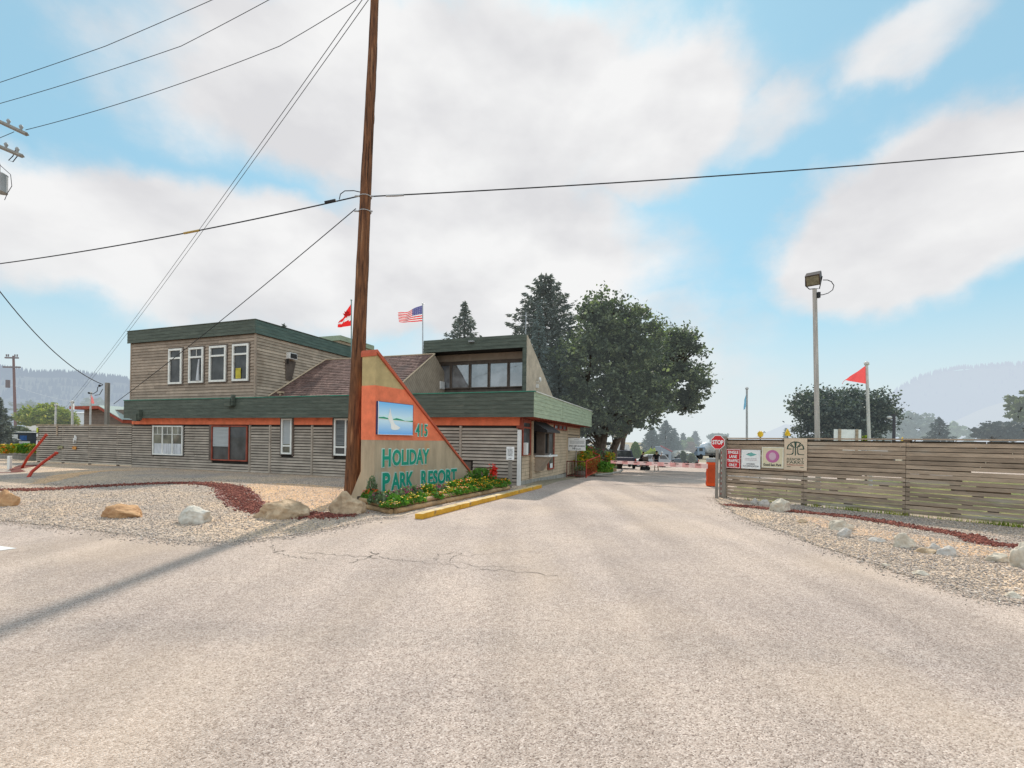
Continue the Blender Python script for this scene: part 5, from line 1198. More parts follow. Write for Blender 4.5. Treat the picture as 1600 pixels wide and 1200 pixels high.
# flowers in the log-edged bed; x along the front edge
def bedpt(t, d):   # t along front edge 0..1, d depth from it
    p = (B_+Vector((0, .1, 0))).lerp(C_, t); n = Vector((-(C_-B_).y, (C_-B_).x, 0)).normalized(); p = p+n*d; p.z = .14; return p
GR = 'bedding plants below the entrance sign'
PL = {'green': ('low leafy bright green bedding plant below the entrance sign', M['leaf_g'], M['petal_yellow'], 5), 'orange': ('orange marigold plant in the bed below the entrance sign', M['leaf_g'], M['petal_orange'], 34),
      'yellow': ('yellow-orange marigold plant in the bed below the entrance sign', M['leaf_g'], M['petal_yellow'], 34), 'dark': ('dull bushy plant with dark red flower heads below the entrance sign', M['leaf_dull'], M['petal_mag'], 22)}
lay = []
for i in range(26):
    t = i/25; k = random.choice(['green', 'yellow', 'orange', 'green', 'yellow']) if t < .45 else random.choice(['orange', 'yellow', 'orange', 'green', 'yellow'])
    lay.append((k, t, random.uniform(.08, .22), random.uniform(.17, .25), random.uniform(.13, .24)))
    if t < .93:
        k = random.choice(['dark', 'yellow', 'green', 'dark', 'orange']) if t < .6 else random.choice(['orange', 'yellow', 'yellow', 'green'])
        lay.append((k, t+.02, random.uniform(.36, .55), random.uniform(.2, .27), random.uniform(.2, .34)))
protos = {}
for k, t, d, r_, h_ in lay:
    lab, lm_, fm_, nf = PL[k]; p = bedpt(t, d)
    if k not in protos:
        protos[k] = [plant('bedding_plant', lab, 'plant', p, .22, .25, lm_, fm_, 520, nf, lab.split(' in ')[0]+'s' if False else 'bedding plants: '+k, .045, .04) for _ in range(1)]
        o = protos[k][0]
    else:
        o = copy_tree(protos[k][0])
    o.location = p; o.rotation_euler = (0, 0, random.uniform(0, 6)); s = r_/.22; o.scale = (s, s, h_/.25*1.12)
fq = A_.lerp(B_, .12)
plant('bedding_plant', 'red-orange flowering plant at the left end of the bed by the boulder', 'plant', (fq.x+.1, fq.y+.3, .14), .24, .3, M['leaf_g'], mat('petal_redorange', (.8, .1, .02), .6, .2, 20, island=.2), 480, 60, None, .045, .045)
for t, d, lab in ((.3, .3, 'left of the two leafy green plants at the front left corner of the bed'), (.75, .25, 'right of the two leafy green plants at the front left corner of the bed')):
    q = A_.lerp(B_, t); plant('bedding_plant', lab, 'plant', (q.x+.1, q.y+d, .14), .27, .26, M['leaf_g'], M['petal_yellow'], 700, 6, None, .05, .035)
q = A_.lerp(B_, .12); R0 = root('shrub', 'tall wispy grey-green stalky plant at the left of the flower bed', 'plant', (at(581, 780, 11.9).x, 11.9, .14))
P = dome(620, .15, .62); fast_mesh('foliage', leaf_quads(P, .035), 4, M['leaf_dull'], R0)
b = MB()
for k in range(9): a = random.uniform(0, 6.3); b.tube([(0, 0, 0), (.06*cos(a), .06*sin(a), .3), (.15*cos(a), .15*sin(a), random.uniform(.5, .72))], [.012, .009, .004], 5)
b.add('stem', mat('stem_pale', (.4, .36, .28), .8, .1, 5), R0)
def bush(label, px, py_top, py_base, Y, rw, lm_, fm_, nl, nf, cat='bush', ls=.05, fs=.05, z0=.13):
    c = at(px, py_base, Y); h = at(px, py_top, Y).z-z0; R0 = root('shrub', label, cat, (c.x, c.y, z0))
    n = nl; P = []
    for k in range(6):
        a = random.uniform(0, 6.3); rr3 = random.uniform(0, rw*.6); hh = h*random.uniform(.45, .8); m_ = nl//6; g = RNG.normal(0, 1, (m_, 3)); g /= np.linalg.norm(g, axis=1)[:, None]; g *= (rw*.5*RNG.uniform(.5, 1.05, m_)**.5)[:, None]; g += np.array([rr3*cos(a), rr3*sin(a), hh]); P.append(g)
    P.append(dome(nl//3, rw*.8, h*.6)); P = np.concatenate(P); P[:, 2] = np.clip(P[:, 2], 0, h)
    fast_mesh('foliage', leaf_quads(P, ls), 4, lm_, R0)
    b = MB()
    for k in range(6): a = random.uniform(0, 6.3); b.tube([(0, 0, 0), (rw*.3*cos(a), rw*.3*sin(a), h*.5), (rw*.5*cos(a), rw*.5*sin(a), h*.85)], [.015, .01, .005], 5)
    b.add('stem', mat('stem_green', (.12, .14, .06), .8, .1, 5), R0)
    if nf:
        Q = P[RNG.integers(0, len(P), nf)]*np.array([1.06, 1.06, 1.02]); Q = np.concatenate([leaf_quads(Q+RNG.normal(0, fs*.25, Q.shape), fs, 1.1, 1.1) for _ in range(4)]); fast_mesh('blossom', Q, 4, fm_, R0)
    return R0
bush('pale pink rose bush at the right tip of the sign wall', 750, 733, 768, 16.0, .55, M['leaf_g'], M['petal_pink'], 900, 26, 'rose bush', .055, .075)
bush('green leafy clump right of the red flower spike', 781, 752, 768, 15.9, .32, M['leaf_g'], M['petal_pink'], 500, 0, 'plant')
c = at(771, 760, 15.75); R0 = root('canna_plant', 'single plant with an upright scarlet flower spike between the rose bush and small notice', 'plant', (c.x, c.y, .13))
fast_mesh('foliage', leaf_quads(dome(260, .16, .4), .06), 4, M['leaf_g'], R0); P = RNG.normal(0, 1, (220, 3))*np.array([.055, .055, .11])+np.array([0, 0, .55]); fast_mesh('blossom', leaf_quads(P, .05, .5, 1.4), 4, M['rosered'], R0); MB().tube([(0, 0, 0), (0, 0, .5)], .012, 6).add('stem', MATS['stem_green'], R0)

# little notice on a post in front of the office corner
c = at(796.5, 768, 16.75); NT = root('post_notice', 'white notice with lines of small dark print on a grey post by the office corner', 'sign', (c.x, c.y, 0), radians(-8))
zt_ = at(796, 698, 16.75).z; zb2_ = at(796, 718.5, 16.75).z
MB().bev(-.07, .07, 0, .05, 0, zt_-.1, .008).add('post', M['greywood'], NT); MB().bev(-.14, .14, -.02, -.002, zb2_, zt_, .004).add('board', M['signwhite'], NT)
H = zt_-zb2_
strokes(NT, -.1, .1, zb2_+H*.28, zt_-H*.14, -.022, M['ink'], 6); strokes(NT, -.06, .06, zb2_+.03, zb2_+.08, -.022, M['ink'], 1); strokes(NT, -.05, .05, zt_-.05, zt_-.02, -.022, MATS['pale_print'], 1)
# office notice board
c = BF.w(.02, 8.0); z1_ = at(900, 684.5, c.y-.05).z; z0_ = at(900, 704, c.y-.05).z
NB = root('notice_board', 'white board with a speed limit of 10 at the office side wall', 'sign', (c.x, c.y, z0_), radians(-14)); H = z1_-z0_; W = .92
MB().bev(0, W, -.03, 0, 0, H, .006).add('board', M['signwhite'], NB); MB().box(-.05, W*.5, .004, .04, H+.02, H+.06).box(.02, .06, .004, .04, -.1, H+.02).box(.4, .46, .004, .04, -1.2, H+.02).add('bracket', M['greywood'], NB)
strokes(NB, W*.08, W*.94, H*.54, H*.80, -.032, M['greypaint'], 3); strokes(NB, W*.35, W*.65, H*.85, H*.92, -.032, M['greypaint'], 1)
txt(NB, 'SPEED LIMIT MAXIMUM', W*.05, W*.95, H*.31, H*.42, -.032, M['ink'], .02); txt(NB, '10', W*.26, W*.42, H*.09, H*.25, -.032, M['ink'], .04); txt(NB, 'km/h', W*.46, W*.74, H*.09, H*.19, -.032, M['ink'], .03)

# ramp railing and pot
c = BF.w(.15, 7.2); RL = root('ramp_railing', 'dark red metal railing boxing in the ramp beside the office wall', 'railing', (c.x, c.y, gz(c.x, c.y)), BF.rz)
b = MB()
def rail(b, x0, y0, x1, y1, z0, z1, h, n):
    a = Vector((x0, y0, z0)); c = Vector((x1, y1, z1)); u = Vector((0, 0, h))
    b.tube([a+u, c+u], .028, 6); b.tube([a+Vector((0, 0, .1)), c+Vector((0, 0, .1))], .02, 6)
    for k in range(n+1): q = a.lerp(c, k/n); b.tube([q+Vector((0, 0, .0 if k in (0, n) else .1)), q+u], .026 if k in (0, n) else .011, 6)
rail(b, .0, 0, .98, .05, 0, 0, .84, 7); b.add('front_panel', mat('rail_darkred', (.16, .04, .03), .5, .15, 4), RL)
b = MB(); rail(b, 1.0, .06, 1.25, 2.7, -.02, .18, .9, 12); b.add('side_panel', M['redpaint'], RL)
b = MB(); b.tube([(-.0, 4.2, 1.42), (1.25, 2.7, 1.12), (1.28, 2.0, 1.05)], .03, 6); b.add('handrail', M['redpaint'], RL)
c = BF.w(.72, 7.7); PT_ = root('plant_pot', 'low dark barrel planter with grey-green plants inside the railing', 'planter', (c.x, c.y, gz(c.x, c.y)))
b = MB(); b.tube([(0, 0, 0), (0, 0, .2), (0, 0, .36)], [.22, .3, .27], 16); b.add('barrel', M['browntrim'], PT_); fast_mesh('foliage', leaf_quads(dome(260, .3, .3, .34), .06), 4, M['leaf_dull'], PT_)
# far flower bed past the office
c0 = Vector((*G(926, 743), 0)); c0.z = gz(c0.x, c0.y); FB = root('timber_planter', 'long timber planter box packed with flowers beyond the office', 'planter', c0, radians(62))
MB().bev(0, 5.2, 0, .08, 0, .42, .01).bev(0, .08, .09, 1.5, 0, .42, .01).bev(.0, 5.2, 1.52, 1.6, 0, .42, .01).bev(5.12, 5.2, .09, 1.5, 0, .42, .01).add('box', M['log'], FB); MB().box(.09, 5.1, .09, 1.5, .3, .34).add('soil', M['soil'], FB)
b = MB(); b.tube([(-.35, -.2, .05), (1.5, -.55, .05), (3.5, -.55, .05), (5.5, -.3, .05)], .07, 6); o = b.add('edging', M['concrete'], FB)
def farbush(label, px, pyt, Y, w, lm_, fm_, nl, nf, fs=.08, ls=.09): bush(label, px, pyt, 735, Y, w, lm_, fm_, nl, nf, 'flowers', ls, fs, gz(4, Y)+.3)
farbush('orange and yellow flower mass nearest the office wall', 913, 705, 27.0, .75, M['leaf_y'], M['petal_orange'], 800, 170)
farbush('tall yellow-green flower clump behind the ramp railing', 906, 716, 26.0, .4, M['leaf_y'], M['petal_yellow'], 500, 60)
farbush('coral red flower cluster above the orange flowers', 918, 697, 28.3, .8, M['leaf_g'], mat('petal_coral', (.75, .17, .13), .6, .2, 20, island=.2), 500, 190)
farbush('magenta leaved plant beside the tree trunk', 937, 700, 29.0, .55, M['leaf_dull'], M['petal_mag'], 400, 120)
farbush('rusty orange tall plant at the right of the planter', 947, 706, 29.0, .6, M['leaf_y'], M['petal_orange'], 600, 90)
farbush('low bright green leafy plant over the planter rim', 942, 723, 26.6, .72, M['leaf_g'], M['petal_yellow'], 900, 8)
farbush('red flowering plant at the far right end of the planter', 954, 714, 30.5, .5, M['leaf_dull'], M['rosered'], 500, 60)
farbush('dark green foliage clump under the magenta plant', 932, 716, 27.5, .55, M['leaf_g'], M['petal_mag'], 600, 15)

# ------------------------------------------------------------ boom barrier
g = G(1111.5, 760); BM = root('boom_barrier', 'bright orange boom barrier cabinet with a pinkish striped arm across the drive', 'barrier', (g[0], g[1], 0), BF.rz+radians(0))
hz0 = at(1111, 722, g[1]).z
MB().bev(-.19, .17, -.17, .17, .02, hz0, .02).add('cabinet', M['barrier'], BM); MB().bev(-.2, .18, -.18, .18, hz0, hz0+.16, .02).add('cap', M['greypaint'], BM)
MB().box(-.15, .12, -.178, -.172, .15, hz0-.1).add('door', mat('barrier_dark', (.55, .07, .015), .5, .1, 2), BM); MB().box(-.205, -.19, -.1, .0, .45, .58).box(-.21, -.19, -.1, .0, .06, .2).add('hinge', M['barrier'], BM)
arm = MB(); za_ = .80; n = 16; Lb = 3.75
for k in range(n):
    arm.cur = 1 if k % 2 else 0
    x0 = -.15-Lb*k/n; x1 = -.15-Lb*(k+1)/n; t0 = .095-.04*k/n; t1 = .095-.04*(k+1)/n; z0_ = za_+.06*k/n; z1_ = za_+.06*(k+1)/n
    arm._a([(x0, -.26, z0_-t0), (x1, -.26, z1_-t1), (x1, -.2, z1_-t1), (x0, -.2, z0_-t0), (x0, -.26, z0_+t0), (x1, -.26, z1_+t1), (x1, -.2, z1_+t1), (x0, -.2, z0_+t0)], [(3, 2, 1, 0), (4, 5, 6, 7), (0, 1, 5, 4), (1, 2, 6, 5), (2, 3, 7, 6), (3, 0, 4, 7)])
ao = arm.add('boom_arm', [M['pink'], mat('boom_red', (.74, .36, .33), .6, .1, 4)], BM)
b = MB()
for k in range(9): x = -.5-k*.4; b.box(x-.07, x+.07, -.266, -.262, za_+.015*k*.4+.03, za_+.015*k*.4+.055)
b.add('dark_mark', M['black'], ao)

# ------------------------------------------------------------ leaning red pipes, post, left planter
g1 = G(31, 746); g2 = G(42, 746.5)
def pipe(lab, pts, Yb, Yt, r=.055):
    n = len(pts); P = [at(x, y, Yb+(Yt-Yb)*k/(n-1)) for k, (x, y) in enumerate(pts)]; o0 = P[0].copy(); P[0].z = -.05; R0 = root('red_pipe', lab, 'pipe', (o0.x, o0.y, 0)); b = MB(); b.tube([q-Vector((o0.x, o0.y, 0)) for q in P], r, 10); b.add('tube', M['redpaint'], R0, smooth=True)
    q = P[-1]-Vector((o0.x, o0.y, 0)); MB().ball(q, r*1.3, 2).add('end_cap', M['redpaint'], R0); return R0
pipe('taller red pipe leaning right in front of the left end of the slatted fence', [(33, 732), (44, 714), (58, 697), (72, 680)], G(33, 732)[1], 22.5)
pipe('lower red pipe rising to the right, bent near its foot', [(43, 746), (50, 737), (68, 722), (88, 708)], G(43, 746)[1], 19.6)
c = at(15, 730, 22.3); MB_ = MB().bev(-.06, .06, -.06, .06, -.02, .62, .01); o = MB_.add('marker_post', M['trim'], None, (c.x, c.y, gz(c.x, c.y))); tag(o, 'short white square post in the gravel at the far left', 'post')
c = BF.w(-35.5, 1.2); TP = root('timber_planter', 'low timber planter with yellow and green plants left of the slatted fence', 'planter', (c.x, c.y, 0), BF.rz)
MB().bev(-2, 5.25, 0, .15, 0, .26, .02).bev(-2, 5.25, .02, .16, .28, .52, .02).add('timber', M['greywood'], TP); MB().box(-2, 5.2, .17, 1.4, 0, .45).add('soil', M['soil'], TP)
for i, (px, fm_, lab, nf) in enumerate([(8, 'petal_yellow', 'leftmost yellow flowering clump in the left planter', 90), (17, 'petal_orange', 'orange flowering clump in the left planter', 110), (28, 'petal_yellow', 'yellow-green clump in the middle of the left planter', 40), (38, 'petal_yellow', 'deep green clump in the left planter', 8), (48, 'petal_yellow', 'green clump right of the deep green one in the left planter', 20), (55, 'petal_orange', 'green and yellow clump against the end of the slatted fence', 45)]):
    bush(lab, px, 694+random.uniform(-1, 2), 712, 29.5, .45, M['leaf_y'] if i in (0, 1, 2, 5) else M['leaf_g'], M[fm_], 420, nf, 'flowers', .09, .1, .42)
# dark trailer kiosk and roof behind the planter
c = at(35, 700, 42); KT = root('utility_trailer', 'dark parked trailer with blue and white printed panels behind the left planter', 'trailer', (c.x, c.y, 0), radians(0))
q0 = at(11, 700, 42).x-c.x; q1 = at(62, 700, 42).x-c.x; zt_ = at(30, 676, 42).z
MB().bev(q0, q1, 0, 2.2, .35, zt_, .04).add('body', mat('trailer_dark', (.045, .055, .07), .4, .15, 2), KT); MB().bev(q0-.1, q1+.1, -.06, 2.3, zt_, zt_+.1, .02).add('roof', M['signwhite'], KT)
for (a, c2_, t, bt, m) in [(13, 20, 679, 683.5, M['signwhite']), (29, 38, 679, 685, M['signwhite']), (41, 52, 680.5, 688, mat('panel_blue', (.04, .14, .4), .5, .2, 3)), (40, 57, 689.5, 693, M['signwhite'])]:
    MB().box(at(a, 0, 42).x-c.x, at(c2_, 0, 42).x-c.x, -.02, -.005, at(35, bt, 42).z, at(35, t, 42).z).add('printed_panel', m, KT)
b = MB()
for px in (11, 25.5): x = at(px, 0, 42).x-c.x; b.box(x-.05, x+.05, -.12, -.07, 0, zt_)
b.add('corner_post', M['steel'], KT)
for x in (q0+.6, q1-.6): MB().cyl((x, -.0, .33), .33, .25, 16, 'y').add('wheel', M['tyre'], KT)
def house(name, label, px0, px1, py_eave, py_ridge, Y, wall, roof, depth=6., rz=0., hips=.25, z0=None, over=.3):
    a = at(px0, py_eave, Y); c = at(px1, py_eave, Y); z0 = gz(a.x, Y) if z0 is None else z0; W = c.x-a.x; R0 = root(name, label, 'building', (a.x, a.y, z0), rz); h = a.z-z0; hr = at((px0+px1)/2, py_ridge, Y+depth/2).z-z0
    MB().box(0, W, 0, depth, 0, h).add('wall', wall, R0)
    V = [(-over, -over, h+.002), (W+over, -over, h+.002), (W+over, depth+over, h+.002), (-over, depth+over, h+.002), (W*hips, depth/2, hr), (W*(1-hips), depth/2, hr)]
    b = MB()._a(V, [(3, 2, 1, 0), (0, 1, 5, 4), (1, 2, 5), (2, 3, 4, 5), (3, 0, 4)]); b.add('roof', roof, R0); return R0, W, h
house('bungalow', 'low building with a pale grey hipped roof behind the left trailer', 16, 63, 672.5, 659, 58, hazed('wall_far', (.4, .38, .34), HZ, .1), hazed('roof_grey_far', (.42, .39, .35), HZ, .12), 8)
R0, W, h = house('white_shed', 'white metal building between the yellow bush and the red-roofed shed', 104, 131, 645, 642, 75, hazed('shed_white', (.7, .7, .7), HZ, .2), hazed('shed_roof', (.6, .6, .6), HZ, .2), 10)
# brown shed with red roof edge
c = BF.w(-38, 6.5); w0 = at(131, 660, 34.5); w1 = at(168, 660, 33.5); SH = root('brown_shed', 'brown board shed with a red-edged roof behind the slatted fence', 'shed', (w0.x, w0.y, 0), BF.rz)
Ws = hypot(w1.x-w0.x, w1.y-w0.y); zr0 = at(131, 640, 34.5).z
b = MB(); b.box(0, Ws+2.4, .02, 4, 0, zr0-.03); b.add('wall', M['tan'], SH); b = MB(); laps(b, 0, Ws+2.4, .018, 1.2, zr0-.03, .2, .02); b.add('siding', mat('shed_brown', (.2, .155, .125), .85, .1, 3), SH)
MB().box(Ws-.12, Ws, -.05, .018, 0, zr0-.05).add('corner_board', M['greywood'], SH)
rl = -.55
V = [(rl, -.6, zr0), (Ws-.1, -.6, zr0), (Ws+2.5, -.6, zr0-1.0), (rl, 4.3, zr0), (Ws-.1, 4.3, zr0), (Ws+2.5, 4.3, zr0-1.0)]; th = .2
b = MB()._a(V+[(x, y, z+th) for x, y, z in V], [(0, 3, 4, 1), (1, 4, 5, 2), (6, 7, 10, 9), (7, 8, 11, 10), (0, 1, 7, 6), (1, 2, 8, 7), (2, 5, 11, 8), (3, 0, 6, 9), (5, 4, 10, 11), (4, 3, 9, 10)]); b.add('roof', mat('shed_fascia_red', (.35, .07, .04), .7, .15, 3), SH)
b = MB()._a([(x, y, z+th+.003) for x, y, z in V]+[(x, y, z+th+.05) for x, y, z in V], [(6, 7, 10, 9), (7, 8, 11, 10), (0, 1, 7, 6), (1, 2, 8, 7)]); b.add('roof_sheet', hazed('roof_pale_green', (.40, .46, .42), HZ, .05), SH)

# ------------------------------------------------------------ trees
def rot_leaves(P, size, asp=1.5, up=0.): return leaf_quads(P, size, .5, asp)
def broadleaf(name, label, base, lobes, n, ls, lm_, bark, trunk_r, forks, cat='tree', group=None, clump=.5, spike=.6):
    """lobes: (x, y, z, rx, ry, rz) relative to base; leaves gathered in clumps near the lobe surfaces"""
    R0 = root(name, label, cat, base, 0, group); vol = [l[3]*l[4]*l[5] for l in lobes]; tot = sum(v**.67 for v in vol); allP = []; tips = []
    for l, v in zip(lobes, vol):
        m_ = max(60, int(n*v**.67/tot)); nc = max(8, int(m_/58)); d = RNG.normal(0, 1, (nc, 3)); d /= np.linalg.norm(d, axis=1)[:, None]; rad_ = RNG.uniform(.35, 1.0, nc)**.5*RNG.uniform(.78, 1.16, nc)
        C = d*rad_[:, None]*np.array(l[3:6])+np.array(l[:3]); tips += [tuple(C[k]) for k in range(0, nc, max(1, nc//8))]
        k = RNG.integers(0, nc, m_); cs = (clump*RNG.uniform(.5, 1.25, nc))[k]; off = RNG.normal(0, 1, (m_, 3)); off /= np.linalg.norm(off, axis=1)[:, None]; off *= (RNG.uniform(0, 1, m_)**.5*cs)[:, None]; off[:, 2] *= .6; sp_ = d[k]*np.array([1, 1, .5])+np.array([0, 0, .55]); off += sp_*(np.minimum(np.abs(RNG.normal(0, spike, m_)), 1.15)*cs)[:, None]
        allP.append(C[k]+off)
    P = np.concatenate(allP); fast_mesh('crown', rot_leaves(P, ls), 4, lm_, R0)
    b = MB()
    for f in forks:
        pts = [Vector(q) for q in f[0]]; b.tube(pts, [trunk_r*f[1]*(1-.75*i/(len(pts)-1)) for i in range(len(pts))], 9)
    stems = [Vector(q) for f in forks for q in f[0][1:]]
    for t in tips:
        t = Vector(t); s = min(stems, key=lambda q: (q-t).length+max(0, q.z-t.z)*2); mid = s.lerp(t, .5)+Vector((0, 0, .12*(t-s).length)); b.tube([s, mid, t], [trunk_r*.22, trunk_r*.13, trunk_r*.04], 5)
    b.add('trunk', bark, R0); return R0
def conifer(name, label, base, h, r, n_wh, lm_, bark, dens=1., droop=.35, cat='tree', group=None, tilt=0., ls=.16, low=.06, jitter=.18, pw=.85):
    R0 = root(name, label, cat, base, 0, group); Ps = []; b = MB(); b.tube([(0, 0, 0), (0, 0, h*.5), (0, 0, h*.99)], [h*.019, h*.012, .015], 8)
    for i in range(n_wh):
        t = low+(1-low)*(i/n_wh)**.9; z = h*t; R_ = r*((1-t)**pw)*random.uniform(1-jitter, 1+jitter)+.05; nb = random.randint(6, 9); a0 = random.uniform(0, 6.3)
        for k in range(nb):
            a = a0+2*pi*k/nb+random.uniform(-.25, .25); Rk = R_*random.uniform(.72, 1.12); lift = .25*(t) ; L_ = max(4, int(Rk/ls*3.2*dens)); s = RNG.uniform(.08, 1, L_)**.8
            zz = z-droop*Rk*s+lift*Rk*s*s*1.6; w_ = Rk*.22*(1.05-s); lat = RNG.normal(0, 1, L_)*w_*.6; P = np.stack([np.cos(a)*Rk*s-np.sin(a)*lat, np.sin(a)*Rk*s+np.cos(a)*lat, zz-np.abs(RNG.normal(0, 1, L_))*ls*.7], 1); Ps.append(P)
            if k % 2 == 0: b.tube([(0, 0, z), (cos(a)*Rk*.5, sin(a)*Rk*.5, z-droop*Rk*.5+lift*Rk*.4), (cos(a)*Rk*.95, sin(a)*Rk*.95, z-droop*Rk*.95+lift*Rk*1.45)], [.012*h*(1-t)*.35+.01, .012, .004], 4)
    P = np.concatenate(Ps); n = len(P)
    rad = P.copy(); rad[:, 2] = 0; rad /= (np.linalg.norm(rad, axis=1)[:, None]+1e-6); d = rad*1.0+RNG.normal(0, .45, (n, 3)); d[:, 2] -= .25; d /= np.linalg.norm(d, axis=1)[:, None]
    w = np.cross(d, RNG.normal(0, 1, (n, 3))); w /= np.linalg.norm(w, axis=1)[:, None]; s = (ls*RNG.uniform(.6, 1.4, n))[:, None]
    fast_mesh('crown', np.stack([P-d*s*.9, P+w*s*.28, P+d*s*.9, P-w*s*.28], 1), 4, lm_, R0); b.add('trunk', bark, R0); return R0
bark = mat('bark', (.13, .10, .08), .95, .2, 5, .5, 15); bark2 = mat('bark_grey', (.2, .18, .16), .95, .2, 5, .5, 15)
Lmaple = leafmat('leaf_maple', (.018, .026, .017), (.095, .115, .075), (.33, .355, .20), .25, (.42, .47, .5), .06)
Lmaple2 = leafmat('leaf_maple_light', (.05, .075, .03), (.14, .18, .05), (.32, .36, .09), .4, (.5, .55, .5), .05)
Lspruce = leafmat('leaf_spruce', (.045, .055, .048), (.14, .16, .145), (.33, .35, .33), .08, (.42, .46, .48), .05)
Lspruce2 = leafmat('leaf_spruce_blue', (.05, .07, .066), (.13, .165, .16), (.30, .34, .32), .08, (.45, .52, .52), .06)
def bpt(px, Y): p = at(px, 690, Y); return Vector((p.x, Y, gz(p.x, Y)))
def hpx(py, px, Y, b): return at(px, py, Y).z-b.z
# big broadleaf pair at the bend
b1 = bpt(938, 33); sc_ = 33/F
def LB_(px, py, Y, rx, rz_, b, ry=None): q = at(px, py, Y)-b; return (q.x, q.y, q.z, rx*sc_, (ry or rx)*sc_, rz_*sc_)
lob = [LB_(934, 524, 33, 34, 40, b1), (LB_(952, 508, 33, 38, 30, b1)), LB_(988, 530, 32, 42, 34, b1), LB_(930, 570, 32, 50, 50, b1), LB_(985, 580, 32, 50, 45, b1), LB_(925, 640, 32.5, 42, 38, b1), LB_(905, 675, 33, 22, 28, b1), LB_(965, 645, 31.5, 42, 32, b1), LB_(1000, 620, 32, 40, 30, b1), LB_(914, 498, 33.5, 12, 14, b1), LB_(941, 478, 33, 11, 15, b1), LB_(962, 482, 33, 10, 15, b1), LB_(955, 545, 34, 50, 52, b1), LB_(1003, 496, 33, 15, 16, b1), LB_(1020, 512, 33, 12, 12, b1), LB_(906, 545, 33, 12, 16, b1), LB_(896, 610, 33, 14, 20, b1), LB_(984, 492, 33, 11, 13, b1), LB_(924, 486, 33, 9, 15, b1)]
broadleaf('broadleaf_tree', 'tallest dense dark green broadleaf tree beside the drive just past the office', b1, lob, 33000, .17, Lmaple, bark, .38,
    [([(0, 0, 0), (.05, 0, 1.6), (.35, 0, 3.2), (.9, 0, 5.2), (1.2, .2, 7.6), (.8, .2, 9.6)], 1.0), ([(.1, 0, 1.7), (-.5, .1, 3.6), (-.9, .2, 5.8), (-.7, .2, 8.6)], .7), ([(.35, 0, 3.2), (1.6, .1, 4.6), (2.6, 0, 6.0)], .5)], clump=.62)
b2t = bpt(957, 37); sc_ = 37/F
lob = [LB_(1062, 560, 37, 28, 38, b2t), LB_(1060, 600, 37, 36, 30, b2t), LB_(1035, 628, 37, 40, 22, b2t), LB_(1035, 575, 38, 35, 35, b2t), LB_(1000, 650, 38, 28, 22, b2t), LB_(1080, 625, 37, 16, 16, b2t), LB_(1072, 536, 37, 14, 14, b2t), LB_(1000, 600, 38, 45, 40, b2t), LB_(975, 660, 37, 30, 22, b2t), LB_(1092, 585, 37, 9, 12, b2t), LB_(1090, 602, 37, 12, 8, b2t), LB_(1048, 532, 37, 10, 12, b2t), LB_(1083, 545, 37, 8, 12, b2t), LB_(1082, 640, 37, 12, 6, b2t)]
broadleaf('broadleaf_tree', 'broadleaf tree spreading right over the drive behind the tallest one', b2t, lob, 22000, .18, Lmaple, bark, .36,
    [([(0, 0, 0), (.1, 0, 1.8), (.9, 0, 3.6), (2.2, 0, 5.0), (3.8, 0, 6.2), (4.9, 0, 7.6)], 1.0), ([(.9, 0, 3.6), (1.3, .2, 5.8), (1.9, .4, 8.0)], .6), ([(2.2, 0, 5.0), (4.2, -.2, 5.2), (5.6, -.2, 4.9)], .45)], clump=.66)
b3t = bpt(968, 47); sc_ = 47/F
lob = [LB_(1035, 535, 47, 22, 22, b3t), LB_(1020, 560, 47, 30, 28, b3t), LB_(1000, 590, 48, 30, 30, b3t), LB_(1045, 560, 48, 20, 24, b3t)]
broadleaf('broadleaf_tree', 'sunlit yellow-green broadleaf tree showing between the two dark ones', b3t, lob, 9000, .22, Lmaple2, bark, .3, [([(0, 0, 0), (.4, 0, 3), (1.8, 0, 6), (3.2, 0, 9)], 1.0)], clump=.8)
b4t = bpt(898, 44); sc_ = 44/F
lob = [LB_(899, 545, 44, 7, 20, b4t), LB_(895, 590, 44, 10, 34, b4t), LB_(880, 620, 44, 16, 36, b4t)]
broadleaf('broadleaf_tree', 'paler green tree in the gap between the big spruce and the tallest broadleaf tree', b4t, lob, 6000, .2, Lmaple2, bark, .25, [([(0, 0, 0), (0, 0, 4), (-.1, 0, 9)], 1.0)], clump=.7)
# spruces
bs_ = bpt(849, 38); conifer('spruce_tree', 'largest grey-green spruce rising behind the rear storey', bs_, hpx(426, 849, 38, bs_), 6.2, 40, Lspruce, bark2, 1.8, .20, ls=.22, low=.1, jitter=.28, pw=.62)
bs_ = bpt(840, 34); conifer('spruce_tree', 'smaller blue-green spruce in front of the largest one', bs_, hpx(470, 840, 34, bs_), 2.1, 40, Lspruce2, bark2, 1.3, .55, ls=.18, low=.1, pw=.8)
bs_ = bpt(872, 36); conifer('spruce_tree', 'grey drooping spruce at the right flank of the largest one', bs_, hpx(520, 872, 36, bs_), 2.3, 32, Lspruce2, bark2, 1.4, .7, ls=.19, low=.1, pw=.6)
bs_ = bpt(723, 46); conifer('spruce_tree', 'spruce whose tip shows above the rear storey by the striped flag', bs_, hpx(468, 723, 46, bs_), 6.6, 44, Lspruce, bark2, .9, .16, ls=.24, low=.2, pw=.95)
bs_ = bpt(441, 44); conifer('spruce_tree', 'spruce with only its tips showing over the two-storey block', bs_, hpx(503, 441, 44, bs_), 2.4, 34, Lspruce, bark2, .6, .25, ls=.24, low=.3, pw=1.0)
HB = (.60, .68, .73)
def Lh(nm, c, a): return leafmat(nm, tuple(x*.6 for x in c), c, tuple(min(1, x*1.9) for x in c), .1, HB, a)
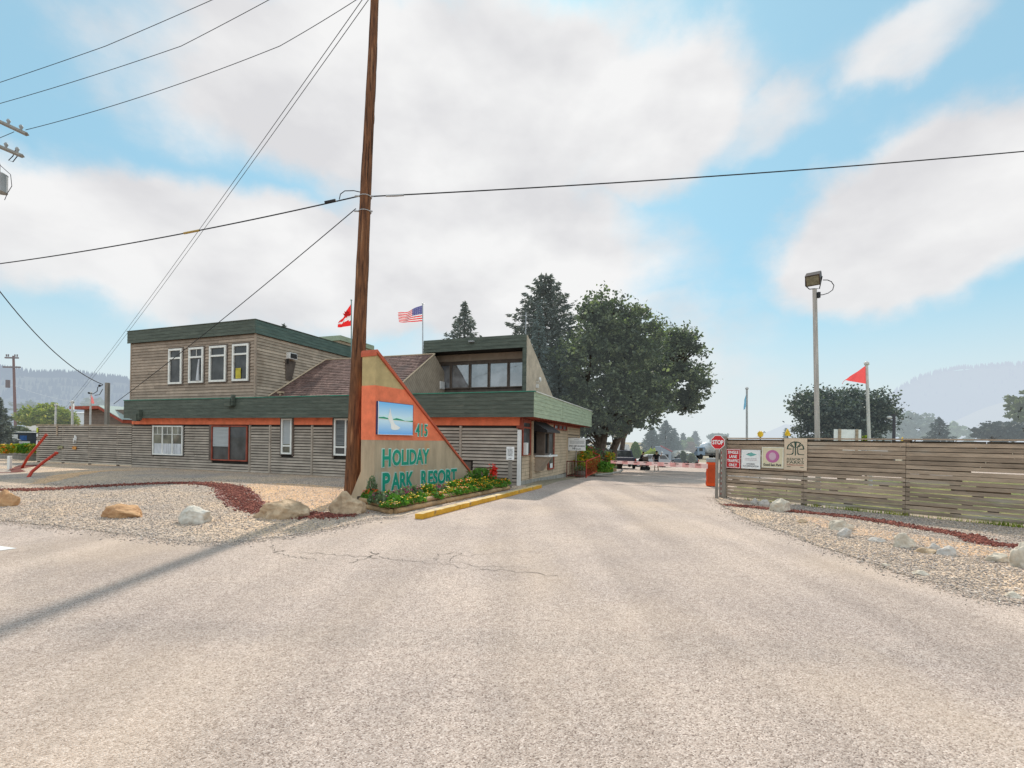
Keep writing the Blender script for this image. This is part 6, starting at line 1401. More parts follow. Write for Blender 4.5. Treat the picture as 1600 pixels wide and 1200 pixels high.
for px, pyt, Y, w, m, dr, lab in [(1040, 655, 88, 34, Lh('ls1', (.055, .075, .07), .22), .45, 'broad blue-grey spruce behind the parked cars'), (1018, 665, 80, 30, Lh('ls2', (.06, .085, .078), .2), .45, 'left one of the two broad blue-grey spruces behind the parked cars'), (1053, 668, 92, 22, Lh('ls3', (.07, .09, .085), .26), .4, 'slim grey spruce right of the broad blue-grey ones'),
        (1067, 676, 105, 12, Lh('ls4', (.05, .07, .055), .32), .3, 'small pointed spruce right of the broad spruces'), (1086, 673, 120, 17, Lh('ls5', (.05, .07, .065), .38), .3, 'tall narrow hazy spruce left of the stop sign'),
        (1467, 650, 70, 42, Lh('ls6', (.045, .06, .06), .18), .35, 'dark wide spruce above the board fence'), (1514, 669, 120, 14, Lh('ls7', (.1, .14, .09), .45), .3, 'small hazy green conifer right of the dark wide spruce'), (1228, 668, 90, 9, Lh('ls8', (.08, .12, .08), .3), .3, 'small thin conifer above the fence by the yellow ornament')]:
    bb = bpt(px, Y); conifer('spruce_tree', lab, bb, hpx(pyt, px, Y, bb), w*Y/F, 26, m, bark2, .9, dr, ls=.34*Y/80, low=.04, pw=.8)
def simple_tree(lab, px, pyt, pyb, wpx, Y, lm_, n, nl=7, name='broadleaf_tree', ls=None, clump=None, base=None, cat='tree'):
    bb = bpt(px, Y); s = Y/F; cx = 0; zc = at(px, (pyt+pyb)/2, Y).z-bb.z; rz_ = (pyb-pyt)/2*s; rx = wpx/2*s; L_ = [(0, 0, zc-rz_*.15, rx*.62, rx*.62, rz_*.7)]
    for k in range(nl): a = 2*pi*k/nl+random.uniform(-.3, .3); L_.append((cos(a)*rx*.58, sin(a)*rx*.45, zc+rz_*random.uniform(-.45, .45), rx*random.uniform(.3, .45), rx*.4, rz_*random.uniform(.35, .55)))
    for k in range(max(2, nl//3)): L_.append((random.uniform(-.4, .4)*rx, 0, zc+rz_*random.uniform(.45, .62), rx*.3, rx*.3, rz_*.34))
    h = zc+rz_; return broadleaf(name, lab, bb, L_, n, ls or .2*Y/45, lm_, bark, max(.06, h*.022), [([(0, 0, 0), (0, 0, h*.3), (.1, 0, h*.6), (0, 0, h*.85)], 1.), ([(0, 0, h*.25), (rx*.3, 0, h*.5), (rx*.5, 0, h*.65)], .6), ([(0, 0, h*.28), (-rx*.3, 0, h*.5), (-rx*.5, 0, h*.62)], .6)], clump=clump or rx*.24, spike=.25)
Ldark = leafmat('leaf_dark', (.02, .028, .024), (.085, .105, .085), (.26, .29, .24), .12, (.34, .40, .46), .07)
simple_tree('large rounded dark tree behind the board fence at the pennant pole', 1316, 606, 700, 146, 46, Ldark, 30000, 11, ls=.19)
simple_tree('silvery hazy willow behind the street lamp', 1424, 644, 692, 56, 95, Lh('ls9', (.16, .19, .17), .38), 6000, 6)
simple_tree('low hazy green tree left of the street lamp', 1380, 668, 692, 40, 90, Lh('ls10', (.12, .16, .1), .36), 3000, 5)
simple_tree('pale hazy tree just right of the dark wide spruce', 1489, 660, 692, 32, 110, Lh('ls11', (.17, .21, .13), .45), 2500, 5)
simple_tree('pale green tree between the silvery willow and the dark spruce', 1449, 664, 692, 28, 100, Lh('ls11b', (.15, .19, .1), .42), 2200, 5)
simple_tree('dark low tree mass at the right edge behind the fence', 1566, 660, 694, 70, 60, Lh('ls12', (.05, .06, .055), .18), 8000, 7)
simple_tree('taller yellow-green tree cut off by the right edge', 1606, 606, 694, 54, 62, Lh('ls13', (.14, .16, .06), .18), 9000, 7)
simple_tree('hazy pale tree behind the stop sign', 1121, 676, 702, 30, 90, Lh('ls14', (.14, .16, .14), .42), 2500, 5)
simple_tree('hazy tree between the two pointed conifers', 1075, 684, 706, 24, 95, Lh('ls15', (.18, .22, .1), .3), 3000, 5)
simple_tree('reddish brown hazy tree left of the tall narrow spruce', 1080, 690, 710, 14, 88, Lh('ls16', (.2, .13, .1), .3), 1800, 4)
simple_tree('wide yellow-green bush-like tree behind the slatted fence', 72, 634, 668, 76, 52, leafmat('leaf_autumn', (.10, .13, .03), (.22, .24, .05), (.46, .36, .06), .3, HB, .08), 11000, 8)
bs_ = bpt(-4, 40); conifer('spruce_tree', 'dark conifer at the left edge beside the trailer', bs_, hpx(618, 3, 40, bs_), 1.5, 26, Lspruce, bark2, 1.5, .25, ls=.2, low=.12, pw=.7)
simple_tree('dull shrubby tree above the trailer roof', 28, 668, 684, 36, 44, Lh('ls17', (.1, .11, .06), .05), 2500, 5)
simple_tree('dark bushy tree at the far left on the slope below the hill', 55, 628, 664, 60, 160, Lh('ls18', (.06, .1, .07), .45), 2500, 6)
simple_tree('hazy tree above the red-roofed shed', 150, 622, 650, 36, 170, Lh('ls19', (.08, .12, .08), .5), 1600, 5)
# clipped cedar and hedge by the parked vehicles
bb = bpt(993, 60); R0 = root('clipped_cedar', 'dense rounded green cedar bush behind the parked pickup', 'bush', bb); s = 60/F
n = 7000; d = RNG.normal(0, 1, (n, 3)); d /= np.linalg.norm(d, axis=1)[:, None]; d[:, 2] = np.abs(d[:, 2]); rr_c = RNG.uniform(.82, 1.02, n)[:, None]; hh = hpx(691, 993, 60, bb)
prof = np.clip(1.15*(1-d[:, 2]**3), 0, 1); P = d*rr_c*np.array([9.5*s, 9.5*s, hh]); fast_mesh('foliage', leaf_quads(P, .16), 4, leafmat('leaf_cedar', (.04, .08, .015), (.09, .16, .025), (.17, .24, .05), .15, HB, .1), R0)
MB().tube([(0, 0, 0), (0, 0, hh*.6)], .12, 6).add('stem', bark, R0)
Lhed = leafmat('leaf_hedge', (.12, .16, .02), (.25, .29, .04), (.42, .42, .07), .25, HB, .1)
bb = bpt(1014, 66); R0 = root('hedge', 'yellow-green hedge between the cedar and the standing people', 'hedge', bb); P = RNG.uniform(-1, 1, (5000, 3))*np.array([13*66/F, .7, .5])+np.array([0, 0, hpx(706, 1014, 66, bb)*.62]); P[:, 2] += RNG.normal(0, .18, 5000)+.25*np.sin(P[:, 0]*3); fast_mesh('foliage', leaf_quads(P, .16), 4, Lhed, R0)
b = MB()
for k in range(5): b.tube([(-1+k*.5, 0, 0), (-1+k*.5, 0, .9)], .04, 5)
b.add('stem', bark, R0)
simple_tree('small dull shrub in front of the pale awning trailer', 1068, 704, 722, 9, 62, Lh('ls20', (.09, .12, .07), .1), 900, 3)
simple_tree('low grey-green shrub left of the grey lorry', 1080, 708, 724, 14, 60, Lh('ls21', (.13, .15, .09), .12), 1100, 4)

# ------------------------------------------------------------ hills
def ridge(name, pts, Y, m, seed, fade=None, depth=500, bumps=3.):
    P = [at(x, y, Y) for x, y in pts]; V = []; Fc = []; nx = 160; nd = 10; xs_ = [p.x for p in P]
    for i in range(nx+1):
        x = xs_[0]+(xs_[-1]-xs_[0])*i/nx; z = np.interp(x, xs_, [p.z for p in P])
        z += (noise.noise(Vector((x/120, seed, 0)))*bumps+noise.noise(Vector((x/40, seed, 5)))*bumps*.4)
        for j in range(nd+1):
            t = j/nd; yy = Y-depth*(1-t); zz = -3+(z+3)*(t**.8)+noise.noise(Vector((x/80, yy/80, seed)))*bumps*1.5*(1-t)*t*2; V.append((x, yy, zz))
        V.append((x, Y+depth*.6, -3))
    k = nd+2
    for i in range(nx):
        for j in range(nd+1): Fc.append((i*k+j, (i+1)*k+j, (i+1)*k+j+1, i*k+j+1))
    o = mesh_obj(name, V, Fc, m, None, None, True); o['kind'] = 'structure'; return o, P
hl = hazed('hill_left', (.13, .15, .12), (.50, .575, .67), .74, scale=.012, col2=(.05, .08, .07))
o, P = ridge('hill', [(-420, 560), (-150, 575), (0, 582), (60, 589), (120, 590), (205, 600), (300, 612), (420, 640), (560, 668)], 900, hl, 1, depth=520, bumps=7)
def hill_forest(label, P, Y, depth, n, m, seed, hmin, hmax, ridge_frac=.3):
    rs = np.random.default_rng(seed); xs_ = [p.x for p in P]; zs = [p.z for p in P]; out = []
    for i in range(n):
        x = rs.uniform(xs_[0], xs_[-1]); t = 1. if rs.random() < ridge_frac else rs.uniform(.12, 1)**.7
        if noise.noise(Vector((x/60, t*5, seed))) < -.05 and t < .98: continue
        z = np.interp(x, xs_, zs); yy = Y-depth*(1-t); zz = -3+(z+3)*t**.8-2; h = rs.uniform(hmin, hmax)*(.55+.45*t); r = h*rs.uniform(.16, .26)
        for (za2, zb2, rr2) in ((.05, .6, 1.), (.35, .85, .7), (.62, 1., .42)):
            for k in range(5):
                a, c = 2*pi*k/5, 2*pi*(k+1)/5; out.append([(x+r*rr2*cos(a), yy+r*rr2*sin(a), zz+h*za2), (x+r*rr2*cos(c), yy+r*rr2*sin(c), zz+h*za2), (x, yy, zz+h*zb2)])
    o = fast_mesh('far_forest', np.array(out), 3, m); tag(o, label, 'forest', kind='stuff')
hill_forest('hazy conifer forest scattered over the left hill', P, 900, 520, 6000, hazed('forest_left', (.04, .07, .06), (.47, .55, .65), .76, island=.2), 3, 9, 19, .34)
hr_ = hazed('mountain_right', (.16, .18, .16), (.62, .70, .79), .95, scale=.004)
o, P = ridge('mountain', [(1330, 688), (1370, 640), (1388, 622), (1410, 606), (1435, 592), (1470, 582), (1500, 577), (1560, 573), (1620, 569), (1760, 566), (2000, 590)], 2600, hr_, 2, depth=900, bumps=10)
hill_forest('faint forest edge along the crest of the right mountain', P, 2600, 900, 1500, hazed('forest_right', (.05, .08, .07), (.61, .69, .785), .96), 5, 14, 32, .6)
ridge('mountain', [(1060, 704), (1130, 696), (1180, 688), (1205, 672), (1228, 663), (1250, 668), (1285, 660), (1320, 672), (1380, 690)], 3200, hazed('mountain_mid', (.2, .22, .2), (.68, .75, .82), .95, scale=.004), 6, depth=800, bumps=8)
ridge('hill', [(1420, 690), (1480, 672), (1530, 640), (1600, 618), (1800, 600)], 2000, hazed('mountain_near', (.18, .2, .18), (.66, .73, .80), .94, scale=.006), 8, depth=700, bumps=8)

# ------------------------------------------------------------ vehicles
def car(name, label, cat, loc, rz, L, W, Hh, prof, cab, paint, wheels, wr=.34, rear_lights=True, pickup=False, hz=0.):
    """body lofted from stations (x, z_bottom, z_belt, half width); x runs from the tail (0) to the nose"""
    R0 = root(name, label, cat, loc, rz); b = MB(); st = prof; n = 10; V = []
    for (x, zb, zt, hw) in st:
        q = [(-hw*.93, zb), (-hw, zb+(zt-zb)*.25), (-hw, zb+(zt-zb)*.6), (-hw*.95, zt-.04), (-hw*.82, zt), (hw*.82, zt), (hw*.95, zt-.04), (hw, zb+(zt-zb)*.6), (hw, zb+(zt-zb)*.25), (hw*.93, zb)]
        V += [(x, y, z) for y, z in q]
    Fc = [(i*n+k, i*n+(k+1) % n, (i+1)*n+(k+1) % n, (i+1)*n+k) for i in range(len(st)-1) for k in range(n)]+[tuple(range(n)), tuple(range((len(st)-1)*n, len(st)*n))[::-1]]
    b._a(V, [f[::-1] for f in Fc]); bo = b.add('body', paint, R0)
    (xa, xb, xc, xd, zl, zh, hw) = cab   # base tail/nose, roof tail/nose
    V = [(xa, -hw, zl), (xb, -hw, zl), (xb, hw, zl), (xa, hw, zl), (xc, -hw*.8, zh), (xd, -hw*.8, zh), (xd, hw*.8, zh), (xc, hw*.8, zh)]
    cb = MB()._a(V, [(3, 2, 1, 0), (4, 5, 6, 7), (0, 1, 5, 4), (1, 2, 6, 5), (2, 3, 7, 6), (3, 0, 4, 7)]); cb.add('cab', paint, R0)
    def inset(q, k, out):
        q = [Vector(p) for p in q]; c = sum(q, Vector())/4; nn = (q[1]-q[0]).cross(q[3]-q[0]).normalized(); return [c+(p-c)*k+nn*out for p in q]
    for nm, q in (('rear_window', [V[3], V[0], V[4], V[7]]), ('windscreen', [V[1], V[2], V[6], V[5]])): MB().poly(inset(q, .84, .012)).add(nm, M['glassdark'], R0)
    for sgn, q in ((-1, [V[0], V[1], V[5], V[4]]), (1, [V[2], V[3], V[7], V[6]])):
        q = [Vector(p) for p in q]
        for (u0, u1) in ((.05, .34), (.37, .64), (.67, .95)):
            w_ = [q[0].lerp(q[1], u0), q[0].lerp(q[1], u1), q[3].lerp(q[2], u1), q[3].lerp(q[2], u0)]; w_ = [w_[0].lerp(w_[3], .12), w_[1].lerp(w_[2], .12), w_[1].lerp(w_[2], .88), w_[0].lerp(w_[3], .88)]; nn = (w_[1]-w_[0]).cross(w_[3]-w_[0]).normalized()*.012
            MB().poly([p+nn for p in w_]).add('side_window', M['glassdark'], R0)
    for x in wheels:
        for s in (-1, 1):
            y0 = s*(W/2-.02); w = MB(); w.cyl((x, y0-s*.2, wr), wr, s*.21, 20, 'y'); wo = w.add('wheel', M['tyre'], R0); MB().cyl((x, y0+s*.01, wr), wr*.6, s*.012, 12, 'y').add('rim', M['steel'], wo)
    if rear_lights:
        for s in (-1, 1): x, zb, zt, hw_ = st[0]; MB().box(x-.02, x+.03, s*hw_*.97-.07, s*hw_*.97+.03 if s < 0 else s*hw_*.97+.03, zb+(zt-zb)*.45, zt-.08).add('tail_light', M['red'], R0)
    for s in (-1, 1): x, zb, zt, hw_ = st[-1]; MB().box(x-.04, x+.015, s*hw_*.75-.14, s*hw_*.75+.14, zb+(zt-zb)*.5, zb+(zt-zb)*.8).add('headlight', M['signwhite'], R0)
    x, zb, zt, hw_ = st[0]; MB().bev(x-.1, x+.02, -hw_*.95, hw_*.95, zb-.02, zb+.2, .03).add('bumper', M['darkmetal'], R0)
    MB().box(x-.115, x-.102, -.22, .22, zb+.05, zb+.18).add('number_plate', M['signwhite'], R0)
    for s in (-1, 1): MB().bev(xb-.35, xb-.2, s*(hw+.04)-.1, s*(hw+.04)+.1, zl+.02, zl+.2, .03).add('mirror', M['darkmetal'], R0)
    return R0
paint = lambda nm, c: mat(nm, c, .35, .05, 2, spec=.6)
g = bpt(978, 44); car('parked_pickup', 'dark blue crew pickup seen from behind beside the flower planter', 'pickup', g, radians(83), 5.3, 1.98, 1.75,
    [(0, .55, 1.08, .93), (.1, .48, 1.1, .97), (1.0, .42, 1.1, .99), (2.6, .4, 1.1, .99), (4.2, .42, 1.1, .98), (5.1, .48, 1.02, .9), (5.3, .55, .92, .8)], (1.3, 4.2, 1.6, 3.4, 1.08, 1.72, .9), paint('paint_navy', (.045, .048, .08)), (1.0, 4.3), .4)
g = bpt(1046, 56); car('parked_car', 'silver estate car parked side-on behind the standing person', 'car', g, radians(176), 4.7, 1.8, 1.5,
    [(0, .4, .88, .8), (.15, .3, .92, .88), (1.2, .25, .95, .9), (3.2, .25, .95, .9), (4.2, .28, .85, .87), (4.6, .35, .72, .78), (4.7, .4, .62, .7)], (.15, 3.5, .6, 2.6, .93, 1.48, .8), paint('paint_silver', (.42, .43, .44)), (.85, 3.75), .33)
bpy.context.view_layer.update()
g = bpt(1083, 62); car('parked_car', 'small grey-blue car half hidden left of the lorry', 'car', g, radians(100), 4.4, 1.75, 1.5,
    [(0, .4, .9, .8), (.15, .3, .95, .86), (1.2, .25, .95, .87), (3.2, .25, .95, .87), (4.0, .28, .85, .83), (4.4, .4, .62, .7)], (.1, 3.3, .5, 2.5, .93, 1.5, .78), paint('paint_greyblue', (.12, .15, .19)), (.85, 3.5), .33)
# lorry with rounded white tank
g = bpt(1106, 92); TK = root('tank_lorry', 'blue-grey lorry with a rounded white tank behind the boom cabinet', 'lorry', g, radians(20)); pc = paint('paint_cab', (.25, .33, .42))
MB().bev(-3.4, -1.6, -1.1, 1.1, .7, 2.3, .12).add('cab', pc, TK); MB().box(-3.42, -3.41, -.9, .9, 1.5, 2.1).box(-3.0, -2.2, -1.115, -1.105, 1.5, 2.1).add('window', M['glassdark'], TK); MB().box(-1.7, 4, -.9, .9, .6, .85).add('chassis', M['darkmetal'], TK)
tk = MB().tube([(-1.4, 0, 2.0), (-1.2, 0, 2.05), (-.4, 0, 2.1), (2.6, 0, 2.1), (3.4, 0, 2.05), (3.6, 0, 2.0)], [.5, .95, 1.2, 1.2, .9, .4], 20); tk.add('tank', paint('paint_tank', (.72, .74, .76)), TK, smooth=True)
for x in (-2.6, 1.8, 3.0):
    for s in (-1, 1): MB().cyl((x, s*.85, .48), .48, s*.28, 16, 'y').add('wheel', M['tyre'], TK)
# camper trailers and small park buildings
def trailer(label, px0, px1, pyt, Y, m, rz=0, awning=False, group=None):
    a = at(px0, 700, Y); c = at(px1, 700, Y); zg = gz(a.x, Y); W = c.x-a.x; z1 = at(px0, pyt, Y).z-zg; R0 = root('camper_trailer', label, 'camper', (a.x, Y, zg), rz)
    b = MB(); b.prism([(0, .5), (W, .5), (W, z1*.75), (W-.25, z1), (.35, z1), (0, z1*.7)], 0, 2.3); b.add('body', m, R0)
    MB().box(W*.05, W*.95, -.012, -.004, z1*.36, z1*.42).add('stripe', hazed('stripe_grey', (.3, .32, .36), HZ, .15), R0)
    for k in (.25, .7): MB().box(W*k, W*k+W*.14, -.02, -.006, z1*.55, z1*.75).add('window', M['glassdark'], R0)
    MB().box(W*.46, W*.46+.6, -.018, -.005, .55, z1*.8).add('door', hazed('door_white', (.5, .5, .5), HZ, .1), R0)
    for k in (.4, .58): MB().cyl((W*k, -.02, .34), .34, .25, 14, 'y').add('wheel', M['tyre'], R0)
    if awning: MB()._a([(W*.1, 0, z1*.9), (W*.9, 0, z1*.9), (W*.9, -2, z1*.76), (W*.1, -2, z1*.76)], [(0, 3, 2, 1), (0, 1, 2, 3)]).add('awning', M['trim'], R0)
    return R0
hw_ = hazed('camper_white', (.72, .72, .71), HZ, .1)
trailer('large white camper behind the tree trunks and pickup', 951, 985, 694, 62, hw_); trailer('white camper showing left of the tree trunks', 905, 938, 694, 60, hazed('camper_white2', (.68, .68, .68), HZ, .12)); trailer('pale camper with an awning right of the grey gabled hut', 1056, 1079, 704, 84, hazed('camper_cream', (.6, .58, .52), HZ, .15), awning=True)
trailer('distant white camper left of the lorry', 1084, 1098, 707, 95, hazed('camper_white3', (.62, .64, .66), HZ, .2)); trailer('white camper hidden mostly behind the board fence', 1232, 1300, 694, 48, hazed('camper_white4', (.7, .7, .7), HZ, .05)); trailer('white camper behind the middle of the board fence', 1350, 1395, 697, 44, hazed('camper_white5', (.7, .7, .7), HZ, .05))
a = at(1033, 700, 70); HG = root('gabled_hut', 'small grey-blue hut with a steep one-sided roof edged in dull red', 'hut', (a.x, 70, gz(a.x, 70))); s = 70/F; z0 = gz(a.x, 70)
pr = [((px-1033)*s, at(px, py, 70).z-z0) for px, py in [(1033, 698), (1034, 697.5), (1049, 706), (1049, 716)]]+[(16*s, 0), (0, 0)]
MB().prism(pr, 0, 3).add('wall', hazed('hut_wall', (.26, .31, .36), HZ, .12), HG); q = [Vector((p[0], -.03, p[1])) for p in pr[1:3]]; MB().tube([q[0]+Vector((-.2, 0, .1)), q[1]+Vector((.15, 0, .02))], .09, 4).add('roof_trim', hazed('hut_trim', (.4, .15, .15), HZ, .1), HG)
MB().box(.6, 1.1, -.02, -.004, .4, 1.3).add('window', M['glassdark'], HG)
# street lamp, white board, yellow fence-top ornaments
c = at(1396.5, 688, 42); SL = root('street_lamp', 'dark street lamp post with a short arm and globe above the fence', 'street lamp', (c.x, c.y, 0)); zt_ = at(1396.5, 647, 42).z
MB().tube([(0, 0, 0), (0, 0, zt_)], [.14, .11], 10).tube([(0, 0, zt_-.12), (-.5, 0, zt_-.08)], .05, 6).add('post', hazed('lamp_post', (.05, .045, .05), HZ, .05), SL); MB().ball((-.42, 0, zt_-.3), .2, 2, (1.1, 1, .7)).add('lamp_globe', hazed('lamp_glass', (.6, .6, .55), HZ, .1), SL)
a = at(1303, 687, 27); c = at(1345.5, 687, 27); WB = root('blank_board', 'blank white board between two brown posts above the fence', 'sign', (a.x, 27, 0)); W = c.x-a.x; z1 = at(1324, 671, 27).z
MB().box(0, W, 0, .03, .9, z1).add('board', M['signwhite'], WB)
for k in (.15, .78): MB().box(W*k, W*k+.14, -.06, -.003, 0, z1+.02).add('post', M['fencewood'], WB)
def ornament(label, px, pyt, pyb, Y, kind):
    a = at(px, pyb, Y); h = at(px, pyt, Y).z-a.z; R0 = root('yard_ornament', label, 'ornament', (a.x, a.y, 0)); z = a.z
    MB().tube([(0, 0, 0), (0, 0, z+.05)], .012, 6).add('stake', M['darkmetal'], R0); b = MB()
    if kind == 'sun':
        pts = []
        for k in range(24): r_ = h*.5*(1 if k % 2 else .68); t = 2*pi*k/24; pts.append((r_*cos(t), z+h*.5+r_*sin(t)))
        b.prism(pts, -.015, .015)
    else: b.prism([(-h*.32, z), (h*.32, z), (h*.36, z+h*.3), (0, z+h), (-h*.36, z+h*.3)], -.02, .02)
    b.add('figure', mat('ornament_yellow', (.8, .5, .03), .5, .12, 6), R0)
    if kind == 'sun': MB().prism([(h*.3, z+h*.7), (h*.6, z+h*.95), (h*.85, z+h*.7), (h*.6, z+h*.75)], .016, .025).add('wing', M['greypaint'], R0)
ornament('yellow sunburst ornament standing just over the fence top', 1188, 673, 684, 15.4, 'sun'); ornament('yellow bell-shaped ornament above the tall peach sign', 1230.5, 670, 681, 15, 'bell'); ornament('distant small yellow figure right of the street lamp', 1410, 683, 689, 20, 'bell')
c = at(1395, 690, 30); o = MB().prism([(-.5, 0), (.5, 0), (.45, .3), (.2, .5), (-.1, .35), (-.4, .4)], 0, .3).add('white_cover', M['signwhite'], None, (c.x, c.y, at(1395, 689.5, 30).z)); tag(o, 'small pale blue-white cover peeking over the fence below the street lamp', 'cover')
bpy.data.objects.remove(o)
simple_tree('small yellow-green bush tip at the foot of the pennant pole', 1354, 680, 696, 14, 21, M['leaf_y'], 500, 3, ls=.07)

# ------------------------------------------------------------ people by the pickup
skinm = mat('skin', (.45, .27, .19), .6, .08, 5)
def person(label, loc, rz, J, shirt, short, hair, cap=None):
    """J: joint dictionary in metres"""
    R0 = root('person', label, 'person', loc, rz)
    v = []; e = []; r = []; ix = {}
    def add(n, p, rad, par=None):
        ix[n] = len(v); v.append(p); r.append(rad)
        if par: e.append((ix[par], ix[n]))
    add('pel', J['pel'], (.15, .11)); add('wst', J['wst'], (.13, .1), 'pel'); add('chs', J['chs'], (.16, .115), 'wst'); add('nck', J['nck'], (.06, .06), 'chs'); add('hd0', J['hd0'], (.07, .08), 'nck'); add('hd1', J['hd1'], (.082, .098), 'hd0'); add('hd2', J['hd2'], (.05, .06), 'hd1')
    for s in 'LR':
        add('sh'+s, J['sh'+s], .06, 'chs'); add('el'+s, J['el'+s], .043, 'sh'+s); add('wr'+s, J['wr'+s], .029, 'el'+s); a = Vector(J['wr'+s]); d = (a-Vector(J['el'+s])).normalized(); side_ = d.cross(Vector((0, 1, .1))).normalized()
        add('pm'+s, tuple(a+d*.07), (.03, .02), 'wr'+s)
        for k, (off, ln) in enumerate([(-.028, .07), (-.009, .082), (.011, .076), (.029, .058)]):
            p = a+d*.1+side_*off; add('f%d%s' % (k, s), tuple(p), .009, 'pm'+s); add('g%d%s' % (k, s), tuple(p+d*ln+Vector((0, -.012, 0))), .007, 'f%d%s' % (k, s))
        add('th'+s, tuple(a+d*.06-side_*.05), .01, 'pm'+s)
        add('hp'+s, J['hp'+s], .09, 'pel'); add('kn'+s, J['kn'+s], .06, 'hp'+s); add('an'+s, J['an'+s], .04, 'kn'+s); q = Vector(J['an'+s]); add('ft'+s, (q.x+J['toe'][0], q.y+J['toe'][1], .035), (.042, .03), 'an'+s)
    skin_tree('body', v, e, r, skinm, R0, 1, 0)
    V = [J['pel'], J['wst'], J['chs'], tuple(Vector(J['chs']).lerp(Vector(J['nck']), .6)), J['shL'], tuple(Vector(J['shL']).lerp(Vector(J['elL']), .7)), J['shR'], tuple(Vector(J['shR']).lerp(Vector(J['elR']), .7))]
    skin_tree('shirt', V, [(0, 1), (1, 2), (2, 3), (2, 4), (4, 5), (2, 6), (6, 7)], [(.185, .145), (.165, .135), (.195, .15), (.09, .09), .085, .075, .085, .075], shirt, R0, 1, 0)
    V = [J['pel'], J['hpL'], tuple(Vector(J['hpL']).lerp(Vector(J['knL']), short[1])), J['hpR'], tuple(Vector(J['hpR']).lerp(Vector(J['knR']), short[1]))]
    skin_tree('shorts', V, [(0, 1), (1, 2), (0, 3), (3, 4)], [(.178, .138), .115, .09, .115, .09], short[0], R0, 1, 0)
    h = Vector(J['hd1']); MB().ball(h+Vector((0, .012, .05)), .108, 2, (.92, 1.02, .82)).add('hair', hair, R0, smooth=True)
    for s in 'LR': q = Vector(J['an'+s]); MB().bev(q.x-.05+min(0, J['toe'][0]), q.x+.05+max(0, J['toe'][0]), q.y-.05+min(0, J['toe'][1]), q.y+.06+max(0, J['toe'][1]), 0, .09, .02).add('shoe', M['black'], R0)
    b = MB(); f = Vector((J['face'][0], J['face'][1], 0)).normalized(); sd = Vector((-f.y, f.x, 0))
    for s in (-1, 1): b.ball(h+f*.09+sd*.035*s+Vector((0, 0, -.0)), .013, 1)
    b.add('eye', M['ink'], R0); MB().ball(h+f*.1+Vector((0, 0, -.035)), .018, 1, (1, 1, 1.4)).add('nose', skinm, R0); MB().ball(h+f*.085+Vector((0, 0, -.075)), .02, 1, (1.2, .8, .4)).add('mouth', mat('lip', (.35, .12, .1), .6, .05, 5), R0)
    b = MB()
    for s in (-1, 1): b.ball(h+sd*.088*s+Vector((0, 0, -.015)), .022, 1, (.7, .7, 1.3))
    b.add('ear', skinm, R0); return R0
navy = mat('cloth_navy', (.02, .022, .035), .9, .15, 6); blk = mat('cloth_black', (.016, .016, .018), .9, .15, 6); hr1 = mat('hair_dark', (.03, .022, .018), .8, .2, 12)
g = bpt(1026, 41.5)
J = dict(pel=(0, 0, .93), wst=(0, 0, 1.06), chs=(0, .01, 1.28), nck=(0, .0, 1.44), hd0=(0, -.01, 1.5), hd1=(.01, -.02, 1.58), hd2=(.01, -.02, 1.66), shL=(-.2, 0, 1.36), elL=(-.29, .03, 1.1), wrL=(-.26, -.06, .88), shR=(.2, 0, 1.36), elR=(.36, -.1, 1.24), wrR=(.4, -.18, 1.44), hpL=(-.09, 0, .88), knL=(-.12, -.02, .48), anL=(-.13, .03, .08), hpR=(.09, 0, .88), knR=(.13, 0, .48), anR=(.17, .05, .08), toe=(0, -.13), face=(0, -1))
person('standing person in dark top and shorts with right arm raised, holding up a white object', g, radians(-12), J, blk, (navy, .8), hr1)
qq = Matrix.Rotation(radians(-12), 3, 'Z') @ Vector((.41, -.2, 1.62)); o = MB().ball((0, 0, 0), .12, 2, (1, 1, .7)).cyl((0, 0, -.05), .16, .02, 16).add('white_hat', M['signwhite'], None, g+qq); tag(o, 'white hat held up in the hand of the standing person', 'hat')
g = bpt(1001.5, 42.2)
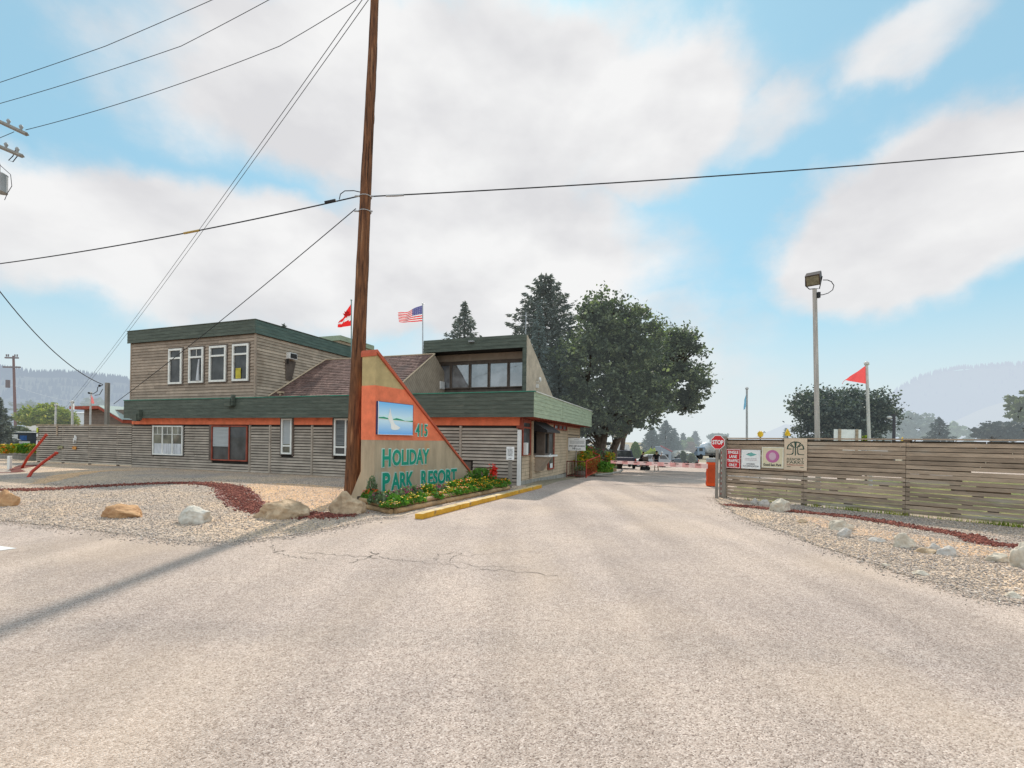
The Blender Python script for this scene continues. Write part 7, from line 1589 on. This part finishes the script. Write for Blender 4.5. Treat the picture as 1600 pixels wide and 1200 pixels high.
J = dict(pel=(0, 0, .9), wst=(.03, 0, 1.03), chs=(.1, 0, 1.23), nck=(.17, 0, 1.38), hd0=(.2, 0, 1.44), hd1=(.22, 0, 1.52), hd2=(.22, 0, 1.6), shL=(.1, -.19, 1.31), elL=(.22, -.25, 1.08), wrL=(.42, -.2, 1.0), shR=(.1, .19, 1.31), elR=(.24, .25, 1.08), wrR=(.42, .18, 1.02), hpL=(0, -.09, .86), knL=(.04, -.11, .47), anL=(.0, -.12, .08), hpR=(0, .09, .86), knR=(.06, .12, .47), anR=(.1, .13, .08), toe=(.13, 0), face=(1, 0))
person('person in dark clothes leaning slightly forward beside the pickup', g, radians(-20), J, navy, (blk, .8), hr1)
g = bpt(1009, 41.6)
b = MB(); R0 = root('push_cart', 'dark small cart standing between the two people', 'cart', g)
MB().bev(-.25, .25, -.3, .3, .35, .85, .04).add('tub', blk, R0); MB().tube([(-.25, 0, .8), (-.42, 0, 1.02), (-.42, -.2, 1.02), (-.42, .2, 1.02)], .02, 6).add('handle', M['darkmetal'], R0)
MB().bev(-.2, .2, -.22, .22, .86, 1.2, .03).add('load', M['browntrim'], R0)
for x in (-.18, .18):
    for y in (-.28, .28): MB().cyl((x, y, .17), .17, .05, 14, 'y').add('wheel', M['tyre'], R0)

# ------------------------------------------------------------ weeds along the foot of the board fence
def weed_mass(name, label, x0, x1, n, hmax, seed):
    rs = np.random.default_rng(seed); nc = 34; cx = rs.uniform(x0, x1, nc); k = rs.integers(0, nc, n); xx = np.clip(cx[k]+rs.normal(0, .14, n), x0, x1); yy = -.03-np.abs(rs.normal(0, .05, n))
    Q = []
    for i in range(n):
        p = FF.w(xx[i], yy[i]); h = hmax*rs.uniform(.3, 1); a = rs.uniform(0, 6.3); d = Vector((cos(a), sin(a), 0)); w = .006; s = Vector((-d.y, d.x, 0))*w
        Q.append([p-s, p+s, p+d*h*.35+Vector((0, 0, h))+s*.3, p+d*h*.35+Vector((0, 0, h))-s*.3])
    o = fast_mesh(name, np.array([[tuple(v) for v in q] for q in Q]), 4, M['leaf_y']); tag(o, label, 'weeds', kind='stuff')
weed_mass('weeds', 'thin green weeds and grass growing along the foot of the board fence', .3, 6.4, 1000, .13, 4)
